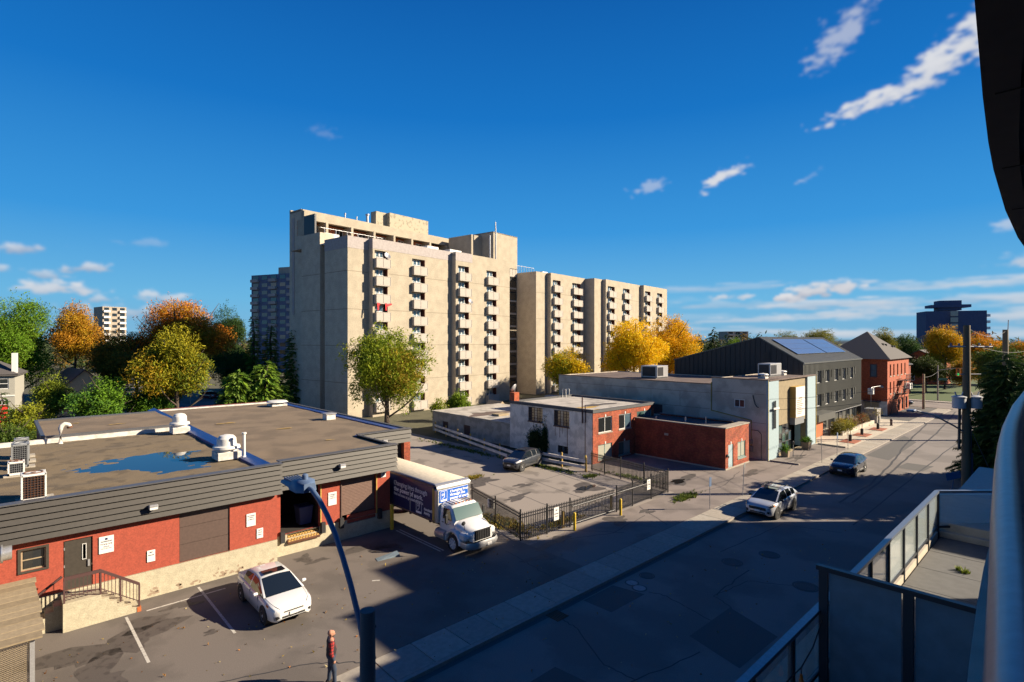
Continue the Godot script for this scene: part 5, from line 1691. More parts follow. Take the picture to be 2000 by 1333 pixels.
func simple_house(called: String, label: String, at: Vector3, turn: float, w: float, dp: float, h: float, rise: float, wm: Material, rm: Material, wins: Array, dm: Material = null) -> Node3D:
	# front faces local +z; wins are [x0, x1, h0, h1] on the front; the gable looks forwards
	var t := thing(called, label, "house", at, turn)
	var st := mb()
	wall(st, Vector3(0, 0, dp * 0.5), AX, FR, -w * 0.5, w * 0.5, 0, h, wins, 0.12)
	wall(st, Vector3(-w * 0.5, 0, dp * 0.5), AD, LF, 0, dp, 0, h, [])
	wall(st, Vector3(w * 0.5, 0, dp * 0.5), AD, AX, 0, dp, 0, h, [])
	wall(st, Vector3(0, 0, -dp * 0.5), AX, AD, -w * 0.5, w * 0.5, 0, h, [])
	tri(st, Vector3(-w * 0.5, h, dp * 0.5), Vector3(0, h + rise, dp * 0.5), Vector3(w * 0.5, h, dp * 0.5))
	tri(st, Vector3(-w * 0.5, h, -dp * 0.5), Vector3(0, h + rise, -dp * 0.5), Vector3(w * 0.5, h, -dp * 0.5))
	obj("wall", st, wm, t)
	var r := mb()
	var o := 0.35
	for s in [-1, 1]:
		var a := Vector3(s * (w * 0.5 + o), h - o * rise / (w * 0.5), dp * 0.5 + o); var b := Vector3(0, h + rise, dp * 0.5 + o)
		var z := Vector3(0, 0, -dp - 2 * o); var u := Vector3(0, 0.16, 0)
		hexa(r, [a, b, b + z, a + z, a + u, b + u, b + z + u, a + z + u])
	obj("roof", r, rm, t)
	for q in wins:
		if q[2] < 0.3 and dm:
			var s := mb()
			slab_on(s, Vector3(0, 0, dp * 0.5), AX, FR, q[0], q[1], q[2], q[3] - 0.7, -0.11, -0.05)
			obj("door", s, dm, t)
			window(t, Vector3(0, 0, dp * 0.5), AX, FR, q[0], q[1], q[3] - 0.68, q[3], 3, 1, M.frame_white, M.glass, 0.05, 0.06, "fanlight")
		else:
			window(t, Vector3(0, 0, dp * 0.5), AX, FR, q[0], q[1], q[2], q[3], 1, 2, M.frame_white, M.glass, 0.05, 0.09)
	return t

func houses() -> void:
	# grey stucco villa at the left edge: seen square on, red front door
	var t := simple_house("grey_villa", "pale grey stucco villa with a red front door at the left edge", V(-1.6, 102.0, 0), deg_to_rad(-8), 7.2, 8.0, 6.5, 0.05, M.stucco_grey, M.shingle, [[2.0, 3.0, 4.8, 6.2], [-1.5, -0.5, 4.8, 6.2], [2.0, 2.95, 0.2, 3.4], [-1.6, -0.4, 1.2, 3.2]], M.red_door)
	var hr := mb()
	hip_roof(hr, -4.0, 4.0, -4.4, 4.4, 6.72, 0.0, 0.0, 9.2)
	obj("hip_roof", hr, M.shingle, t)
	var c := mb()
	cb(c, Vector3(3.5, 8.0, 3.2), Vector3(0.5, 3.0, 1.2))
	obj("chimney", c, M.white_paint, t)
	var bd := mb()
	cb(bd, Vector3(0, 3.9, 4.05), Vector3(7.2, 0.18, 0.1))
	obj("band", bd, M.white_paint, t)
	simple_house("beige_house", "beige gabled house with dark red trim half hidden behind shrubs", V(8.6, 108.0, 0), deg_to_rad(8), 7.2, 9.0, 3.3, 3.4, M.stucco_beige, M.maroon, [[-1.2, 0.0, 1.9, 3.2], [-2.8, -1.8, 0.5, 2.0], [0.8, 2.0, 0.5, 2.3]])
	# brick house on the corner beyond the red building
	var b := simple_house("corner_brick_house", "red brick corner house with blue grey roof beyond the fire escape", V(134.5, 33.0, 0), deg_to_rad(-90), 14.0, 11.0, 6.2, 2.2, M.brick_dark, M.shingle_dark, [[-2.0, -1.0, 3.6, 5.4], [3.0, 4.0, 3.6, 5.4], [-5.4, -4.4, 3.6, 5.4], [-2.2, -1.0, 0.0, 2.6], [3.0, 4.2, 0.8, 2.6]], M.dark_door)
	var pr := mb()
	for i in 5:
		cb(pr, Vector3(5.0, 0.15 + i * 0.25, 7.8 - i * 0.4), Vector3(2.6, 0.14, 0.6))
	obj("porch_steps", pr, M.concrete, b)
	simple_house("brick_cottage", "small red brick house behind the traffic signal", V(176, 30.0, 0), deg_to_rad(-90), 10.0, 9.0, 6.0, 2.6, M.brick_orange, M.shingle, [[-2.0, -1.0, 3.6, 5.2], [1.6, 2.8, 3.6, 5.2], [-2.4, -1.0, 0.8, 2.6]])

# ---------------------------------------------------------------- the big concrete apartment tower
func tower_face(st: SurfaceTool, u0: float, u1: float, v: float, h1: float, holes: Array) -> void:
	wall(st, Vector3(0, 0, -v), AX, FR, u0, u1, -0.5, h1, holes, 0.85)

func tower_return(st: SurfaceTool, u: float, v0: float, v1: float, h1: float, h0 := -0.5) -> void:
	wall(st, Vector3(u, 0, -v0), AD, LF, 0.0, v1 - v0, h0, h1, [])

var balcony0 := {}

func make_balcony(w: float) -> MeshInstance3D:
	# origin: left edge of the opening, on the face, at the top of the parapet
	var key := "%.2f" % w
	if balcony0.has(key):
		return balcony0[key].duplicate()
	var st := mb()
	slab_on(st, Vector3.ZERO, AX, FR, -0.12, w + 0.08, -1.42, -1.3, -0.7, 0.62)
	slab_on(st, Vector3.ZERO, AX, FR, -0.12, w + 0.08, -0.05, 0.02, 0.50, 0.62)
	slab_on(st, Vector3.ZERO, AX, FR, -0.12, -0.04, -1.3, -0.05, 0.0, 0.6)
	slab_on(st, Vector3.ZERO, AX, FR, w, w + 0.08, -1.3, -0.05, 0.0, 0.6)
	for i in 3:
		var x: float = -0.1 + (w + 0.16) * i / 2.0
		slab_on(st, Vector3.ZERO, AX, FR, x - 0.03, x + 0.03, -1.3, -0.05, 0.55, 0.63)
	var o := MeshInstance3D.new()
	o.mesh = done(st)
	o.material_override = M.balcony_panel
	o.name = "balcony"
	for i in 2:
		var p := mb()
		var a: float = -0.06 + (w + 0.12) * i * 0.5
		slab_on(p, Vector3.ZERO, AX, FR, a + 0.04, a + (w + 0.12) * 0.5 - 0.04, -1.28, -0.06, 0.53, 0.59)
		obj("panel", p, M.balcony_panel, o)
	window(o, Vector3.ZERO, AX, FR, 0.02, w * 0.52, -0.35, 1.15, 2, 1, M.frame_white, [M.curtain, M.glass_blue], 0.55, 0.1)
	window(o, Vector3.ZERO, AX, FR, w * 0.54, w * 0.82, -1.28, 1.15, 1, 1, M.frame_white, M.glass_blue, 0.57, 0.1, "balcony_door")
	var b := mb()
	slab_on(b, Vector3.ZERO, AX, FR, 0.0, w, -1.3, 1.22, -0.83, -0.67)
	slab_on(b, Vector3.ZERO, AX, FR, w - 0.05, w - 0.004, -1.3, 1.2, -0.66, -0.02)
	obj("recess_brick", b, M.balcony_brick, o)
	var rl := mb()
	slab_on(rl, Vector3.ZERO, AX, FR, 0.0, w * 0.5, 0.1, 0.16, 0.4, 0.44)
	for i in 4:
		slab_on(rl, Vector3.ZERO, AX, FR, 0.05 + i * w * 0.15, 0.09 + i * w * 0.15, 0.0, 0.1, 0.4, 0.44)
	obj("rail", rl, M.frame_white, o)
	balcony0[key] = o
	return o.duplicate()

func tower() -> void:
	var t := thing("apartment_tower", "big tan concrete apartment tower with stacked balconies and two lower wings", "apartment building", V(36.29, 72.95, 0), deg_to_rad(8))
	var cols := [  # u0, u1 of the opening, face v, topmost parapet h, floors
		[3.95, 6.35, -1.0, 23.36, 9], [11.15, 13.85, -1.0, 22.95, 9], [20.45, 23.15, -2.0, 22.75, 9], [27.75, 30.55, -2.0, 22.65, 9],
		[50.35, 53.35, -1.0, 22.95, 9], [58.05, 61.6, -1.0, 22.95, 9],
		[68.1, 71.5, -4.5, 22.8, 9], [75.8, 79.3, -4.5, 22.8, 9], [86.1, 89.4, -5.5, 22.8, 9], [93.6, 97.0, -5.5, 22.8, 9]]
	var faces := [[0.0, 3.6, 0.0, 26.2], [3.6, 19.9, -1.0, 26.2], [19.9, 34.4, -2.0, 26.2], [45.66, 49.6, 0.0, 25.6], [49.6, 63.5, -1.0, 25.6], [63.5, 67.2, -3.56, 25.5], [67.2, 85.4, -4.5, 25.5], [85.4, 100.3, -5.5, 25.5]]
	var st := mb()
	for f in faces:
		var holes := []
		for c in cols:
			if c[0] > f[0] and c[1] < f[1]:
				for k in c[4]:
					var h: float = c[3] - k * 2.67
					holes.append([c[0], c[1], h - 1.3, h + 1.2])
		tower_face(st, f[0], f[1], f[2], f[3], holes)
	# recess with the stair glazing
	tower_face(st, 34.4, 43.1, 5.0, 26.2, [])
	tower_face(st, 45.4, 45.66, 5.0, 26.2, [])
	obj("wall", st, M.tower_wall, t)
	var sd := mb()
	tower_return(sd, 0.0, 0.0, 5.85, 26.2)
	tower_return(sd, 0.9, 5.85, 7.1, 26.2)
	tower_return(sd, 0.0, 7.1, 12.3, 27.6)
	tower_return(sd, 2.4, 12.3, 16.0, 26.2)
	tower_return(sd, 2.4, 16.0, 20.2, 32.9)
	wall(sd, Vector3(0, 0, -7.1), AX, FR, 0.0, 2.4, -0.5, 27.6, [], 0.1)
	wall(sd, Vector3(0, 0, -12.3), AX, AD, 0.0, 2.4, -0.5, 27.6, [], 0.1)
	tower_return(sd, 3.6, -1.0, 0.0, 26.2)
	tower_return(sd, 19.9, -2.0, -1.0, 26.2)
	tower_return(sd, 34.4, -2.0, 5.0, 26.2)
	tower_return(sd, 45.66, 0.0, 5.0, 25.6)
	tower_return(sd, 49.6, -1.0, 0.0, 25.6)
	tower_return(sd, 63.5, -3.56, 0.0, 25.5)
	tower_return(sd, 67.2, -4.5, -3.56, 25.5)
	tower_return(sd, 85.4, -5.5, -4.5, 25.5)
	tower_return(sd, 100.3, -5.5, 14.0, 25.5)
	wall(sd, Vector3(0, 0, -20.2), AX, AD, 2.4, 50.0, -0.5, 32.7, [])
	wall(sd, Vector3(0, 0, -14.0), AX, AD, 50.0, 100.3, -0.5, 25.5, [])
	obj("side_wall", sd, M.tower_side_lifted, t)
	# roofs
	var rf := mb()
	slab_on(rf, Vector3.ZERO, AX, FR, 0.1, 3.7, 25.6, 25.8, -15.9, -0.1)
	slab_on(rf, Vector3.ZERO, AX, FR, 3.7, 19.9, 25.6, 25.8, -15.9, 0.95)
	slab_on(rf, Vector3.ZERO, AX, FR, 19.9, 34.3, 25.6, 25.8, -15.9, 1.95)
	slab_on(rf, Vector3.ZERO, AX, FR, 34.3, 45.7, 25.6, 25.8, -15.9, -5.1)
	slab_on(rf, Vector3.ZERO, AX, FR, 45.7, 63.5, 25.2, 25.4, -13.9, -0.1)
	slab_on(rf, Vector3.ZERO, AX, FR, 49.6, 63.5, 25.2, 25.4, -0.1, 0.9)
	slab_on(rf, Vector3.ZERO, AX, FR, 63.5, 85.4, 25.1, 25.3, -13.9, 3.5)
	slab_on(rf, Vector3.ZERO, AX, FR, 85.4, 100.2, 25.1, 25.3, -13.9, 5.4)
	slab_on(rf, Vector3.ZERO, AX, FR, 0.1, 2.4, 26.6, 26.8, -12.2, -7.2)
	slab_on(rf, Vector3.ZERO, AX, FR, 2.5, 50.0, 32.2, 32.4, -20.1, -16.2)
	obj("roof", rf, M.roof_pale, t)
	# lavender-grey painted parapet band on the front block
	var bd := mb()
	slab_on(bd, Vector3.ZERO, AX, FR, -0.03, 3.63, 24.55, 26.25, -0.1, 0.03)
	slab_on(bd, Vector3.ZERO, AX, FR, 3.57, 19.93, 24.75, 26.27, 0.9, 1.03)
	slab_on(bd, Vector3.ZERO, AX, FR, 19.87, 24.0, 24.75, 26.26, 1.9, 2.03)
	slab_on(bd, Vector3(0, 0, 0), AD, LF, 0.05, 5.85, 24.5, 26.24, -0.1, 0.03)
	slab_on(bd, Vector3(3.6, 0, 1.0), AD, LF, 0.05, 1.0, 24.75, 26.22, -0.1, 0.03)
	obj("parapet_band", bd, M.tower_band, t)
	# horizontal pour joints
	var jt := mb()
	for h in [5.0, 10.4, 15.7, 21.2]:
		slab_on(jt, Vector3.ZERO, AD, LF, 0.02, 5.85, h, h + 0.07, -0.05, 0.006)
		slab_on(jt, Vector3.ZERO, AD, LF, 7.12, 12.28, h, h + 0.07, -0.05, 0.006)
		for f in [[6.6, 10.9, 1.0], [14.1, 19.9, 1.0], [23.4, 27.5, 2.0], [30.8, 34.4, 2.0], [0.0, 3.5, 0.0], [45.7, 49.5, 0.0], [53.6, 57.8, 1.0], [71.8, 75.5, 4.5], [79.6, 85.3, 4.5], [89.7, 93.3, 5.5]]:
			slab_on(jt, Vector3.ZERO, AX, FR, f[0], f[1], h, h + 0.07, f[2] - 0.05, f[2] + 0.006)
	obj("pour_joint", jt, M.joint, t)
	# stair glazing
	for k in 9:
		var y := 1.0 + k * 2.67
		for q in [[0.0, 1.6], [1.7, 2.35]]:
			window(t, Vector3(0, 0, -5.0), AX, FR, 43.1, 45.4, y + q[0], y + q[1], 2, 1, M.frame_dark, M.glass, 0.05, 0.1, "stair_window")
	var sb := mb()
	for k in 10:
		var y := 0.65 + k * 2.67
		slab_on(sb, Vector3(0, 0, -5.0), AX, FR, 43.1, 45.4, y, y + 0.33, -0.2, 0.02)
	slab_on(sb, Vector3(0, 0, -5.0), AX, FR, 43.1, 45.4, 25.0, 26.2, -0.2, 0.0)
	obj("spandrel", sb, M.balcony_panel, t)
	# balconies
	for c in cols:
		for k in c[4]:
			var b := make_balcony(c[1] - c[0])
			b.name = numbered("balcony", t)
			t.add_child(b, true)
			b.position = Vector3(c[0], c[3] - k * 2.67, -c[2])
	# lift tower
	var lt := mb()
	wall(lt, Vector3(0, 0, -5.0), AX, FR, 37.6, 45.66, 26.2, 33.3, [])
	wall(lt, Vector3(37.6, 0, -5.0), AD, LF, 0.0, 9.0, 25.6, 33.3, [])
	wall(lt, Vector3(45.66, 0, -5.0), AD, AX, 0.0, 9.0, 25.2, 33.3, [])
	wall(lt, Vector3(0, 0, -14.0), AX, AD, 37.6, 45.66, 25.6, 33.3, [])
	slab_on(lt, Vector3.ZERO, AX, FR, 37.6, 45.66, 33.1, 33.3, -14.0, -5.0)
	slab_on(lt, Vector3.ZERO, AX, FR, 34.5, 37.7, 25.6, 32.6, -14.5, -8.0)
	obj("lift_tower", lt, M.tower_wall, t)
	# set-back slab with recessed red bays
	var sl := mb()
	var piers := [2.6, 6.4, 11.4, 16.2, 20.8, 25.2, 30.0, 35.0, 40.0, 45.0, 49.6]
	slab_on(sl, Vector3.ZERO, AX, FR, 2.4, 50.0, 31.2, 32.6, -16.5, -15.6)
	slab_on(sl, Vector3.ZERO, AX, FR, 2.4, 50.0, 25.6, 28.6, -16.5, -15.8)
	for p in piers:
		slab_on(sl, Vector3.ZERO, AX, FR, p - 0.22, p + 0.22, 28.6, 31.2, -17.6, -15.2)
	slab_on(sl, Vector3.ZERO, AX, FR, 2.4, 50.0, 32.6, 33.0, -20.2, -16.6)
	obj("set_back_frame", sl, M.tower_wall, t)
	var rb := mb()
	slab_on(rb, Vector3.ZERO, AX, FR, 2.4, 50.0, 28.6, 31.2, -17.8, -17.5)
	obj("red_bay_wall", rb, M.orange_wood, t)
	for i in piers.size() - 1:
		var w: float = piers[i + 1] - piers[i]
		window(t, Vector3(0, 0, -17.5), AX, FR, piers[i] + w * 0.6, piers[i] + w * 0.92, 28.7, 30.9, 2, 1, M.frame_white, M.glass, -0.08, 0.1)
	var dk := mb()
	slab_on(dk, Vector3(2.35, 0, -15.6), AD, LF, -3.2, 0.0, 27.4, 31.6, -0.3, 0.0)
	obj("dark_end_panel", dk, M.metal_dark, t)
	var ph := mb()
	slab_on(ph, Vector3.ZERO, AX, FR, 21.5, 31.5, 32.4, 36.0, -20.0, -17.5)
	slab_on(ph, Vector3.ZERO, AX, FR, 19.0, 21.5, 32.4, 36.0, -20.1, -18.5)
	slab_on(ph, Vector3.ZERO, AX, FR, 2.5, 22.0, 32.9, 33.3, -20.4, -20.0)
	obj("plant_room", ph, M.tower_stained, t)
	var pp := mb()
	for q in [[12.5, 19.0, 34.2, 0.12], [15.0, 19.0, 34.0, 0.12], [17.4, 19.0, 34.9, 0.3], [20.0, 19.0, 35.3, 0.3]]:
		tube(pp, [Vector3(q[0], 32.4, -q[1]), Vector3(q[0], q[2], -q[1])], q[3] * 0.9, 10)
		tube(pp, [Vector3(q[0], q[2], -q[1]), Vector3(q[0], q[2] + 0.25, -q[1])], q[3] * 1.3, 10)
	for q in [[33.3, 2.0, 31.5], [36.2, 3.0, 33.5], [38.0, 4.6, 35.2]]:
		tube(pp, [Vector3(q[0], 25.7, -q[1]), Vector3(q[0], q[2], -q[1])], 0.12, 8)
	obj("flue", pp, M.galv, t)
	# roof-top boxes and a white railing strip
	var hv := mb()
	for q in [[3.0, 10.5, 2.6, 2.0], [9.0, 6.0, 4.5, 0.9], [19.0, 4.0, 2.6, 1.4], [25.0, 4.5, 3.0, 1.6], [24.0, 9.0, 2.0, 1.2], [55.0, 5.0, 2.0, 1.0], [60.0, 6.0, 2.6, 0.7], [74.0, 3.0, 2.4, 0.9], [92.0, 2.0, 2.6, 0.9]]:
		slab_on(hv, Vector3.ZERO, AX, FR, q[0], q[0] + q[2], 25.7 if q[0] < 50 else 25.2, 25.9 + q[3] + (0.5 if q[0] < 50 else 0.0), -q[1] - 1.8, -q[1])
	slab_on(hv, Vector3.ZERO, AX, FR, 10.0, 19.0, 25.8, 27.0, -8.0, -6.5)
	obj("roof_unit", hv, M.white_paint, t)
	var rl := mb()
	for i in 8:
		tube(rl, [Vector3(44.0 + i * 0.9, 25.6, -4.0), Vector3(44.0 + i * 0.9, 27.0, -4.0)], 0.04, 5)
	tube(rl, [Vector3(44.0, 27.0, -4.0), Vector3(50.3, 27.0, -4.0)], 0.05, 5)
	for i in 6:
		tube(rl, [Vector3(1.0 + i * 2.0, 27.4, -7.4), Vector3(1.0 + i * 2.0, 28.4, -7.4)], 0.04, 5)
	tube(rl, [Vector3(0.2, 28.4, -7.4), Vector3(12.0, 28.4, -7.4)], 0.05, 5)
	obj("roof_railing", rl, M.galv, t)
	# vertical window strip on the far end wall
	for k in 10:
		window(t, Vector3(2.4, 0, -12.3), AD, LF, 0.5, 1.5, 2.0 + k * 2.67, 3.8 + k * 2.67, 1, 1, M.frame_white, M.glass_blue, -0.08, 0.08)
	var tx := mb()
	slab_on(tx, Vector3(2.4, 0, -16.0), AD, LF, 2.6, 3.3, 15.5, 31.8, 0.0, 0.06)
	obj("vertical_sign", tx, M.tower_band, t)
	# odds and ends on the balconies
	var R := Basis(Vector3.UP, deg_to_rad(8))
	var O := V(36.29, 72.95, 0)
	for q in [[5.9, 0.2, 23.5, 0.55, "white satellite dish on the topmost balcony of the first column"], [23.0, 1.2, 17.6, 0.5, "white satellite dish on a middle balcony of the third column"]]:
		dish(O + R * Vector3(q[0], q[2] - 0.2, q[1] + 1.2), q[3], 8, q[4])
	var fl := mb()
	fl.set_smooth_group(-1)
	for q in [[3.85, 4.3, 15.9], [5.3, 6.5, 16.5]]:
		var z := 1.75
		quad(fl, O + R * Vector3(q[0], 16.75, z), O + R * Vector3(q[0] + 0.28, 16.7, z), O + R * Vector3(q[0] + 0.22, 15.7, z + 0.1), O + R * Vector3(q[0], 15.6, z + 0.1))
		quad(fl, O + R * Vector3(q[0] + 0.28, 16.6, z), O + R * Vector3(q[1], 16.75, z), O + R * Vector3(q[1], 16.5, z + 0.1), O + R * Vector3(q[0] + 0.25, 16.2, z + 0.1))
	tag(obj("red_flags", fl, M.flag_red), "red and white flags draped over a fourth floor balcony of the tower", "flag")

# ---------------------------------------------------------------- blocks far off
func slab_block(called: String, label: String, at: Vector3, turn: float, w: float, dp: float, h: float, floors: int, bays: int, wm: Material, bm: Material, side: bool) -> Node3D:
	var t := thing(called, label, "apartment building", at, turn)
	var st := mb()
	bx(st, -w * 0.5, w * 0.5, -dp * 0.5, dp * 0.5, -1.0, h)
	obj("wall", st, wm, t)
	var fh := h / floors
	for k in floors:
		var y := k * fh
		if side:   # continuous balcony bands on the right-hand end
			var s := mb()
			bx(s, w * 0.5, w * 0.5 + 1.2, -dp * 0.5, dp * 0.5, y, y + fh * 0.42)
			obj("balcony", s, bm, t)
			var g := mb()
			bx(g, w * 0.5, w * 0.5 + 0.08, -dp * 0.48, dp * 0.48, y + fh * 0.45, y + fh * 0.95)
			obj("window", g, M.glass, t)
		else:
			for i in bays:
				var x := -w * 0.5 + w * (i + 0.5) / bays
				var g := mb()
				bx(g, x - w / bays * 0.3, x + w / bays * 0.3, -dp * 0.5 - 0.06, -dp * 0.5, y + fh * 0.35, y + fh * 0.85)
				var wn := obj("window", g, M.glass, t)
				if i % 2 == 0:
					var s := mb()
					bx(s, x - w / bays * 0.4, x + w / bays * 0.4, -dp * 0.5 - 1.0, -dp * 0.5 - 0.07, y, y + fh * 0.38)
					obj("balcony", s, bm, wn)
	return t

func far_buildings() -> void:
	var b := slab_block("blue_block", "dark blue slab apartment block with white balcony bands on its right end", V(299, 41.5, 0), deg_to_rad(-64), 21, 12, 23.6, 9, 1, M.blue_block, M.sign_white, true)
	var s := mb()
	bx(s, -5, 3, -3, 3, 24.0, 28.2)
	bx(s, -8, 6, -4, 4, 25.2, 26.4)
	obj("plant_room", s, M.blue_block, b)
	var st := mb()
	for k in 8:
		bx(st, -2.2, 0.4, -7.06, -7.0, 3.2 + k * 2.6, 5.2 + k * 2.6)
	obj("stair_window", st, M.curtain, b)
	var d := slab_block("shaded_block", "dark slate blue apartment block with small balconies behind the left edge of the tower", V(80.0, 203.0, 0), deg_to_rad(-66), 26, 16, 35.0, 13, 6, M.slate_block, M.tower_band, false)
	var ds := mb()
	bx(ds, -4, 4, -4, 4, 35.0, 38.0)
	obj("plant_room", ds, M.far_wall, d)
	slab_block("distant_block", "small pale grey apartment block showing between the treetops on the left", V(38.5, 323, 0), deg_to_rad(10), 9.5, 12, 27.0, 10, 3, M.far_wall, M.sign_white, false)
	slab_block("distant_block", "small beige block far off between the spruces and the metal roof", V(325, 149, 0), deg_to_rad(-40), 13, 12, 16.5, 7, 3, M.far_wall, M.tower_band, false)

# ---------------------------------------------------------------- trees
func rand_basis(s: float) -> Basis:
	return Basis(Quaternion(Vector3(rng.randfn(), rng.randfn(), rng.randfn()).normalized(), rng.randf() * TAU)).scaled(Vector3.ONE * s)

func leaf_cluster(radius: float, size: float, n: int) -> ArrayMesh:
	var key := "leaf %.2f %.2f %d" % [radius, size, n]
	if box_cache.has(key):
		return box_cache[key]
	var keep := X
	X = Transform3D()
	var r := RandomNumberGenerator.new()
	r.seed = 17
	var st := mb()
	for i in n:
		var p := Vector3(r.randfn(), r.randfn(), r.randfn()).normalized() * radius * pow(r.randf(), 0.4)
		var b := Basis(Quaternion(Vector3(r.randfn(), r.randfn(), r.randfn()).normalized(), r.randf() * TAU))
		var l := size * r.randf_range(0.7, 1.3)
		var w := l * 0.34
		var q0 := p; var q2 := p + b * Vector3(0, 0, l * 2.0)
		var q1 := p + b * Vector3(w, w * 0.35, l * 0.9); var q3 := p + b * Vector3(-w, w * 0.35, l * 0.9)
		tri(st, q0, q1, q2); tri(st, q0, q2, q3)
	X = keep
	box_cache[key] = done(st)
	return box_cache[key]

func spray_mesh() -> ArrayMesh:   # a drooping conifer twig of length 1 along +z
	if box_cache.has("spray"):
		return box_cache.spray
	var keep := X
	X = Transform3D()
	var r := RandomNumberGenerator.new()
	r.seed = 23
	var st := mb()
	for i in 22:
		var k := (i + 0.5) / 22.0
		var s := 1.0 if i % 2 else -1.0
		var o := Vector3(0, -0.18 * k * k, k)
		var l := (1.0 - k * 0.7) * 0.42
		var tip := o + Vector3(s * l, -0.05 + r.randf_range(-0.08, 0.08), l * 0.8)
		var w := 0.035
		tri(st, o + Vector3(0, 0, -w), tip, o + Vector3(0, 0.02, w))
		tri(st, o + Vector3(0, 0.05, 0), o + (tip - o) * 0.7 + Vector3(0, 0.09, 0), o + Vector3(0, -0.05, w))
	X = keep
	box_cache["spray"] = done(st)
	return box_cache.spray

func trunk_mesh(h: float, r: float, crown0: float, spread: float, seed_: int, limbs := 7) -> SurfaceTool:
	var st := mb()
	var g := RandomNumberGenerator.new()
	g.seed = seed_
	var pts := []
	var rs := []
	for i in 6:
		var k := i / 5.0
		pts.append(Vector3(g.randf_range(-0.1, 0.1) * k * 3.0, h * 0.8 * k - 0.1 * (1 - k), g.randf_range(-0.1, 0.1) * k * 3.0))
		rs.append(r * (1.25 if i == 0 else 1.0 - 0.75 * k))
	tube(st, pts, rs, 9)
	for i in limbs:
		var k := crown0 + (0.7 - crown0) * i / limbs
		var a := i * 2.4 + g.randf()
		var o: Vector3 = Vector3(0, h * k, 0)
		var d := Vector3(cos(a), 0, sin(a))
		var l := spread * g.randf_range(0.55, 0.85)
		tube(st, [o, o + d * l * 0.4 + Vector3(0, l * 0.28, 0), o + d * l * 0.75 + Vector3(0, l * 0.6, 0), o + d * l + Vector3(0, l * 0.95, 0)], [r * 0.4, r * 0.28, r * 0.16, r * 0.05], 6)
		tube(st, [o + d * l * 0.4 + Vector3(0, l * 0.28, 0), o + d.rotated(Vector3.UP, 0.7) * l * 0.8 + Vector3(0, l * 0.5, 0)], [r * 0.22, r * 0.05], 5)
	return st

# pal: colours (linear), first commoner towards the crown top as natural variation, the rest mixed in
func broad_tree(called: String, label: String, x: float, d: float, top: float, bottom: float, R: float, pal: Array, group: String, seed_: int, dens := 1.0, leaf := 0.16, lobes := 13) -> void:
	var t := thing(called, label, "tree", V(x, d, 0), 0.0, group)
	rng.seed = seed_
	obj("trunk", trunk_mesh(top, 0.05 * R + 0.06, clampf((bottom + 0.4) / top, 0.12, 0.6), R, seed_), M.bark, t)
	var cy := (top + bottom) * 0.5
	var ry := (top - bottom) * 0.5
	var ls := []
	for i in lobes:
		var dir := Vector3(rng.randfn(), rng.randfn() * 0.9, rng.randfn()).normalized()
		var k := rnd(0.25, 0.66)
		var rr := R * rnd(0.30, 0.46)
		ls.append([Vector3(dir.x * R * k, cy + dir.y * ry * k, dir.z * R * k), rr, rr * minf(1.0, ry / R) * rnd(0.8, 1.1), pal[rng.randi() % pal.size()]])
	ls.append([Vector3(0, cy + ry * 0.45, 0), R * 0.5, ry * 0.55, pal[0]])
	var n := int(dens * (700.0 + 62.0 * R * R * clampf(ry / R, 0.6, 2.0)))
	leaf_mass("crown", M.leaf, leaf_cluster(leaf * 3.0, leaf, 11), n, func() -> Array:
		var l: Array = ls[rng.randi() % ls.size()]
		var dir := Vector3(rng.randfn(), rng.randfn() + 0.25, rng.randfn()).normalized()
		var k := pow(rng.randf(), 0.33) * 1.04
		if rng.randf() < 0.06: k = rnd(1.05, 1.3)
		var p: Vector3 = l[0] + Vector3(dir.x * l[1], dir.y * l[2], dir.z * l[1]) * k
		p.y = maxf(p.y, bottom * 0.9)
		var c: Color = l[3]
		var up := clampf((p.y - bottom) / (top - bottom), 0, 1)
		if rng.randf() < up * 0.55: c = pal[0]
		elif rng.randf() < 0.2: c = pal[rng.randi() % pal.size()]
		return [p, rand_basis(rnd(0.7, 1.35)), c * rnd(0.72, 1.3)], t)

func conifer(called: String, label: String, x: float, d: float, h: float, R: float, pal: Array, group: String, seed_: int, n := 1600, low := 0.08, power := 0.85) -> void:
	var t := thing(called, label, "tree", V(x, d, 0), 0.0, group)
	rng.seed = seed_
	obj("trunk", trunk_mesh(h * 1.15, 0.03 * h, 0.2, R * 0.4, seed_, 4), M.bark, t)
	var whorls := int(h * 2.2)
	leaf_mass("crown", M.needle, spray_mesh(), n, func() -> Array:
		var k := 1.0 - sqrt(rng.randf())
		k = lerpf(low, 1.0, floor(k * whorls) / whorls + rng.randf() * 0.5 / whorls)
		var a := rng.randf() * TAU
		var lobe := 0.78 + 0.22 * sin(a * 5.0 + floor(k * whorls) * 1.7)
		var reach := R * pow(1.0 - (k - low) / (1.0 - low), power) * lobe
		var rr := reach * pow(rng.randf(), 0.5)
		var o := Vector3(cos(a), 0, sin(a))
		var b := Basis.looking_at(-(o + Vector3(0, rnd(-0.45, 0.15), 0)).normalized(), Vector3.UP)
		b = b.rotated(o, rnd(-0.6, 0.6)).rotated(Vector3.UP, rnd(-0.5, 0.5))
		var s := rnd(0.6, 1.2) * clampf(R * 0.32, 0.5, 1.2)
		return [Vector3(o.x * rr, k * h - rr * 0.12, o.z * rr), b.scaled(Vector3.ONE * s), (pal[rng.randi() % pal.size()] as Color) * rnd(0.65, 1.3)], t)

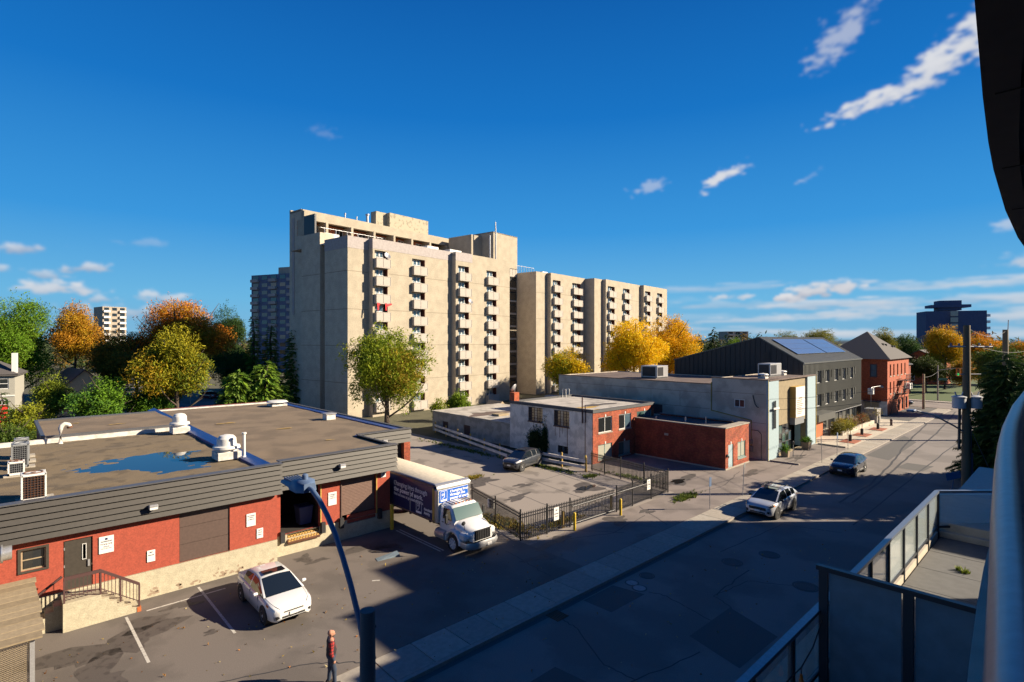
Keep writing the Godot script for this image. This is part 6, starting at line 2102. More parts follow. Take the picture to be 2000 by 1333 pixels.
func trees() -> void:
	var green := [Color(0.101, 0.196, 0.0108), Color(0.0675, 0.145, 0.0108), Color(0.149, 0.217, 0.0135)]
	var orange := [Color(0.459, 0.174, 0.0108), Color(0.365, 0.123, 0.009), Color(0.405, 0.232, 0.0135)]
	var brown := [Color(0.297, 0.16, 0.0162), Color(0.162, 0.123, 0.018), Color(0.27, 0.109, 0.0108)]
	var olive := [Color(0.27, 0.239, 0.0108), Color(0.135, 0.167, 0.0126), Color(0.189, 0.189, 0.0108), Color(0.297, 0.189, 0.0108)]
	var gold := [Color(0.78, 0.53, 0.008), Color(0.72, 0.45, 0.008), Color(0.56, 0.42, 0.01)]
	var dark := [Color(0.0405, 0.087, 0.018), Color(0.0297, 0.0653, 0.0162), Color(0.054, 0.0943, 0.0162)]
	var lime := [Color(0.23, 0.275, 0.0144), Color(0.142, 0.203, 0.0126), Color(0.176, 0.225, 0.0126), Color(0.27, 0.203, 0.018)]
	broad_tree("maple_tree", "big bright green maple behind the grey villa at the left edge", 2.1, 118.8, 18.3, 2.4, 7.2, green, "trees on the left", 101, 1.3)
	broad_tree("maple_tree", "orange brown maple right beside the bright green one on the left", 10.2, 129.2, 18.2, 5.0, 5.2, [Color(0.365, 0.174, 0.0126), Color(0.405, 0.246, 0.0126), Color(0.297, 0.203, 0.0135)], "trees on the left", 102, 1.2)
	broad_tree("ash_tree", "brown and olive tree in the gap left of the big orange maple", 15.2, 121.6, 12.8, 1.5, 6.0, brown, "trees on the left", 103, 1.3)
	broad_tree("ash_tree", "dark olive tree low between the beige house and the orange maple", 19.5, 128.0, 12.6, 1.5, 5.6, [Color(0.0945, 0.109, 0.018), Color(0.0675, 0.087, 0.018)], "trees on the left", 113, 1.3)
	broad_tree("maple_tree", "largest orange maple with a wide round top left of the tower", 26.0, 126.0, 19.4, 3.0, 11.6, orange, "trees on the left", 104, 1.4, 0.18, 17)
	broad_tree("maple_tree", "yellow green maple standing in front of the largest orange maple", 16.6, 80.5, 13.2, 1.2, 5.6, olive, "trees on the left", 105, 1.35)
	broad_tree("oak_tree", "dark tall tree in shade between the orange maple and the tower", 38.0, 137.0, 19.2, 1.0, 5.8, dark, "dark trees left of the tower", 106, 1.2)
	conifer("poplar_tree", "left and taller of two slim pointed trees left of the tower", 36.4, 113.0, 16.2, 2.2, [Color(0.0675, 0.145, 0.0144), Color(0.121, 0.189, 0.0144)], "dark trees left of the tower", 107, 1500, 0.05, 0.55)
	conifer("poplar_tree", "right and shorter of two slim pointed trees left of the tower", 39.6, 113.0, 15.4, 2.2, [Color(0.0675, 0.131, 0.0144), Color(0.0945, 0.16, 0.0144)], "dark trees left of the tower", 108, 1400, 0.05, 0.55)
	conifer("poplar_tree", "pointed dark tree close against the left wall of the tower", 36.6, 92.5, 14.2, 2.8, [Color(0.0473, 0.102, 0.0144), Color(0.121, 0.16, 0.0144)], "dark trees left of the tower", 109, 1600, 0.03, 0.6)
	broad_tree("oak_tree", "dark shaded tree low behind the pine at the tower's left foot", 34.5, 118.0, 9.5, 0.6, 5.4, dark, "dark trees left of the tower", 110, 1.2)
	conifer("pine_tree", "left half of the fluffy light green pines behind the warehouse roof", 19.4, 65.6, 8.2, 3.4, [Color(0.135, 0.217, 0.018), Color(0.081, 0.16, 0.0144), Color(0.108, 0.174, 0.018)], "pines behind the warehouse", 111, 1500, 0.05, 0.8)
	conifer("pine_tree", "right half of the fluffy light green pines behind the warehouse roof", 22.3, 65.2, 9.0, 3.6, [Color(0.135, 0.217, 0.018), Color(0.081, 0.16, 0.0144), Color(0.108, 0.174, 0.018)], "pines behind the warehouse", 112, 1600, 0.05, 0.8)
	broad_tree("sumac_bush", "wide fresh green bush right behind the warehouse roof", 9.7, 81.0, 6.7, 0.3, 4.6, [Color(0.115, 0.225, 0.0144), Color(0.0675, 0.152, 0.0162), Color(0.0473, 0.123, 0.018)], "bushes behind the warehouse", 121, 1.5, 0.15)
	broad_tree("sumac_bush", "right shoulder of green bush reaching toward the lamp post", 13.8, 83.0, 4.9, 0.2, 3.2, [Color(0.101, 0.203, 0.0162), Color(0.054, 0.131, 0.018)], "bushes behind the warehouse", 122, 1.5, 0.14)
	broad_tree("lilac_bush", "yellow green bush below the villa's red door", 2.4, 82.0, 4.2, 0.1, 2.8, [Color(0.23, 0.246, 0.0162), Color(0.135, 0.174, 0.0144)], "bushes behind the warehouse", 123, 1.4, 0.12)
	broad_tree("lilac_bush", "tall leafy bush between the villa and the beige house", 4.9, 90.0, 6.8, 0.4, 2.6, [Color(0.176, 0.217, 0.0162), Color(0.081, 0.131, 0.0144)], "bushes behind the warehouse", 124, 1.3, 0.12)
	conifer("cedar_tree", "small dark cedar in front of the villa's red door", 0.1, 86.0, 5.4, 1.1, [Color(0.0405, 0.087, 0.0108)], "bushes behind the warehouse", 125, 500, 0.02, 0.5)
	broad_tree("lilac_bush", "dark shady bush at the left edge behind the roof units", 0.4, 72.0, 3.0, 0.0, 2.8, [Color(0.0675, 0.109, 0.0126), Color(0.0405, 0.0725, 0.0126)], "bushes behind the warehouse", 126, 1.2, 0.12)
	broad_tree("lilac_bush", "low orange green tree beneath the yellow green maple by the lamp post", 19.0, 99.0, 6.6, 0.4, 3.6, olive, "bushes behind the warehouse", 127, 1.2, 0.13)
	broad_tree("elm_tree", "airy yellow green tree standing in front of the apartment tower", 34.7, 59.4, 13.0, 1.0, 6.0, lime, "", 131, 1.9, 0.15, 24)
	broad_tree("small_bush", "small green bush at the foot of the tree in front of the tower", 40.8, 56.8, 3.6, 0.1, 1.4, lime, "bushes at the foot of the tower", 132, 0.7, 0.11, 7)
	broad_tree("small_bush", "bright leafy bush below the tower balconies behind the grey shed", 46.9, 60.5, 4.0, 0.1, 2.1, [Color(0.203, 0.29, 0.0162), Color(0.135, 0.217, 0.0162)], "bushes at the foot of the tower", 133, 0.8, 0.12, 8)
	broad_tree("locust_tree", "yellow and green tree left of the big golden trees before the right wing", 76.1, 65.7, 9.8, 0.8, 5.6, [Color(0.675, 0.45, 0.009), Color(0.378, 0.362, 0.0108), Color(0.54, 0.42, 0.009), Color(0.203, 0.246, 0.0126)], "golden trees before the tower wing", 141, 1.2)
	broad_tree("locust_tree", "left one of the two big golden trees before the tower wing", 88.2, 59.8, 15.4, 2.0, 7.4, gold, "golden trees before the tower wing", 142, 1.5, 0.17, 16)
	broad_tree("locust_tree", "right one of the two big golden trees beside the metal building", 101.8, 60.3, 16.4, 2.0, 7.2, [Color(0.702, 0.42, 0.0072), Color(0.621, 0.334, 0.0072), Color(0.54, 0.377, 0.009)], "golden trees before the tower wing", 143, 1.5, 0.17, 16)
	conifer("spruce_tree", "small dark spruce top right beside the golden trees", 139.5, 74.0, 13.4, 3.2, [Color(0.0473, 0.0943, 0.018), Color(0.027, 0.0653, 0.0162)], "trees behind the metal roof", 151, 900)
	conifer("spruce_tree", "taller pointed dark spruce above the metal gable", 143.6, 71.3, 15.0, 3.4, [Color(0.0405, 0.0798, 0.018), Color(0.027, 0.058, 0.0162)], "trees behind the metal roof", 152, 900)
	broad_tree("maple_tree", "lime tree peeking over the gable right of the spruces", 149.0, 68.0, 11.6, 4.0, 3.6, [Color(0.162, 0.261, 0.018), Color(0.0945, 0.174, 0.0144)], "trees behind the metal roof", 153, 0.8)
	broad_tree("ash_tree", "olive flat topped tree over the left end of the solar panels", 159.0, 58.0, 13.6, 4.0, 7.0, [Color(0.149, 0.152, 0.018), Color(0.081, 0.109, 0.0144)], "trees behind the metal roof", 154, 0.9)
	broad_tree("ash_tree", "olive flat topped tree behind the middle of the solar roof", 166.0, 51.5, 14.3, 4.0, 8.2, [Color(0.189, 0.181, 0.018), Color(0.108, 0.131, 0.0144)], "trees behind the metal roof", 155, 0.9)
	broad_tree("ash_tree", "thin yellowish tree top right behind the dark pointed roof", 195.0, 43.0, 15.2, 4.0, 5.4, [Color(0.23, 0.203, 0.018), Color(0.135, 0.145, 0.0144)], "trees behind the metal roof", 156, 0.8)
	broad_tree("oak_tree", "dark green round tree between the pointed roof and the blue block", 205.6, 39.5, 13.4, 1.0, 5.6, [Color(0.054, 0.109, 0.0225), Color(0.0338, 0.0725, 0.018)], "trees behind the metal roof", 157, 1.0)
	broad_tree("maple_tree", "yellow orange maple in front of the blue block at the corner", 157.5, 22.8, 14.4, 3.0, 5.2, [Color(0.567, 0.319, 0.009), Color(0.405, 0.29, 0.0108), Color(0.216, 0.217, 0.0126)], "autumn maples at the corner", 161, 1.4)
	broad_tree("maple_tree", "orange maple right behind the tall wooden utility pole", 172.0, 18.4, 13.2, 2.0, 5.0, [Color(0.594, 0.246, 0.009), Color(0.513, 0.319, 0.0108), Color(0.27, 0.232, 0.0126)], "autumn maples at the corner", 162, 1.4)
	broad_tree("maple_tree", "far orange tree low along the right edge of the street", 188.0, 11.0, 11.4, 2.0, 6.0, [Color(0.567, 0.261, 0.0108), Color(0.338, 0.246, 0.0126)], "autumn maples at the corner", 163, 1.2)
	broad_tree("oak_tree", "shaded dark tree under the yellow maple at the far corner", 146.0, 24.5, 7.6, 1.6, 4.6, [Color(0.0473, 0.0653, 0.0126), Color(0.0675, 0.0725, 0.0108)], "autumn maples at the corner", 164, 1.1)
	broad_tree("oak_tree", "dark green crown behind the pole transformers", 110.0, 8.8, 10.4, 1.4, 4.4, [Color(0.0675, 0.109, 0.0162), Color(0.121, 0.16, 0.0144)], "autumn maples at the corner", 165, 1.2)
	var fir := [Color(0.0405, 0.0841, 0.018), Color(0.0297, 0.0653, 0.0162), Color(0.0607, 0.102, 0.018)]
	conifer("fir_tree", "dark fir right behind the utility pole with boughs over the street", 56.8, 4.5, 10.4, 3.0, fir, "dark firs along the near side of the street", 171, 2600, 0.06)
	conifer("fir_tree", "broad dark fir right of the utility pole above the curved rail", 54.0, 1.9, 10.8, 3.4, fir, "dark firs along the near side of the street", 172, 2600, 0.06)
	conifer("fir_tree", "farther dark fir showing light tips beyond the utility pole", 60.5, 3.7, 10.2, 2.8, [Color(0.06, 0.11, 0.02), Color(0.10, 0.14, 0.02), Color(0.03, 0.06, 0.02)], "dark firs along the near side of the street", 173, 1800, 0.06)
	conifer("fir_tree", "dark fir at the right edge that shades the street by the white car", 51.5, 0.8, 11.2, 2.6, fir, "dark firs along the near side of the street", 174, 1500, 0.1)
	broad_tree("oak_tree", "dark tree on the corner lawn beside the brick house", 152.0, 29.5, 8.6, 1.4, 4.6, [Color(0.05, 0.07, 0.014), Color(0.10, 0.09, 0.014)], "autumn maples at the corner", 166, 1.1)
	broad_tree("maple_tree", "low orange tree on the lawn right of the traffic signal", 150.0, 18.5, 7.0, 1.2, 3.6, [Color(0.40, 0.20, 0.012), Color(0.14, 0.13, 0.012)], "autumn maples at the corner", 167, 1.1)
	# a far-off belt of trees round the horizon
	rng.seed = 300
	var o := leaf_mass("treeline", M.leaf, leaf_cluster(1.9, 0.65, 12), 9000, func() -> Array:
		var a := rnd(-0.12, 1.68)
		var r := rnd(230, 420)
		var h := 8.5 + 3.0 * sin(a * 23.0) + 2.0 * sin(a * 61.0 + r * 0.05)
		var c: Color = [Color(0.05, 0.075, 0.02), Color(0.08, 0.09, 0.02), Color(0.16, 0.10, 0.02), Color(0.04, 0.06, 0.02)][int(absf(sin(a * 40.0)) * 3.99)]
		return [V(sin(a) * r, cos(a) * r, rng.randf() * h), rand_basis(rnd(0.8, 1.6)), c * rnd(0.7, 1.2)], self)
	tag(o, "far belt of trees along the horizon", "", "", "stuff")
	rng.seed = 8

# ---------------------------------------------------------------- fences, guard rail, posts
func picket_run(t: Node, a: Vector2, b: Vector2, h: float, posts: Array, m: Material) -> void:
	var dirv := (b - a).normalized()
	var l := a.distance_to(b)
	var yaw := atan2(dirv.y, dirv.x)
	for r in [h * 0.12, h * 0.84, h * 0.95]:
		var s := mb()
		var nn := dirv.orthogonal() * 0.02
		hexa(s, [V(a.x - nn.x, a.y - nn.y, r), V(b.x - nn.x, b.y - nn.y, r), V(b.x + nn.x, b.y + nn.y, r), V(a.x + nn.x, a.y + nn.y, r), V(a.x - nn.x, a.y - nn.y, r + 0.045), V(b.x - nn.x, b.y - nn.y, r + 0.045), V(b.x + nn.x, b.y + nn.y, r + 0.045), V(a.x + nn.x, a.y + nn.y, r + 0.045)])
		obj("rail", s, m, t)
	var n := int(l / 0.135)
	var key := "picket %.2f" % h
	if not box_cache.has(key):
		var keep := X
		X = Transform3D()
		var st := mb()
		cb(st, Vector3(0, h * 0.5, 0), Vector3(0.034, h - 0.06, 0.034))
		for k in 4:
			var c := [Vector3(-0.013, h - 0.03, -0.013), Vector3(0.013, h - 0.03, -0.013), Vector3(0.013, h - 0.03, 0.013), Vector3(-0.013, h - 0.03, 0.013)]
			tri(st, c[k], c[(k + 1) % 4], Vector3(0, h + 0.04, 0))
		box_cache[key] = done(st)
		X = keep
	for i in n:
		var p := a + dirv * (i + 0.5) * l / n
		put("picket", box_cache[key], m, t, V(p.x, p.y, 0.05), Vector3(0, yaw, 0))
	for p in posts:
		var q: Vector2 = a + dirv * p
		put("post", box_mesh(0.075, h + 0.22, 0.075, 0.01), m, t, V(q.x, q.y, (h + 0.22) * 0.5), Vector3(0, yaw, 0))

func fences() -> void:
	var F: Material = M.fence_black
	var t := thing("picket_fence", "black steel picket fence at the left front corner of the yard beside the truck", "fence")
	picket_run(t, Vector2(22.65, 28.0), Vector2(21.12, 21.7), 1.55, [0.1, 3.4, 6.4], F)
	picket_run(t, Vector2(21.12, 21.66), Vector2(24.9, 21.35), 1.55, [1.9, 3.75], F)
	var g := thing("sliding_gate", "long black sliding gate with diagonal braces in the front of the yard", "gate")
	picket_run(g, Vector2(25.0, 21.42), Vector2(29.1, 21.2), 1.5, [], F)
	for q in [[25.0, 26.9, 0.25, 1.2], [26.9, 28.9, 1.2, 0.25]]:
		var s := mb()
		tube(s, [V(q[0], 21.36, q[2]), V(q[1], 21.28, q[3])], 0.02, 5)
		obj("brace", s, F, g)
	var bt := mb()
	tube(bt, [V(25.0, 21.38, 0.16), V(29.1, 21.16, 0.16)], 0.05, 6)
	tube(bt, [V(25.0, 21.30, 1.22), V(33.0, 21.10, 1.22)], 0.05, 6)
	obj("track_beam", bt, M.metal_dark, g)
	var t2 := thing("picket_fence", "black steel picket fence on the right of the sliding gate, ending at the weedy corner", "fence")
	picket_run(t2, Vector2(29.2, 21.15), Vector2(35.8, 21.3), 1.55, [0.05, 1.9, 4.3, 6.6], F)
	var t3 := thing("picket_fence", "black steel picket fence from the weedy corner back to the brick front", "fence")
	picket_run(t3, Vector2(35.85, 21.4), Vector2(36.95, 29.4), 1.55, [2.2, 4.6, 6.4, 7.9], F)
	for q in [[22.05, 25.4, 0.85, 0.5, 0.55, -1.35, "pale notice hung on the fence right beside the truck cab"], [23.6, 21.36, 0.72, 0.42, 0.75, 0.0, "white notice on the front fence left of the sliding gate"], [32.9, 21.12, 0.8, 0.4, 0.7, 0.0, "white notice on the fence right of the sliding gate"]]:
		var s := thing("fence_sign", q[6], "sign", V(q[0], q[1] - 0.05, q[2]), q[5])
		var b := mb()
		cb(b, Vector3(0, q[4] * 0.5, 0), Vector3(q[3], q[4], 0.015))
		obj("board", b, M.sign_white, s)
		var y: float = q[4] * 0.78
		for l in [["NO", 0.11], ["PARKING", 0.08], ["24 HOURS", 0.06]]:
			text(s, l[0], l[1], M.ink, Vector3(0, y, 0.01), Vector3.ZERO, true, "lettering", HORIZONTAL_ALIGNMENT_CENTER)
			y -= l[1] * 1.9
	var labs := ["yellow bollard outside the left end of the sliding gate", "yellow bollard outside the right end of the sliding gate", "ochre post just inside the left end of the sliding gate", "ochre post just inside the right end of the sliding gate", "yellow post at the near end of the guard rail by the brick corner"]
	var k := 0
	for q in [[24.63, 20.8, 1.0], [28.93, 20.6, 1.0], [24.5, 21.6, 0.95], [29.3, 21.6, 0.95], [36.5, 29.6, 1.3]]:
		var b := thing("bollard", labs[k], "bollard", V(q[0], q[1], 0), 0.0, "yellow posts round the yard")
		var s := mb()
		lathe(s, Vector3.ZERO, [Vector2(0.085, 0), Vector2(0.085, q[2]), Vector2(0.06, q[2] + 0.05), Vector2(0, q[2] + 0.06)], 12)
		obj("post", s, M.ochre if k in [2, 3] else M.yellow, b)
		k += 1
	# guard rail of two beams on yellow posts
	for run in [[Vector2(38.4, 54.5), Vector2(34.2, 35.8), "long weathered double guard rail on yellow posts before the grey shed"], [Vector2(35.9, 34.6), Vector2(36.2, 29.4), "short weathered double guard rail before the white block wall behind the grey car"]]:
		var r := thing("guard_rail", run[2], "guard rail")
		var a: Vector2 = run[0]
		var b: Vector2 = run[1]
		var nn := (b - a).normalized().orthogonal() * 0.05
		for h in [0.28, 0.78]:
			var s := mb()
			hexa(s, [V(a.x - nn.x, a.y - nn.y, h), V(b.x - nn.x, b.y - nn.y, h), V(b.x + nn.x, b.y + nn.y, h), V(a.x + nn.x, a.y + nn.y, h), V(a.x - nn.x, a.y - nn.y, h + 0.24), V(b.x - nn.x, b.y - nn.y, h + 0.24), V(b.x + nn.x, b.y + nn.y, h + 0.24), V(a.x + nn.x, a.y + nn.y, h + 0.24)])
			obj("beam", s, M.white_block, r)
		var n := int(a.distance_to(b) / 3.6) + 1
		for i in n + 1:
			var p := a.lerp(b, float(i) / n)
			var s := mb()
			lathe(s, V(p.x + 0.1, p.y, 0), [Vector2(0.085, 0), Vector2(0.085, 1.25), Vector2(0.05, 1.3), Vector2(0, 1.3)], 10)
			obj("post", s, M.ochre, r)

# ---------------------------------------------------------------- truck
func wheel(parent: Node, at: Vector3, r: float, w: float, side: float, spokes := 5, rim_m: Material = null) -> void:
	var key := "wheel %.2f %.2f %d" % [r, w, spokes]
	if not box_cache.has(key):
		var keep := X
		X = Transform3D()
		var a := mb()
		lathe(a, Vector3.ZERO, [Vector2(r * 0.62, -w * 0.5), Vector2(r * 0.93, -w * 0.5), Vector2(r, -w * 0.36), Vector2(r, w * 0.36), Vector2(r * 0.93, w * 0.5), Vector2(r * 0.66, w * 0.5), Vector2(r * 0.64, w * 0.36)], 24, Vector3.RIGHT)
		var b := mb()
		lathe(b, Vector3.ZERO, [Vector2(r * 0.66, w * 0.44), Vector2(r * 0.6, w * 0.46), Vector2(r * 0.56, w * 0.3)], 24, Vector3.RIGHT)
		lathe(b, Vector3.ZERO, [Vector2(r * 0.2, w * 0.42), Vector2(r * 0.14, w * 0.5), Vector2(0, w * 0.5)], 12, Vector3.RIGHT)
		for i in spokes:
			var t := TAU * i / spokes
			var u := Vector3(0, cos(t), sin(t)); var v := Vector3(0, -sin(t), cos(t))
			var x0 := Vector3(w * 0.32, 0, 0); var x1 := Vector3(w * 0.44, 0, 0)
			var s := TAU / spokes * r * 0.13
			hexa(b, [u * r * 0.12 - v * s + x0, u * r * 0.62 - v * s * 1.2 + x0, u * r * 0.62 + v * s * 1.2 + x0, u * r * 0.12 + v * s + x0, u * r * 0.12 - v * s + x1, u * r * 0.62 - v * s * 1.2 + x1, u * r * 0.62 + v * s * 1.2 + x1, u * r * 0.12 + v * s + x1])
		var c := mb()
		lathe(c, Vector3.ZERO, [Vector2(r * 0.6, w * 0.2), Vector2(0, w * 0.2)], 20, Vector3.RIGHT)
		box_cache[key] = [done(a), done(b), done(c)]
		X = keep
	var yaw := 0.0 if side > 0 else PI
	var o := put("wheel", box_cache[key][0], M.rubber, parent, at, Vector3(0, yaw, 0))
	put("rim", box_cache[key][1], rim_m if rim_m else M.galv, o)
	put("brake_disc", box_cache[key][2], M.metal_dark, o)

func emblem(parent: Node, at: Vector3, rot: Vector3, s: float) -> void:
	# white outlined square with a smiling half face in its lower right and a white strip beneath
	var o := Node3D.new()
	o.name = numbered("emblem", parent)
	parent.add_child(o, true)
	o.position = at
	o.rotation = rot
	var st := mb()
	for q in [[0.0, 0.03, 0.0, 1.0], [0.77, 0.8, 0.0, 1.0], [0.0, 0.8, 0.97, 1.0], [0.0, 0.8, 0.0, 0.17]]:
		cb(st, Vector3((q[0] + q[1]) * 0.5, (q[2] + q[3]) * 0.5, 0) * s, Vector3(q[1] - q[0], q[3] - q[2], 0.01) * s)
	var arc := func(cx: float, cy: float, r: float, a0: float, a1: float, w: float) -> void:
		for i in 12:
			var t0 := deg_to_rad(lerpf(a0, a1, i / 12.0)); var t1 := deg_to_rad(lerpf(a0, a1, (i + 1) / 12.0))
			var z := Vector3(0, 0, 0.006)
			quad(st, (Vector3(cx + cos(t0) * (r - w), cy + sin(t0) * (r - w), 0) + z) * s, (Vector3(cx + cos(t0) * (r + w), cy + sin(t0) * (r + w), 0) + z) * s, (Vector3(cx + cos(t1) * (r + w), cy + sin(t1) * (r + w), 0) + z) * s, (Vector3(cx + cos(t1) * (r - w), cy + sin(t1) * (r - w), 0) + z) * s)
	st.set_smooth_group(-1)
	arc.call(0.28, 0.66, 0.10, -20, 340, 0.022)
	arc.call(0.22, 0.55, 0.26, -95, 0, 0.025)
	cb(st, Vector3(0.48, 0.73, 0) * s, Vector3(0.05, 0.36, 0.012) * s)
	obj("mark", st, M.lettering, o)

func truck() -> void:
	var t := thing("box_truck", "white cab box truck with navy lettered cargo box backed against the docks", "truck", V(18.5, 24.7, 0))
	# local: +z towards the street, x along it; the box runs from z 0 back to -8.3
	var hw := 1.15
	var b := mb()
	cb(b, Vector3(0, 2.25, -4.15), Vector3(hw * 2, 2.0, 8.3), 0.02)
	obj("cargo_box", b, M.truck_navy, t)
	var rf := mb()
	loft(rf, [[Vector3(-hw - 0.01, 3.15, 0.02), Vector3(-hw + 0.1, 3.28, 0.02), Vector3(hw - 0.1, 3.28, 0.02), Vector3(hw + 0.01, 3.15, 0.02)], [Vector3(-hw - 0.01, 3.15, -8.32), Vector3(-hw + 0.1, 3.28, -8.32), Vector3(hw - 0.1, 3.28, -8.32), Vector3(hw + 0.01, 3.15, -8.32)]])
	var roof := obj("box_roof", rf, M.truck_roof, t)
	var tr := mb()
	for s in [-1, 1]:
		cb(tr, Vector3(s * (hw + 0.01), 3.16, -4.15), Vector3(0.05, 0.1, 8.34), 0.01)
		cb(tr, Vector3(s * (hw + 0.01), 1.25, -4.15), Vector3(0.05, 0.09, 8.34), 0.01)
	obj("side_trim", tr, M.roller, roof)
	# rounded bright front edge of the box
	var fr := mb()
	var secs := []
	for i in 7:
		var a := PI * 0.5 * i / 6.0
		var y := 3.0 + 0.29 * sin(a)
		var z := 0.02 + 0.29 * cos(a)
		secs.append([Vector3(-hw - 0.012, y, z), Vector3(-hw + 0.16, y + 0.01, z + 0.02), Vector3(hw - 0.16, y + 0.01, z + 0.02), Vector3(hw + 0.012, y, z)])
	loft(fr, secs, false)
	for s in [-1, 1]:
		cb(fr, Vector3(s * (hw - 0.06), 2.1, 0.17), Vector3(0.16, 1.85, 0.3), 0.07)
	obj("front_edge", fr, M.steel, t)
	var fp := mb()
	cb(fp, Vector3(0, 2.1, 0.12), Vector3(hw * 2 - 0.1, 1.8, 0.3), 0.02)
	obj("front_panel", fp, M.car_white, t)
	var bp := mb()
	cb(bp, Vector3(0, 2.60, 0.282), Vector3(hw * 2 - 0.32, 0.66, 0.02))
	var bpn := obj("blue_panel", bp, M.truck_blue, t)
	text(bpn, "Changing lives\nthrough the\npower of work.", 0.185, M.lettering, Vector3(-0.28, 2.595, 0.30), Vector3.ZERO, true)
	emblem(bpn, Vector3(-0.92, 2.33, 0.297), Vector3.ZERO, 0.56)
	# lettering on the left side
	var L := Vector3(0, -PI / 2, 0)
	var xs := -hw - 0.012
	text(t, "Changing lives through", 0.34, M.lettering, Vector3(xs, 2.62, -4.15), L)
	text(t, "the power of work.", 0.34, M.lettering, Vector3(xs, 2.27, -4.15), L, true)
	text(t, "Find out more at goodwillonline.ca", 0.2, M.lettering, Vector3(xs, 1.98, -4.15), L)
	text(t, "Goodwill\nAmity", 0.2, M.lettering, Vector3(xs, 1.62, -0.95), L, true)
	emblem(t, Vector3(xs, 1.36, -1.75), L, 0.7)
	var sd := mb()
	tube(sd, [Vector3(xs - 0.01, 1.3, -2.35), Vector3(xs - 0.01, 2.75, -2.35)], 0.022, 6)
	obj("door_bar", sd, M.galv, t)
	var yc := mb()
	cb(yc, Vector3(-hw - 0.005, 2.1, -0.05), Vector3(0.03, 1.9, 0.2), 0.01)
	obj("corner_post", yc, M.ochre, t)
	# chassis
	var ch := mb()
	for s in [-1, 1]:
		cb(ch, Vector3(s * 0.42, 0.92, -2.6), Vector3(0.12, 0.26, 10.6))
	for z in [-7.5, -5.0, -2.5, -0.5]:
		cb(ch, Vector3(0, 1.12, z), Vector3(2.2, 0.1, 0.12))
	cb(ch, Vector3(0, 0.62, -5.9), Vector3(1.9, 0.14, 0.14))
	obj("chassis", ch, M.black, t)
	var ft := mb()
	tube(ft, [Vector3(-0.98, 0.68, 0.15), Vector3(-0.98, 0.68, 0.95)], 0.27, 16)
	obj("fuel_tank", ft, M.galv, t)
	for s in [-1, 1]:
		wheel(t, Vector3(s * 0.98, 0.46, 1.62), 0.46, 0.28, s, 8, M.lamp_clear)
		wheel(t, Vector3(s * 0.95, 0.46, -5.9), 0.46, 0.5, s, 8)
	# cab: sections from the back wall to the base of the windscreen
	var cab := mb()
	var sec := func(z: float, wb: float, wt: float, y0: float, yb: float, y1: float) -> Array:
		return [Vector3(-wb, y0, z), Vector3(-wb, yb, z), Vector3(-wt, y1 - 0.12, z), Vector3(-wt + 0.12, y1 - 0.01, z), Vector3(0, y1 + 0.03, z), Vector3(wt - 0.12, y1 - 0.01, z), Vector3(wt, y1 - 0.12, z), Vector3(wb, yb, z), Vector3(wb, y0, z)]
	loft(cab, [sec.call(0.32, 0.98, 0.90, 0.75, 1.55, 2.28), sec.call(0.45, 1.0, 0.92, 0.72, 1.55, 2.32), sec.call(1.10, 1.0, 0.90, 0.85, 1.52, 2.30), sec.call(1.22, 1.0, 0.90, 1.0, 1.52, 2.26), sec.call(1.62, 0.98, 0.93, 1.2, 1.48, 1.62)])
	obj("cab", cab, M.car_white, t)
	var rib := mb()
	for i in 7:
		cb(rib, Vector3(-0.66 + i * 0.22, 2.33, 0.75), Vector3(0.03, 0.03, 0.8))
	obj("roof_rib", rib, M.roller, t)
	var ws := mb()
	quad(ws, Vector3(-0.86, 2.21, 1.335), Vector3(0.86, 2.21, 1.335), Vector3(0.92, 1.63, 1.70), Vector3(-0.92, 1.63, 1.70))
	obj("windscreen", ws, M.glass_green, t)
	for s in [-1, 1]:
		var sw := mb()
		quad(sw, Vector3(s * 0.945, 2.12, 0.62), Vector3(s * 0.945, 2.12, 1.16), Vector3(s * 1.012, 1.56, 1.42), Vector3(s * 1.012, 1.56, 0.62))
		obj("side_window", sw, M.car_glass, t)
		var mi := mb()
		tube(mi, [Vector3(s * 1.0, 2.1, 1.25), Vector3(s * 1.26, 2.05, 1.3), Vector3(s * 1.26, 1.4, 1.3), Vector3(s * 1.0, 1.4, 1.3)], 0.02, 5)
		cb(mi, Vector3(s * 1.28, 1.72, 1.32), Vector3(0.2, 0.48, 0.1), 0.03)
		obj("mirror", mi, M.black, t)
		var fm := mb()
		tube(fm, [Vector3(s * 0.86, 1.3, 2.35), Vector3(s * 0.98, 1.62, 2.45)], 0.015, 5)
		lathe(fm, Vector3(s * 0.98, 1.66, 2.45), [Vector2(0, -0.02), Vector2(0.11, 0.02), Vector2(0.12, 0.08), Vector2(0.06, 0.13), Vector2(0, 0.14)], 10, Vector3(0, 0.3, -0.95))
		obj("fender_mirror", fm, M.black, t)
		var dh := mb()
		cb(dh, Vector3(s * 1.005, 1.35, 0.62), Vector3(0.03, 0.04, 0.16))
		obj("door_handle", dh, M.black, t)
	# bonnet and wings
	var bn := mb()
	var bs := func(z: float, w: float, y0: float, ys: float, yc: float) -> Array:
		return [Vector3(-w, y0, z), Vector3(-w, ys - 0.15, z), Vector3(-w * 0.92, ys, z), Vector3(-w * 0.6, yc - 0.03, z), Vector3(0, yc, z), Vector3(w * 0.6, yc - 0.03, z), Vector3(w * 0.92, ys, z), Vector3(w, ys - 0.15, z), Vector3(w, y0, z)]
	loft(bn, [bs.call(1.55, 0.97, 0.95, 1.48, 1.64), bs.call(1.9, 0.94, 0.98, 1.42, 1.58), bs.call(2.3, 0.86, 0.95, 1.32, 1.48), bs.call(2.62, 0.74, 0.75, 1.2, 1.36), bs.call(2.76, 0.66, 0.7, 1.1, 1.26)])
	obj("bonnet", bn, M.car_white, t)
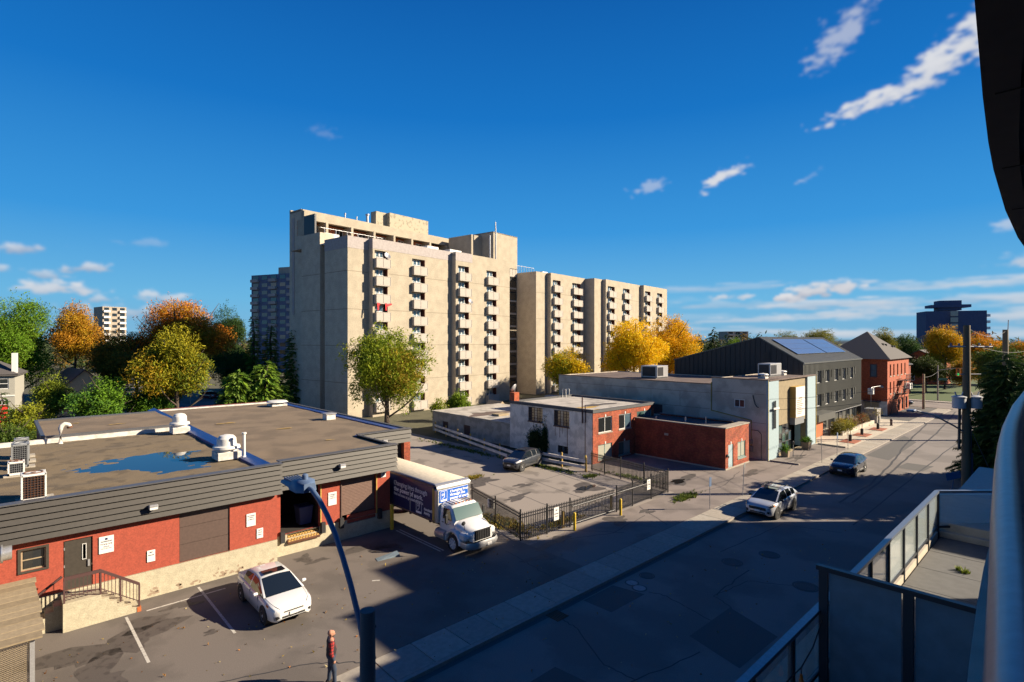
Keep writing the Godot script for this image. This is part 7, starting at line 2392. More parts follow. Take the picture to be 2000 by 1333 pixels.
	for s in [-1, 1]:
		var wg := mb()
		var ss := []
		for i in 9:
			var a := PI * i / 8.0
			var c := Vector3(s * 0.98, 0.50, 1.62)
			var o := Vector3(0, sin(a), cos(a))
			ss.append([c + o * 0.56 + Vector3(s * 0.17, 0, 0), c + o * 0.68 + Vector3(s * 0.15, 0, 0), c + o * 0.74 + Vector3(-s * 0.12, 0, 0), c + o * 0.6 + Vector3(-s * 0.3, 0, 0)])
		loft(wg, ss, true, true)
		cb(wg, Vector3(s * 0.88, 0.95, 2.35), Vector3(0.4, 0.42, 0.55), 0.1)
		obj("wing", wg, M.car_white, t)
		var hl := mb()
		cb(hl, Vector3(s * 0.80, 0.98, 2.66), Vector3(0.3, 0.2, 0.12), 0.05)
		obj("headlight", hl, M.lamp_clear, t)
	var gr := mb()
	cb(gr, Vector3(0, 1.0, 2.77), Vector3(1.05, 0.5, 0.08), 0.02)
	obj("grille", gr, M.black, t)
	var gb := mb()
	for i in 9:
		cb(gb, Vector3(-0.48 + i * 0.12, 1.0, 2.82), Vector3(0.016, 0.46, 0.03))
	cb(gb, Vector3(0, 1.26, 2.80), Vector3(1.15, 0.04, 0.08), 0.01)
	obj("grille_bar", gb, M.metal_dark, t)
	var bm := mb()
	loft(bm, [[Vector3(-1.08, 0.42, 2.3), Vector3(-1.12, 0.55, 2.3), Vector3(-1.1, 0.72, 2.3)], [Vector3(-1.06, 0.40, 2.72), Vector3(-1.08, 0.55, 2.76), Vector3(-1.04, 0.72, 2.72)], [Vector3(-0.7, 0.38, 2.95), Vector3(-0.7, 0.55, 3.0), Vector3(-0.7, 0.72, 2.94)], [Vector3(0.7, 0.38, 2.95), Vector3(0.7, 0.55, 3.0), Vector3(0.7, 0.72, 2.94)], [Vector3(1.06, 0.40, 2.72), Vector3(1.08, 0.55, 2.76), Vector3(1.04, 0.72, 2.72)], [Vector3(1.08, 0.42, 2.3), Vector3(1.12, 0.55, 2.3), Vector3(1.1, 0.72, 2.3)]], false)
	obj("bumper", bm, M.galv, t)
	var pl := mb()
	cb(pl, Vector3(0.3, 0.5, 3.0), Vector3(0.3, 0.15, 0.015))
	obj("number_plate", pl, M.sign_white, t)
	for x in [-0.5, -0.25, 0.0, 0.25, 0.5]:
		put("marker_lamp", box_mesh(0.09, 0.04, 0.06, 0.01), M.lamp_amber, t, Vector3(x, 2.36, 1.12))
	var se := mb()
	for s in [-0.45, 0.45]:
		cb(se, Vector3(s, 1.55, 0.75), Vector3(0.5, 0.7, 0.15), 0.05)
	obj("seat", se, M.metal_dark, t)

# ---------------------------------------------------------------- cars: one loft for the body, one for the cabin
func car(called: String, label: String, at: Vector3, turn: float, paint: Material, o: Dictionary) -> Node3D:
	var t := thing(called, label, "car", at, turn, o.get("group", ""))
	var L: float = o.L; var W: float = o.W * 0.5; var belt: float = o.belt; var hood: float = o.hood; var H: float = o.H
	var g: float = o.get("clear", 0.2)
	var f := L * 0.5
	var suv: bool = o.get("suv", false)
	var rise: float = belt - hood
	# z, width share, bottom, shoulder, centre height
	var sts := [[f, 0.60, g + 0.16, hood - 0.22, hood - 0.18], [f - 0.06, 0.80, g + 0.06, hood - 0.14, hood - 0.10], [f - 0.28, 0.93, g + 0.02, hood - 0.05, hood - 0.01], [f - 0.65, 0.985, g, hood, hood + 0.045],
		[o.cowl, 1.0, g, belt - 0.04, belt + 0.01], [0.0, 1.0, g, belt, belt + 0.02], [-0.9, 1.0, g, belt + 0.02, belt + 0.03], [-f + 0.62, 0.99, g + 0.02, belt + 0.03, belt + 0.05], [-f + 0.2, 0.92, g + 0.06, belt + (0.03 if suv else 0.01), belt + (0.05 if suv else 0.04)], [-f, 0.80, g + 0.14, belt - (0.05 if suv else 0.10), belt - (0.03 if suv else 0.06)]]
	var secs := []
	for s in sts:
		var w: float = W * s[1]
		var y0: float = s[2]; var ys: float = s[3]; var yc: float = s[4]
		var ym := lerpf(y0, ys, 0.55)
		var half := [Vector3(w * 0.86, y0, s[0]), Vector3(w * 0.97, y0 + 0.07, s[0]), Vector3(w, ym, s[0]), Vector3(w * 0.985, ym + (ys - ym) * 0.55, s[0]), Vector3(w * 0.93, ys, s[0]), Vector3(w * 0.80, lerpf(ys, yc, 0.6), s[0]), Vector3(w * 0.4, lerpf(ys, yc, 0.92), s[0]), Vector3(0, yc, s[0])]
		var sec := []
		for p in half: sec.append(Vector3(-p.x, p.y, p.z))
		for i in range(half.size() - 2, -1, -1): sec.append(half[i])
		secs.append(sec)
	var bd := mb()
	loft(bd, secs)
	var body := obj("body", bd, paint, t)
	var un := mb()
	cb(un, Vector3(0, g + 0.06, 0), Vector3(W * 1.66, 0.14, L * 0.9), 0.04)
	obj("underbody", un, M.black, t)
	# cabin
	var zs: Array = o.cabin   # z, height at the middle, half width of the roof edge
	var cs := []
	for q in zs:
		var k: float = clampf((q[1] - belt) / (H - belt), 0.0, 1.0)
		var wb: float = W * 0.94
		var wt: float = lerpf(wb - 0.02, W * 0.70, k)
		var y1: float = q[1]
		var b: float = belt - 0.02
		cs.append([Vector3(-wb, b, q[0]), Vector3(lerpf(-wb, -wt, 0.5) - 0.01, lerpf(b, y1 - 0.07 * k, 0.5), q[0]), Vector3(-wt, y1 - 0.08 * k, q[0]), Vector3(-wt * 0.90, y1 - 0.025 * k, q[0]), Vector3(-wt * 0.45, y1 + 0.008 * k, q[0]), Vector3(0, y1 + 0.02 * k, q[0]), Vector3(wt * 0.45, y1 + 0.008 * k, q[0]), Vector3(wt * 0.90, y1 - 0.025 * k, q[0]), Vector3(wt, y1 - 0.08 * k, q[0]), Vector3(lerpf(wb, wt, 0.5) + 0.01, lerpf(b, y1 - 0.07 * k, 0.5), q[0]), Vector3(wb, b, q[0])])
	var roofs: Array = o.roof            # first and last station of the painted roof
	var pil: Array = o.pillars           # spans that are painted pillars
	var is_glass := func(i: int, k: int) -> bool:
		var side := k < 2 or k > 7
		var edge := k == 2 or k == 7
		if side: return not (i in pil)
		if edge: return false
		return i < roofs[0] or i >= roofs[1]
	var gl := mb()
	loft(gl, cs, false, false, is_glass)
	obj("glass", gl, M.car_glass, t)
	var rf := mb()
	loft(rf, cs, false, false, func(i: int, k: int) -> bool: return not is_glass.call(i, k))
	var roof := obj("roof", rf, o.get("roof_paint", paint), t)
	if o.has("sunroof"):
		var sr := mb()
		cb(sr, Vector3(0, H + 0.018, o.sunroof), Vector3(W * 0.98, 0.02, 0.46), 0.006)
		obj("sunroof", sr, M.car_glass, roof)
	# wheels in dark arches
	var r: float = o.get("wheel", 0.32)
	for s in [-1, 1]:
		for z in [o.fa, o.ra]:
			var a := mb()
			lathe(a, Vector3(s * (W - 0.14), r + 0.02, z), [Vector2(0, -0.12 * s), Vector2(r + 0.07, -0.12 * s), Vector2(r + 0.07, 0.142 * s), Vector2(r + 0.03, 0.147 * s), Vector2(0, 0.147 * s)], 24, Vector3.RIGHT)
			obj("wheel_arch", a, M.black if o.get("cladding", true) else M.rubber, t)
			wheel(t, Vector3(s * (W - 0.09), r, z), r, 0.22, s, 5, o.get("rim", M.galv))
		var m := mb()
		cb(m, Vector3(s * (W + 0.09), belt + 0.06, o.cowl - 0.38), Vector3(0.2, 0.13, 0.11), 0.04)
		obj("mirror", m, o.get("mirror", paint), t)
		var hl := mb()
		var fl := func(i: float, k: float) -> Vector2: return Vector2(i, k if s < 0 else 14.0 - k)
		patch(hl, secs, [fl.call(0.75, 3.3), fl.call(2.75, 3.2), fl.call(2.95, 4.15), fl.call(0.9, 4.7)], 0.008, Vector3(0, 0.5, 1.2))
		var h := obj("headlight", hl, M.lamp_clear if not o.get("dark_lamps", false) else M.glass, t)
		var am := mb()
		patch(am, secs, [fl.call(2.4, 3.3), fl.call(2.9, 3.3), fl.call(3.0, 4.1), fl.call(2.5, 4.1)], 0.012, Vector3(0, 0.5, 1.2), 2)
		obj("indicator", am, M.lamp_amber, h)
		var fg := mb()
		patch(fg, secs, [fl.call(0.25, 1.2), fl.call(1.2, 1.2), fl.call(1.2, 1.9), fl.call(0.25, 1.9)], 0.008, Vector3(0, 0.5, 1.2), 3)
		obj("fog_lamp", fg, M.metal_dark, t)
		var tl := mb()
		patch(tl, secs, [fl.call(7.5, 3.3), fl.call(8.9, 3.3), fl.call(8.9, 4.6), fl.call(7.7, 4.05)], 0.008, Vector3(0, 0.5, -1.2))
		obj("tail_light", tl, M.lamp_red, t)
		var bl := mb()
		patch(bl, secs, [fl.call(0.95, 5.1), fl.call(3.9, 4.6), fl.call(3.9, 4.7), fl.call(0.95, 5.2)], 0.004, Vector3(0, 0.2, 1.0), 6)
		obj("bonnet_gap", bl, M.metal_dark, body)
		var dl := mb()
		for z in [o.cowl - 0.42, -0.02 - L * 0.03, -1.02]:
			cb(dl, Vector3(s * (W * 0.985), lerpf(g, belt, 0.6), z), Vector3(0.02, (belt - g) * 0.62, 0.012))
		obj("door_gap", dl, M.metal_dark, body)
		var dh := mb()
		for z in [o.cowl - 1.15, -0.85]:
			cb(dh, Vector3(s * W * 0.985, belt - 0.14, z), Vector3(0.04, 0.03, 0.16), 0.01)
		obj("door_handle", dh, o.get("mirror", paint), t)
		if o.get("rack", false):
			var rk := mb()
			tube(rk, [Vector3(s * W * 0.62, H + 0.05, 0.35), Vector3(s * W * 0.62, H + 0.06, -1.2)], 0.02, 6)
			obj("roof_rail", rk, M.black, roof)
		if o.get("cladding", false):
			var cl := mb()
			cb(cl, Vector3(s * W * 0.965, g + 0.1, 0), Vector3(0.06, 0.14, o.fa - o.ra - 0.7), 0.02)
			obj("sill", cl, M.black, t)
	if o.get("rack", false):
		for z in [0.2, -0.65]:
			var rk := mb()
			tube(rk, [Vector3(-W * 0.72, H + 0.12, z), Vector3(W * 0.72, H + 0.12, z)], 0.025, 6)
			obj("crossbar", rk, M.black, roof)
	var gr := mb()
	cb(gr, Vector3(0, hood - (0.29 if suv else 0.25), f - 0.025), Vector3(W * (1.16 if suv else 0.9), 0.19 if suv else 0.07, 0.09), 0.03)
	obj("grille", gr, M.black, t)
	var lg := mb()
	cb(lg, Vector3(0, g + 0.215, f - 0.025), Vector3(W * 1.05, 0.10, 0.09), 0.03)
	patch(lg, secs, [Vector2(0.1, 1.0), Vector2(0.9, 1.0), Vector2(0.9, 1.4), Vector2(0.1, 1.5)], 0.006, Vector3(0, 0.5, 1.2), 3)
	obj("lower_grille", lg, M.black, t)
	var np := mb()
	cb(np, Vector3(0, g + 0.32, f + 0.03), Vector3(0.32, 0.12, 0.02))
	obj("number_plate", np, M.sign_white, t)
	return t

func cars() -> void:
	var sedan_cab := [[1.28, 0.95, 0], [0.32, 1.38, 0], [0.18, 1.405, 0], [-0.28, 1.43, 0], [-0.36, 1.43, 0], [-0.95, 1.39, 0], [-1.15, 1.35, 0], [-1.85, 1.04, 0]]
	var sed := {L = 4.5, W = 1.78, belt = 0.95, hood = 0.86, H = 1.43, cowl = 1.2, cabin = sedan_cab, roof = [1, 6], pillars = [3, 6], fa = 1.38, ra = -1.30, sunroof = 0.0, cladding = false}
	car("white_sedan", "white four door sedan with sunroof parked in the sunny lot by the warehouse", V(8.42, 23.75, 0), deg_to_rad(0), M.car_white, sed)
	var suv_cab := [[1.35, 1.03, 0], [0.38, 1.52, 0], [0.22, 1.55, 0], [-0.30, 1.58, 0], [-0.38, 1.58, 0], [-1.05, 1.55, 0], [-1.17, 1.54, 0], [-1.70, 1.44, 0], [-2.16, 1.08, 0]]
	var suv := {L = 4.55, W = 1.85, belt = 1.04, hood = 0.98, H = 1.58, cowl = 1.3, cabin = suv_cab, roof = [1, 7], pillars = [3, 5, 7], fa = 1.38, ra = -1.36, clear = 0.24, suv = true, wheel = 0.36, cladding = true, sunroof = 0.15, mirror = M.black, rim = M.metal_dark, dark_lamps = true, rack = true}
	car("silver_suv", "pale silver crossover with black roof bars parked at the kerb half in tree shade", V(37.2, 14.45, -0.12), deg_to_rad(-90), M.car_silver, suv)
	var s2 := suv.duplicate()
	s2.merge({rack = false, mirror = M.car_navy, rim = M.galv, dark_lamps = false, sunroof = -3.0}, true)
	s2.erase("sunroof")
	car("navy_suv", "dark navy crossover parked at the kerb farther up the street", V(52.9, 14.2, -0.12), deg_to_rad(-90), M.car_navy, s2)
	var s3 := suv.duplicate()
	s3.merge({L = 4.3, W = 1.76, rack = false, mirror = M.car_grey, rim = M.galv, dark_lamps = false, cladding = true, roof_paint = M.metal_dark}, true)
	car("grey_suv", "dark grey older compact SUV parked in the fenced yard by the guard rail", V(33.6, 34.35, 0), deg_to_rad(-77), M.car_grey, s3)
	var s4 := sed.duplicate()
	s4.merge({mirror = M.car_black}, true)
	car("black_sedan", "black car standing on the cross street beyond the red brick building", V(115.0, 23.2, -0.11), deg_to_rad(0), M.car_black, s4)
	car("silver_hatchback", "silver grey car behind the black one on the cross street", V(117.6, 27.6, -0.11), deg_to_rad(0), M.car_silver, suv.merged({rack = false}, true))
	car("red_sedan", "dark red car parked on the shady street behind the warehouse", V(29.6, 117, -0.1), deg_to_rad(20), M.car_red, sed)

# ---------------------------------------------------------------- small street furniture
func street_things() -> void:
	var n := 0
	var labs := ["thin sign post with narrow blue grey sign at the pavement edge near the fence corner", "thin leaning sign post on the pavement edge before the low brick annex", "thin leaning bare post on the pavement in front of the tan hall's left pier", "short grey sign post on the pavement edge before the tan hall's right pier", "tall slim post with small tree top at the edge of the pale plaza"]
	for q in [[34.31, 17.3, 2.15, 0.0, true], [38.96, 17.15, 2.3, 0.10, false], [54.85, 16.85, 2.45, -0.10, false], [59.39, 16.9, 2.25, 0.0, true], [63.24, 17.0, 2.2, 0.0, false]]:
		var t := thing("sign_post", labs[n], "sign post", V(q[0], q[1], 0), 0.0, "thin posts along the pavement")
		var st := mb()
		tube(st, [Vector3.ZERO, Vector3(q[3] * q[2], q[2], 0)], 0.028, 6)
		obj("post", st, M.galv, t)
		if q[4]:
			var s := mb()
			cb(s, Vector3(0, q[2] - 0.35, 0.03), Vector3(0.3, 0.6, 0.015))
			obj("plate", s, M.lamp_blue, t)
		elif n == 1:
			var s := mb()
			cb(s, Vector3(q[3] * q[2], q[2] - 0.15, 0.03), Vector3(0.22, 0.3, 0.015))
			obj("plate", s, M.grey_metal, t)
		n += 1
	# parking meter
	var pm := thing("parking_meter", "dark parking meter on a pole before the tan hall", "parking meter", V(55.6, 19.6, 0))
	var a := mb()
	tube(a, [Vector3.ZERO, Vector3(0, 1.15, 0)], 0.04, 8)
	obj("pole", a, M.grey_metal, pm)
	var b := mb()
	cb(b, Vector3(0, 1.32, 0), Vector3(0.22, 0.36, 0.16), 0.06)
	obj("head", b, M.metal_dark, pm)
	# hydrant
	var hy := thing("fire_hydrant", "small dark red fire hydrant on the far end of the pale plaza", "fire hydrant", V(85.2, 17.9, 0))
	var hs := mb()
	lathe(hs, Vector3.ZERO, [Vector2(0.2, 0), Vector2(0.2, 0.06), Vector2(0.14, 0.08), Vector2(0.14, 0.62), Vector2(0.19, 0.64), Vector2(0.18, 0.72), Vector2(0.1, 0.84), Vector2(0.05, 0.92), Vector2(0, 0.92)], 14)
	lathe(hs, Vector3(0, 0.5, 0), [Vector2(0.08, -0.24), Vector2(0.08, 0.24), Vector2(0, 0.25)], 8, Vector3.RIGHT)
	obj("body", hs, M.maroon, hy)
	# utility cabinet
	var cab := thing("utility_cabinet", "dark green grey utility cabinet at the end of the planter wall", "cabinet", V(86.8, 20.4, 0))
	var cs := mb()
	cb(cs, Vector3(0, 0.95, 0), Vector3(1.9, 1.8, 1.5), 0.04)
	obj("case", cs, M.grey_block, cab)
	var cl := mb()
	cb(cl, Vector3(0, 1.88, 0), Vector3(2.0, 0.08, 1.6), 0.02)
	obj("lid", cl, M.grey_metal, cab)
	# young trees in square pits
	n = 0
	for q in [[68.5, 18.2, "nearest square tree pit on the plaza with red mulch, sapling and black guard"], [74.2, 18.5, "middle square tree pit on the plaza with red mulch, sapling and black guard"], [80.4, 18.3, "farthest square tree pit on the plaza with red mulch and black guard"]]:
		var t := thing("tree_pit", q[2], "tree pit", V(q[0], q[1], 0.006), 0.0, "square tree pits on the plaza")
		var st := mb()
		cb(st, Vector3(0, 0.02, 0), Vector3(2.6, 0.05, 1.5))
		obj("mulch", st, M.terra, t)
		var g := mb()
		tube(g, [Vector3(0, 0.0, 0), Vector3(0, 0.75, 0)], 0.16, 10)
		obj("guard", g, M.black, t)
		var s := mb()
		tube(s, [Vector3.ZERO, Vector3(0.02, 2.3 - 0.6 * (n % 2), 0.02)], 0.03, 6)
		for k in 5:
			var an := k * 1.4
			tube(s, [Vector3(0.02, 1.3 + 0.15 * k, 0.02), Vector3(cos(an) * 0.4, 1.75 + 0.15 * k, sin(an) * 0.4)], 0.014, 4)
		obj("sapling_stem", s, M.bark, t)
		leaf_mass("leaves", M.leaf, leaf_cluster(0.2, 0.1, 8), 26 if n != 1 else 14, func() -> Array:
			return [Vector3(rng.randfn(0, 0.25), 2.0 + rng.randfn(0, 0.3), rng.randfn(0, 0.25)), rand_basis(rnd(0.5, 1.0)), ([Color(0.25, 0.20, 0.03), Color(0.30, 0.08, 0.03)][n % 2] as Color) * rnd(0.7, 1.2)], t)
		n += 1
	var st := leaf_mass("young_tree_top", M.leaf, leaf_cluster(0.22, 0.11, 8), 90, func() -> Array:
		return [V(63.6 + rng.randfn(0, 0.3), 17.0 + rng.randfn(0, 0.3), 2.5 + rng.randfn(0, 0.32)), rand_basis(rnd(0.6, 1.0)), Color(0.28, 0.25, 0.03) * rnd(0.7, 1.2)], self)
	tag(st, "small yellow green tuft of leaves on top of the tall slim post at the plaza", "young tree")
	# back street things behind the warehouse
	var lp := thing("street_lamp", "slim grey street lamp behind the far edge of the warehouse roof", "street lamp", V(19.8, 98.5, 0))
	var ls := mb()
	tube(ls, [Vector3.ZERO, Vector3(0, 7.6, 0), Vector3(0.1, 7.9, 0), Vector3(0.5, 8.4, -0.4)], [0.16, 0.12, 0.09, 0.06], 10)
	obj("pole", ls, M.concrete_2, lp)
	var lh := mb()
	cb(lh, Vector3(0.7, 8.5, -0.6), Vector3(0.6, 0.14, 0.3), 0.05)
	obj("lamp_head", lh, M.galv, lp)
	var sp := thing("round_sign", "round grey back of a traffic sign on the shady back street", "traffic sign", V(23.4, 104.0, 0))
	var ss := mb()
	tube(ss, [Vector3.ZERO, Vector3(0, 2.4, 0)], 0.04, 6)
	obj("post", ss, M.galv, sp)
	var sd := mb()
	lathe(sd, Vector3(0, 2.3, 0.05), [Vector2(0, -0.01), Vector2(0.42, -0.01), Vector2(0.42, 0.01), Vector2(0, 0.01)], 16, Vector3(0, 0, 1))
	obj("plate", sd, M.galv, sp)
	# traffic signal at the far corner
	var tr := thing("traffic_signal", "yellow traffic signal hung on a mast arm at the far corner showing green", "traffic signal", V(126.8, 19.4, 0))
	var ts := mb()
	tube(ts, [Vector3.ZERO, Vector3(0, 6.6, 0)], [0.14, 0.1], 10)
	tube(ts, [Vector3(0, 5.6, 0), Vector3(0.8, 6.0, 2.0), Vector3(1.4, 6.2, 5.2)], 0.06, 8)
	obj("mast", ts, M.concrete_2, tr)
	var th := mb()
	cb(th, Vector3(0.6, 5.4, 2.9), Vector3(0.34, 1.3, 0.5), 0.04)
	cb(th, Vector3(0.75, 5.4, 2.9), Vector3(0.04, 1.6, 0.8), 0.02)
	obj("housing", th, M.signal_yellow, tr)
	for k in 3:
		var l := mb()
		lathe(l, Vector3(0.42, 5.78 - k * 0.4, 2.9), [Vector2(0, -0.03), Vector2(0.15, -0.02), Vector2(0.15, 0.02)], 12, Vector3(1, 0, 0))
		obj("lens", l, M.black if k < 2 else signal_green(), tr)
	var go := OmniLight3D.new()
	go.name = "signal_glow"
	go.light_color = Color(0.1, 1.0, 0.55)
	go.light_energy = 0.05
	go.omni_range = 6.0
	go.omni_attenuation = 2.0
	go.shadow_enabled = true
	go.light_size = 0.14
	tr.add_child(go)
	go.position = Vector3(0.30, 4.98, 2.9)
	var gs := thing("street_name_sign", "small green street name plate on the signal mast", "sign", V(126.7, 19.2, 4.0))
	var gp := mb()
	cb(gp, Vector3(0, 0, 0.55), Vector3(0.04, 0.42, 1.3))
	obj("plate", gp, M.green_sign, gs)
	var wp := thing("wood_post", "pale wooden post at the kerb of the far corner", "pole", V(109.5, 18.6, 0))
	var ws := mb()
	tube(ws, [Vector3.ZERO, Vector3(0, 5.7, 0)], [0.2, 0.16], 8)
	obj("pole", ws, M.wood_grey, wp)
	# crosswalk bars on the far road
	for i in 5:
		var c := mb()
		strip(c, [Vector2(111.4, 8.0 + i * 1.5), Vector2(113.6, 8.0 + i * 1.5)], 0.6, -0.112)
		obj("crosswalk_bar", c, M.white_line, get_node("road"))
	# blue sign board leaning by the utility pole
	var bs := thing("blue_sign", "tilted blue sign board beside the foot of the utility pole", "sign", V(50.2, 6.95, 0.0), deg_to_rad(-70))
	var b1 := mb()
	tube(b1, [Vector3(0, 0, 0), Vector3(0.3, 1.7, 0)], 0.03, 6)
	obj("post", b1, M.lamp_blue, bs)
	var b2 := mb()
	hexa(b2, [Vector3(-0.2, 1.0, 0.06), Vector3(0.6, 1.3, 0.06), Vector3(0.6, 1.3, 0.03), Vector3(-0.2, 1.0, 0.03), Vector3(-0.3, 1.5, 0.06), Vector3(0.55, 1.8, 0.06), Vector3(0.55, 1.8, 0.03), Vector3(-0.3, 1.5, 0.03)])
	obj("board", b2, M.blue_sign, bs)
	var yp := 0
	for q in [[33.5, 5.8, "left of a pair of yellow posts seen through the terrace glass"], [34.3, 5.6, "right of a pair of yellow posts seen through the terrace glass"]]:
		var p := thing("bollard", q[2], "bollard", V(q[0], q[1], 0), 0.0, "yellow posts on the near pavement")
		var s := mb()
		lathe(s, Vector3.ZERO, [Vector2(0.09, 0), Vector2(0.09, 2.2), Vector2(0.05, 2.26), Vector2(0, 2.26)], 10)
		obj("post", s, M.yellow, p)
		yp += 1

func signal_green() -> StandardMaterial3D:
	if not M.has("signal_green"):
		var m := mat("signal_green", 0.02, 0.4, 0.2, 0.3)
		m.emission_enabled = true
		m.emission = Color(0.1, 1.0, 0.55)
		m.emission_energy_multiplier = 0.6
	return M.signal_green

# ---------------------------------------------------------------- poles and wires
func wire(called: String, label: String, a: Vector3, b: Vector3, sag: float, r: float, group: String) -> void:
	var st := mb()
	var pts := []
	for i in 13:
		var k := i / 12.0
		pts.append(a.lerp(b, k) - Vector3(0, sag * 4.0 * k * (1.0 - k), 0))
	tube(st, pts, r, 5, false)
	tag(obj(called, st, M.black), label, "cable", group)

func poles() -> void:
	# foreground lamp post with its arm reaching over the street
	var t := thing("street_lamp", "dark concrete street lamp post in the foreground with a blue grey curved arm", "street lamp", V(3.35, 6.2, 0))
	var ps := mb()
	tube(ps, [Vector3.ZERO, Vector3(0, 4.0, 0), Vector3(0, 7.82, 0)], [0.15, 0.115, 0.093], 20)
	obj("post", ps, M.pole_concrete, t)
	for y in [5.9, 6.55, 7.2, 7.6]:
		var h := mb()
		lathe(h, Vector3(0.085, y, 0.03), [Vector2(0.0, 0.012), Vector2(0.018, 0.012), Vector2(0.018, -0.01)], 8, Vector3(0.94, 0, 0.34))
		obj("bolt_hole", h, M.black, t)
	var ar := mb()
	tube(ar, arm_curve(), 0.036, 14)
	obj("arm", ar, M.lamp_blue, t)
	var hd := mb()
	var z := -1.85
	loft(hd, [[Vector3(-0.09, 8.94, z + 0.10), Vector3(-0.08, 9.07, z + 0.10), Vector3(0.08, 9.07, z + 0.10), Vector3(0.09, 8.94, z + 0.10)], [Vector3(-0.16, 8.93, z - 0.03), Vector3(-0.13, 9.09, z - 0.03), Vector3(0.13, 9.09, z - 0.03), Vector3(0.16, 8.93, z - 0.03)], [Vector3(-0.17, 8.94, z - 0.25), Vector3(-0.13, 9.08, z - 0.25), Vector3(0.13, 9.08, z - 0.25), Vector3(0.17, 8.94, z - 0.25)], [Vector3(-0.17, 8.97, z - 0.28), Vector3(-0.15, 9.03, z - 0.28), Vector3(0.15, 9.03, z - 0.28), Vector3(0.17, 8.97, z - 0.28)], [Vector3(-0.15, 8.97, z - 0.66), Vector3(-0.13, 9.01, z - 0.66), Vector3(0.13, 9.01, z - 0.66), Vector3(0.15, 8.97, z - 0.66)]])
	var head := obj("lamp_head", hd, M.lamp_blue, t)
	for i in 6:
		put("cooling_fin", box_mesh(0.012, 0.035, 0.34), M.lamp_blue, head, Vector3(-0.1 + i * 0.04, 9.035, z - 0.46))
	var sn := mb()
	lathe(sn, Vector3(0.03, 9.08, z - 0.14), [Vector2(0.045, 0), Vector2(0.045, 0.07), Vector2(0.03, 0.085), Vector2(0, 0.085)], 12)
	obj("light_sensor", sn, M.lamp_blue, head)
	# wooden utility pole on the near side of the street, farther right
	var u := thing("utility_pole", "tall weathered wooden utility pole with crossarm, grey transformers and a lamp arm", "utility pole", V(51.75, 6.24, 0))
	var us := mb()
	tube(us, [Vector3(-0.15, -0.1, 0), Vector3(0.0, 6.0, 0), Vector3(0.12, 12.3, 0)], [0.30, 0.26, 0.21], 12)
	obj("pole", us, M.pole_wood, u)
	# arm directions: across the line of sight, so they read broadside
	var side := Vector3(0.73, 0, 0.685)
	var cr := mb()
	tube(cr, [-side * 1.45 + Vector3(0.1, 10.75, 0.1), side * 1.75 + Vector3(0.1, 10.7, 0.1)], 0.075, 6)
	obj("crossarm", cr, M.galv, u)
	var c2 := mb()
	tube(c2, [-side * 0.9 + Vector3(0.1, 8.7, 0.1), side * 0.9 + Vector3(0.1, 8.7, 0.1)], 0.04, 6)
	obj("crossarm", c2, M.galv, u)
	var ins := mb()
	for k in [-1.3, -0.7, 0.8, 1.6]:
		lathe(ins, side * k + Vector3(0.1, 10.8, 0.1), [Vector2(0.03, 0), Vector2(0.07, 0.05), Vector2(0.05, 0.1), Vector2(0.06, 0.16), Vector2(0, 0.2)], 8)
	obj("insulator", ins, M.lamp_blue, u)
	for k in [-0.55, 0.62]:
		var tb := mb()
		lathe(tb, side * k + Vector3(0.02, 6.2, 0), [Vector2(0.0, 0.0), Vector2(0.40, 0.0), Vector2(0.42, 0.08), Vector2(0.42, 0.75), Vector2(0.46, 0.78), Vector2(0.46, 0.86), Vector2(0.2, 0.95), Vector2(0, 0.95)], 18)
		for q in 2:
			tube(tb, [side * (k + 0.2 * (q * 2 - 1)) + Vector3(0.02, 7.1, 0), side * (k + 0.3 * (q * 2 - 1)) + Vector3(0.02, 7.4, 0)], 0.05, 6)
		obj("transformer", tb, M.transformer, u)
	var br := mb()
	tube(br, [-side * 1.0 + Vector3(0.0, 7.0, 0), side * 1.0 + Vector3(0, 7.0, 0)], 0.05, 6)
	obj("bracket", br, M.galv, u)
	var gd := mb()
	tube(gd, [side * 0.32 + Vector3(0, 0, 0.05), side * 0.30 + Vector3(0, 2.9, 0.05)], 0.1, 8)
	tube(gd, [side * 0.3 + Vector3(0, 2.8, 0.05), side * 0.28 + Vector3(0, 4.9, 0.05)], 0.03, 6)
	obj("cable_guard", gd, M.lamp_blue, u)
	var dn := mb()
	tube(dn, [-side * 0.5 + Vector3(0, 6.2, 0), -side * 0.55 + Vector3(0, 3.2, 0)], 0.09, 6)
	obj("drop_pipe", dn, M.frame_dark, u)
	var la := mb()
	tube(la, [Vector3(0, 4.35, 0), -side * 0.9 + Vector3(0, 4.9, 0), -side * 2.0 + Vector3(0, 5.65, -0.3), -side * 2.9 + Vector3(0, 5.95, -0.6)], 0.06, 8)
	obj("lamp_arm", la, M.galv, u)
	var lh := mb()
	cb(lh, -side * 3.2 + Vector3(0, 5.97, -0.7), Vector3(0.9, 0.16, 0.5), 0.06)
	obj("lamp_head", lh, M.lamp_blue, u)
	var gy := mb()
	tube(gy, [side * 0.2 + Vector3(0, 4.9, 0), side * 1.7 + Vector3(0.4, 0.2, 0.5)], 0.015, 5)
	obj("guy_wire", gy, M.lamp_blue, u)
	# farther poles of the same line
	var n := 0
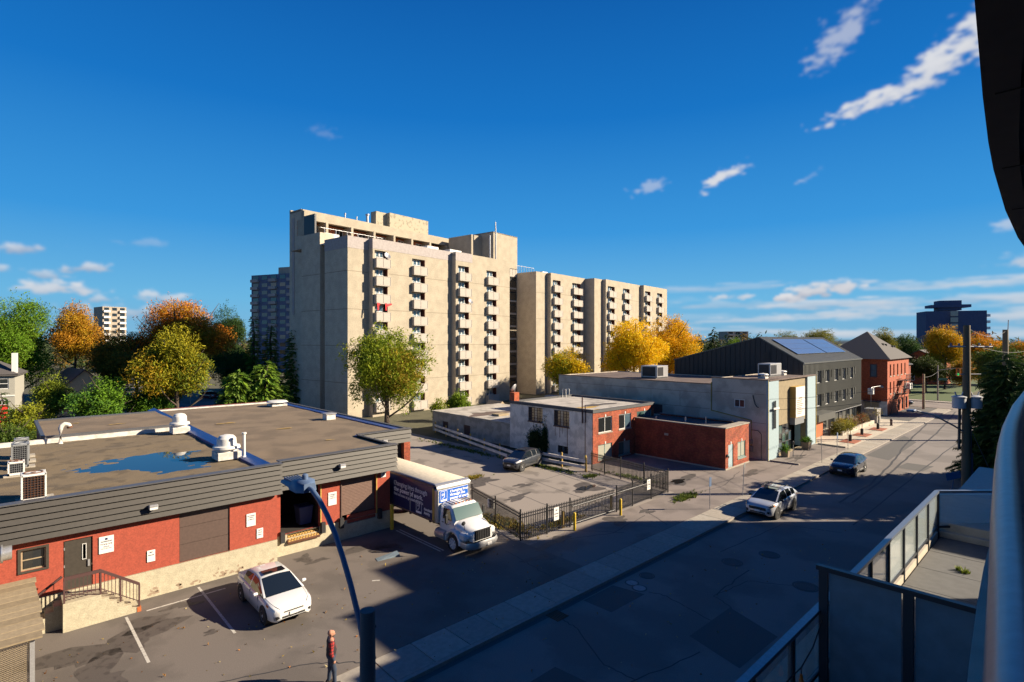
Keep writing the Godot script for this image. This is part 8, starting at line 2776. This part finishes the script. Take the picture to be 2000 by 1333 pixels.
	for q in [[83.0, 6.6, 12.4, "second wooden pole of the line, dark top above the firs right of the tall one"], [104.0, 4.2, 12.2, "third wooden pole of the line at the right edge above the firs"]]:
		var p := thing("utility_pole", q[3], "utility pole", V(q[0], q[1], 0))
		var s := mb()
		tube(s, [Vector3(0, -0.1, 0), Vector3(0, q[2], 0)], [0.32, 0.26], 10)
		obj("pole", s, M.pole_wood, p)
		var s2 := mb()
		tube(s2, [Vector3(0, q[2] - 0.2, 0.2), Vector3(0, q[2] + 1.1, 0.25)], 0.05, 6)
		obj("pole_pin", s2, M.galv, p)
		n += 1
	wire("overhead_wire", "upper of two thin wires from the utility pole to the front of the tan hall", V(51.7, 6.3, 8.6), V(52.3, 20.5, 5.7), 0.35, 0.016, "overhead wires")
	wire("overhead_wire", "lower of two thin wires from the utility pole to the front of the tan hall", V(51.7, 6.3, 7.9), V(52.3, 20.5, 4.7), 0.4, 0.016, "overhead wires")
	wire("overhead_wire", "wire running along the street between the tops of the wooden poles", V(51.9, 6.2, 12.1), V(83.0, 6.6, 12.2), 0.6, 0.018, "overhead wires")
	wire("overhead_wire", "wire sagging along the street between the poles over the firs", V(52.2, 6.0, 10.9), V(104.0, 4.2, 11.0), 1.0, 0.018, "overhead wires")
	wire("overhead_wire", "wire from the red brick building to the wooden post at the corner", V(110.0, 20.6, 4.4), V(109.5, 18.6, 5.4), 0.2, 0.02, "overhead wires")
	wire("overhead_wire", "wire from the wooden post to the signal mast at the far corner", V(109.5, 18.6, 5.2), V(126.8, 19.4, 5.4), 0.3, 0.03, "overhead wires")
	wire("overhead_wire", "thin wire across the back street from the slim lamp post", V(19.8, 98.5, 7.0), V(34, 99, 6.6), 0.3, 0.02, "overhead wires")

func arm_curve() -> Array:
	return [Vector3(0, 7.25, -0.05), Vector3(0, 7.62, -0.22), Vector3(0, 8.0, -0.46), Vector3(0, 8.3, -0.69), Vector3(0, 8.55, -0.92), Vector3(0, 8.74, -1.16), Vector3(0, 8.9, -1.42), Vector3(0, 8.99, -1.66), Vector3(0, 9.01, -1.9)]

# ---------------------------------------------------------------- balcony the picture is taken from, and the terrace below
const CURVE := [[-1.2, -0.25], [-0.4, -0.06], [0.3, 0.03], [1.1, 0.11], [1.7, 0.16], [2.26, 0.21], [3.24, 0.29], [4.0, 0.345], [4.67, 0.385], [6.2, 0.45], [7.96, 0.49], [9.5, 0.49], [11.0, 0.42], [12.4, 0.26], [13.4, 0.0], [14.0, -0.4], [14.3, -1.0], [14.4, -2.2]]

func curve_band(st: SurfaceTool, off0: float, off1: float, h0: float, h1: float) -> void:   # a bar that follows the curved balcony edge, between two offsets outwards
	var secs := []
	for i in CURVE.size():
		var p := Vector2(CURVE[i][0], CURVE[i][1])
		var a := Vector2(CURVE[maxi(i - 1, 0)][0], CURVE[maxi(i - 1, 0)][1])
		var b := Vector2(CURVE[mini(i + 1, CURVE.size() - 1)][0], CURVE[mini(i + 1, CURVE.size() - 1)][1])
		var nn := -(b - a).normalized().orthogonal()
		if nn.y < 0 and i < 12: nn = -nn
		if i >= 12 and nn.x < 0: nn = -nn
		var o := p + nn * off1
		var q := p + nn * off0
		secs.append([V(q.x, q.y, h0), V(o.x, o.y, h0), V(o.x, o.y, h1), V(q.x, q.y, h1)])
	for i in secs.size() - 1:
		st.set_smooth_group(-1)
		for k in 4:
			var l := (k + 1) % 4
			quad(st, secs[i][k], secs[i + 1][k], secs[i + 1][l], secs[i][l])

func balcony() -> void:
	var t := thing("curved_balcony", "own curved balcony edge with pale slab and wide rounded metal handrail", "balcony")
	var sl := mb()
	curve_band(sl, -1.6, 0.09, 9.3, 9.72)
	obj("slab", sl, M.plaza, t)
	var rl := mb()
	var pts := []
	for q in CURVE:
		pts.append(V(q[0], q[1] - 0.05, 10.63))
	tube(rl, pts, 0.055, 14)
	obj("handrail", rl, M.rail_metal, t)
	for i in range(1, CURVE.size() - 1, 2):
		var p := mb()
		var q: Array = CURVE[i]
		if q[0] < 0.5: continue
		bx(p, q[0] - 0.03, q[0] + 0.03, q[1] - 0.09, q[1] - 0.03, 9.7, 10.6)
		obj("post", p, M.post_dark, t)
	var gl := mb()
	curve_band(gl, -0.065, -0.055, 9.8, 10.55)
	obj("glass_panel", gl, M.frosted, t)
	# the balcony above: dark fascia lip, groove and soffit
	var u := thing("upper_balcony", "dark curved underside of the balcony above with jointed panels", "balcony")
	var f := mb()
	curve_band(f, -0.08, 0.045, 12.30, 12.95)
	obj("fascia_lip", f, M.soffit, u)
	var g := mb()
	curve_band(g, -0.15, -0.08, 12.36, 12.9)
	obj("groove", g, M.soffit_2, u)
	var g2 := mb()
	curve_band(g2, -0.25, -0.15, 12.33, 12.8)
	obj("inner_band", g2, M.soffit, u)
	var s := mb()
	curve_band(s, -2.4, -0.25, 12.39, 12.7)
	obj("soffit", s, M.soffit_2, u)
	for q in [4, 6, 8, 9]:
		var j := mb()
		var c: Array = CURVE[q]
		bx(j, c[0] - 0.008, c[0] + 0.008, c[1] - 0.103, c[1] + 0.003, 12.295, 12.5)
		obj("panel_joint", j, M.black, u)
	# terrace one floor down
	var te := thing("terrace", "lower paved terrace with grey slabs and a pale outer ledge", "terrace")
	var tiles := [M.paver, M.paver, M.paver]
	var d := 2.42
	while d > -2.0:
		var x := 4.0
		while x < 16.0:
			var w := minf(1.2, 16.0 - x)
			var dd := minf(1.2, d + 2.0)
			put("paver", box_mesh(w - 0.012, 0.05, dd - 0.012, 0.004), tiles[rng.randi() % 3], te, V(x + w * 0.5, d - dd * 0.5, 6.575 + rnd(-0.002, 0.002)))
			x += 1.2
		d -= 1.2
	var eg := mb()
	bx(eg, 3.2, 16.05, 2.44, 2.95, 6.3, 6.72)
	bx(eg, 16.05, 16.45, -2.0, 2.95, 6.3, 6.72)
	obj("ledge", eg, M.plaza, te)
	var lb := mb()
	bx(lb, 16.2, 19.5, -2.0, 2.95, 6.0, 6.9)
	obj("outer_ledge", lb, M.plaza, te)
	var wp := leaf_mass("weed_tuft", M.leaf, blade_mesh(), 12, func() -> Array:
		return [V(13.9 + rng.randfn(0, 0.06), 1.72 + rng.randfn(0, 0.05), 6.6), Basis(Vector3.UP, rnd(0, TAU)).scaled(Vector3.ONE * rnd(0.25, 0.45)), Color(0.16, 0.2, 0.02)], self)
	tag(wp, "small green weed tuft growing between the terrace slabs", "weed")
	var r := thing("terrace_railing", "dark post and glass railing with pale metal cap along the lower terrace", "railing")
	var pts2 := [[2.4, 2.46], [16.0, 2.46], [17.05, 1.5], [18.2, 0.45]]
	for k in 3:
		var a := Vector2(pts2[k][0], pts2[k][1]); var b := Vector2(pts2[k + 1][0], pts2[k + 1][1])
		var cp := mb()
		var nn := (b - a).normalized().orthogonal() * 0.045
		hexa(cp, [V(a.x - nn.x, a.y - nn.y, 7.63), V(b.x - nn.x, b.y - nn.y, 7.63), V(b.x + nn.x, b.y + nn.y, 7.63), V(a.x + nn.x, a.y + nn.y, 7.63), V(a.x - nn.x, a.y - nn.y, 7.68), V(b.x - nn.x, b.y - nn.y, 7.68), V(b.x + nn.x, b.y + nn.y, 7.68), V(a.x + nn.x, a.y + nn.y, 7.68)])
		obj("cap_rail", cp, M.rail_metal, r)
		var n := int(a.distance_to(b) / 1.12)
		if k > 0: n = 1
		for i in n + 1:
			var p := a.lerp(b, float(i) / n)
			put("post", box_mesh(0.07, 1.1, 0.07, 0.008), M.post_dark, r, V(p.x, p.y, 7.08), Vector3(0, atan2(b.y - a.y, b.x - a.x), 0))
			if i < n:
				var q := a.lerp(b, float(i + 1) / n)
				var m := p.lerp(q, 0.5)
				put("glass_pane", box_mesh(p.distance_to(q) - 0.1, 0.72, 0.012), M.clear_glass, r, V(m.x, m.y, 7.22), Vector3(0, atan2(b.y - a.y, b.x - a.x), 0))
				put("bottom_rail", box_mesh(p.distance_to(q) - 0.08, 0.05, 0.05), M.post_dark, r, V(m.x, m.y, 6.83), Vector3(0, atan2(b.y - a.y, b.x - a.x), 0))
	# frosted privacy screen
	var sc := thing("privacy_screen", "dark framed frosted glass privacy screen across the lower terrace", "screen")
	var x0 := 7.82
	for q in [[2.33, 2.43], [1.42, 1.52], [0.35, 0.45], [-0.7, -0.6]]:
		var p := mb()
		bx(p, x0 - 0.035, x0 + 0.035, q[0], q[1], 6.6, 8.2)
		obj("post", p, M.post_dark, sc)
	var tp := mb()
	bx(tp, x0 - 0.04, x0 + 0.04, -0.75, 2.46, 8.2, 8.26)
	obj("top_rail", tp, M.post_dark, sc)
	for q in [[1.54, 2.31], [0.47, 1.40], [-0.58, 0.33]]:
		var p := mb()
		bx(p, x0 - 0.008, x0 + 0.008, q[0], q[1], 6.7, 8.19)
		obj("frosted_pane", p, M.frosted, sc)
	# string light at the foot of the screen
	var sg := thing("string_light", "black string light cable with a hanging bulb on the terrace railing", "string light")
	var cs := mb()
	tube(cs, [V(7.7, 2.36, 7.6), V(7.3, 2.34, 7.42), V(6.9, 2.34, 7.33), V(6.5, 2.35, 7.34), V(6.0, 2.36, 7.2), V(5.2, 2.36, 7.1)], 0.008, 5)
	tube(cs, [V(6.9, 2.34, 7.33), V(6.9, 2.34, 7.24)], 0.006, 5)
	obj("cable", cs, M.black, sg)
	var bs := mb()
	lathe(bs, V(6.9, 2.34, 7.12), [Vector2(0, 0), Vector2(0.02, 0.01), Vector2(0.03, 0.05), Vector2(0.018, 0.085), Vector2(0.016, 0.13), Vector2(0, 0.13)], 10)
	obj("bulb", bs, M.lamp_amber, sg)

# ---------------------------------------------------------------- the man in the lot: one surface from a field of tapered capsules
func field_mesh(bones: Array, cell: float, blend: float, paint: Callable) -> ArrayMesh:
	# bones: [a, b, ra, rb]
	var grid := {}
	var pad := 0.05
	for b in bones:
		var a: Vector3 = b[0]; var c: Vector3 = b[1]
		var ra: float = b[2]; var rc: float = b[3]
		var rm := maxf(ra, rc) + pad
		var lo := (a.min(c) - Vector3.ONE * rm) / cell
		var hi := (a.max(c) + Vector3.ONE * rm) / cell
		var ab := c - a
		var l2 := maxf(ab.length_squared(), 1e-8)
		for x in range(floori(lo.x), ceili(hi.x) + 1):
			for y in range(floori(lo.y), ceili(hi.y) + 1):
				for z in range(floori(lo.z), ceili(hi.z) + 1):
					var p := Vector3(x, y, z) * cell
					var t := clampf((p - a).dot(ab) / l2, 0, 1)
					var dd := p.distance_to(a + ab * t) - lerpf(ra, rc, t)
					if dd > pad: continue
					var k := Vector3i(x, y, z)
					if grid.has(k):
						var e: float = grid[k]
						var h := maxf(blend - absf(e - dd), 0.0) / blend
						grid[k] = minf(e, dd) - h * h * blend * 0.25
					else:
						grid[k] = dd
	var vid := {}
	var vs := PackedVector3Array()
	var cols := PackedColorArray()
	var idx := PackedInt32Array()
	var corners := [Vector3i(0, 0, 0), Vector3i(1, 0, 0), Vector3i(0, 1, 0), Vector3i(1, 1, 0), Vector3i(0, 0, 1), Vector3i(1, 0, 1), Vector3i(0, 1, 1), Vector3i(1, 1, 1)]
	var edges := [[0, 1], [2, 3], [4, 5], [6, 7], [0, 2], [1, 3], [4, 6], [5, 7], [0, 4], [1, 5], [2, 6], [3, 7]]
	for k in grid:
		var v := []
		var neg := 0
		for c in corners:
			var q: float = grid.get(k + c, pad)
			v.append(q)
			if q < 0: neg += 1
		if neg == 0 or neg == 8: continue
		var sum := Vector3.ZERO
		var n := 0
		for e in edges:
			if (v[e[0]] < 0) != (v[e[1]] < 0):
				var t: float = v[e[0]] / (v[e[0]] - v[e[1]])
				sum += Vector3(corners[e[0]]).lerp(Vector3(corners[e[1]]), t)
				n += 1
		vid[k] = vs.size()
		var pos := (Vector3(k) + sum / n) * cell
		vs.append(pos)
		cols.append(paint.call(pos))
	for k in vid:
		var d0: float = grid.get(k, pad)
		for ax in 3:
			var st: Vector3i = [Vector3i(1, 0, 0), Vector3i(0, 1, 0), Vector3i(0, 0, 1)][ax]
			var d1: float = grid.get(k + st, pad)
			if (d0 < 0) == (d1 < 0): continue
			var u: Vector3i = [Vector3i(0, 1, 0), Vector3i(0, 0, 1), Vector3i(1, 0, 0)][ax]
			var w: Vector3i = [Vector3i(0, 0, 1), Vector3i(1, 0, 0), Vector3i(0, 1, 0)][ax]
			var q: Array = [k, k - u, k - u - w, k - w]
			if not (vid.has(q[1]) and vid.has(q[2]) and vid.has(q[3])): continue
			if d0 < 0:
				idx.append_array([vid[q[0]], vid[q[2]], vid[q[1]], vid[q[0]], vid[q[3]], vid[q[2]]])
			else:
				idx.append_array([vid[q[0]], vid[q[1]], vid[q[2]], vid[q[0]], vid[q[2]], vid[q[3]]])
	var arr := []
	arr.resize(Mesh.ARRAY_MAX)
	arr[Mesh.ARRAY_VERTEX] = vs
	arr[Mesh.ARRAY_COLOR] = cols
	arr[Mesh.ARRAY_INDEX] = idx
	var am := ArrayMesh.new()
	am.add_surface_from_arrays(Mesh.PRIMITIVE_TRIANGLES, arr)
	var s := SurfaceTool.new()
	s.create_from(am, 0)
	s.generate_normals()
	return s.commit()

func person() -> void:
	# local frame: +z is where he faces, y up, x to his left
	var t := thing("person", "bald bearded man in dark vest over red plaid shirt and jeans standing in the lot", "person", V(7.85, 16.95, 0), deg_to_rad(72))
	var B := []
	# legs, right one a little forward
	for s in [-1, 1]:
		var f := 0.10 if s < 0 else -0.06
		B.append([Vector3(s * 0.09, 0.93, 0), Vector3(s * 0.10, 0.50, f * 0.6 + 0.02), 0.10, 0.074])
		B.append([Vector3(s * 0.10, 0.50, f * 0.6 + 0.02), Vector3(s * 0.11, 0.10, f), 0.074, 0.058])
	B.append([Vector3(-0.06, 0.95, 0), Vector3(0.06, 0.95, 0), 0.135, 0.135])
	B.append([Vector3(0, 0.98, 0), Vector3(0, 1.12, 0.01), 0.155, 0.16])
	B.append([Vector3(-0.06, 1.14, 0.01), Vector3(-0.09, 1.36, -0.01), 0.14, 0.125])
	B.append([Vector3(0.06, 1.14, 0.01), Vector3(0.09, 1.36, -0.01), 0.14, 0.125])
	B.append([Vector3(-0.15, 1.42, -0.01), Vector3(0.15, 1.42, -0.01), 0.085, 0.085])
	B.append([Vector3(0, 1.40, -0.01), Vector3(0, 1.54, 0.01), 0.06, 0.052])
	for s in [-1, 1]:
		B.append([Vector3(s * 0.20, 1.41, -0.01), Vector3(s * 0.26, 1.13, -0.03), 0.074, 0.06])
		B.append([Vector3(s * 0.26, 1.13, -0.03), Vector3(s * 0.235, 0.88, 0.05), 0.058, 0.044])
	var plaid := func(p: Vector3) -> Color:
		if p.y < 0.99: return Color(0.022, 0.035, 0.06)
		if absf(p.x) > 0.195 or (p.z > 0.07 and absf(p.x) < 0.075):
			if p.y < 0.885: return Color(0.34, 0.17, 0.11)
			var a := fposmod(p.y * 11.0, 1.0) < 0.45
			var b := fposmod((p.x + p.z) * 11.0, 1.0) < 0.45
			return Color(0.025, 0.012, 0.012) if (a and b) else (Color(0.16, 0.012, 0.014) if a or b else Color(0.36, 0.02, 0.022))
		if p.y > 1.47: return Color(0.34, 0.17, 0.11)
		return Color(0.014, 0.014, 0.016)
	put("body", field_mesh(B, 0.014, 0.05, plaid), M.cloth, t)
	# head: skull, jaw, nose, ears, beard
	var Hd := [[Vector3(0, 1.665, -0.02), Vector3(0, 1.655, 0.03), 0.092, 0.082], [Vector3(0, 1.58, 0.035), Vector3(0, 1.56, 0.05), 0.06, 0.05], [Vector3(0, 1.64, 0.10), Vector3(0, 1.61, 0.118), 0.012, 0.017], [Vector3(-0.085, 1.64, 0.0), Vector3(-0.088, 1.60, 0.0), 0.016, 0.012], [Vector3(0.085, 1.64, 0.0), Vector3(0.088, 1.60, 0.0), 0.016, 0.012], [Vector3(-0.03, 1.672, 0.092), Vector3(0.03, 1.672, 0.092), 0.013, 0.013], [Vector3(-0.02, 1.565, 0.09), Vector3(0.02, 1.565, 0.09), 0.016, 0.016], [Vector3(0, 1.50, 0.0), Vector3(0, 1.58, 0.0), 0.052, 0.055]]
	put("head", field_mesh(Hd, 0.006, 0.03, func(p: Vector3) -> Color:
		if p.y < 1.592 and p.z > 0.03 and p.y > 1.50: return Color(0.06, 0.035, 0.025)
		if p.y > 1.635 and p.y < 1.66 and p.z > 0.085 and absf(absf(p.x) - 0.032) < 0.013: return Color(0.03, 0.02, 0.02)
		return Color(0.36, 0.18, 0.115)), M.cloth, t)
	# hands: palm, four fingers and a thumb, slightly curled
	for s in [-1, 1]:
		var w := Vector3(s * 0.235, 0.885, 0.05)
		var hb := [[w, w + Vector3(0, -0.075, 0.015), 0.026, 0.034], [w + Vector3(0, -0.03, 0.02), w + Vector3(-s * 0.012, -0.06, 0.05), 0.014, 0.011], [w + Vector3(-s * 0.012, -0.06, 0.05), w + Vector3(-s * 0.018, -0.09, 0.058), 0.011, 0.009]]
		for i in 4:
			var o := w + Vector3(0, -0.075, 0.045 - i * 0.022)
			var l: float = [0.034, 0.040, 0.037, 0.028][i]
			hb.append([o, o + Vector3(-s * 0.006, -l, 0.004), 0.0095, 0.009])
			hb.append([o + Vector3(-s * 0.006, -l, 0.004), o + Vector3(-s * 0.026, -l * 1.75, 0.004), 0.009, 0.0075])
		put("hand", field_mesh(hb, 0.005, 0.012, func(_p: Vector3) -> Color: return Color(0.34, 0.17, 0.11)), M.cloth, t)
		var f := 0.10 if s < 0 else -0.06
		var sb := [[Vector3(s * 0.11, 0.055, f - 0.05), Vector3(s * 0.12, 0.045, f + 0.15), 0.05, 0.042], [Vector3(s * 0.11, 0.08, f), Vector3(s * 0.11, 0.12, f), 0.05, 0.048]]
		put("shoe", field_mesh(sb, 0.012, 0.03, func(_p: Vector3) -> Color: return Color(0.02, 0.018, 0.016)), M.cloth, t)

func litter() -> void:
	var cols := [Color(0.42, 0.30, 0.06), Color(0.35, 0.14, 0.03), Color(0.45, 0.38, 0.2), Color(0.25, 0.13, 0.04)]
	var o := leaf_mass("fallen_leaves", M.leaf, leaf_cluster(0.03, 0.05, 2), 420, func() -> Array:
		var p := Vector2(rnd(1, 24), rnd(15.7, 26))
		if rng.randf() < 0.25: p = Vector2(rnd(8, 40), rnd(9, 15.3))
		return [V(p.x, p.y, -0.1 if p.y < 15.4 else 0.02), rand_basis(rnd(0.7, 1.6)), (cols[rng.randi() % 4] as Color) * rnd(0.7, 1.3)], self)
	tag(o, "yellow and brown leaves scattered over the lot and the road", "", "", "stuff")
	var o2 := leaf_mass("fallen_leaves", M.leaf, leaf_cluster(0.12, 0.05, 5), 420, func() -> Array:
		var p := Vector2(rnd(21.4, 26), 21.5 + absf(rng.randfn(0, 0.5)))
		if rng.randf() < 0.5: p = Vector2(22.0 + absf(rng.randfn(0, 0.7)), rnd(21.6, 27))
		return [V(p.x, p.y, 0.0), Basis.from_scale(Vector3(1, 0.35, 1)) * rand_basis(rnd(0.6, 1.2)), (cols[rng.randi() % 4] as Color) * rnd(0.7, 1.3)], self)
	tag(o2, "drift of yellow leaves along the inside of the yard fence", "", "", "stuff")
	var pk := thing("cardboard_scrap", "pale green flattened scrap lying on the lot before the docks", "litter", V(14.6, 24.9, 0.0))
	var st := mb()
	hexa(st, [Vector3(-0.7, 0.005, 0.2), Vector3(0.5, 0.005, 0.35), Vector3(0.6, 0.005, -0.1), Vector3(-0.6, 0.005, -0.2), Vector3(-0.7, 0.02, 0.2), Vector3(0.5, 0.10, 0.35), Vector3(0.6, 0.14, -0.1), Vector3(-0.6, 0.02, -0.2)])
	obj("sheet", st, M.frosted, pk)
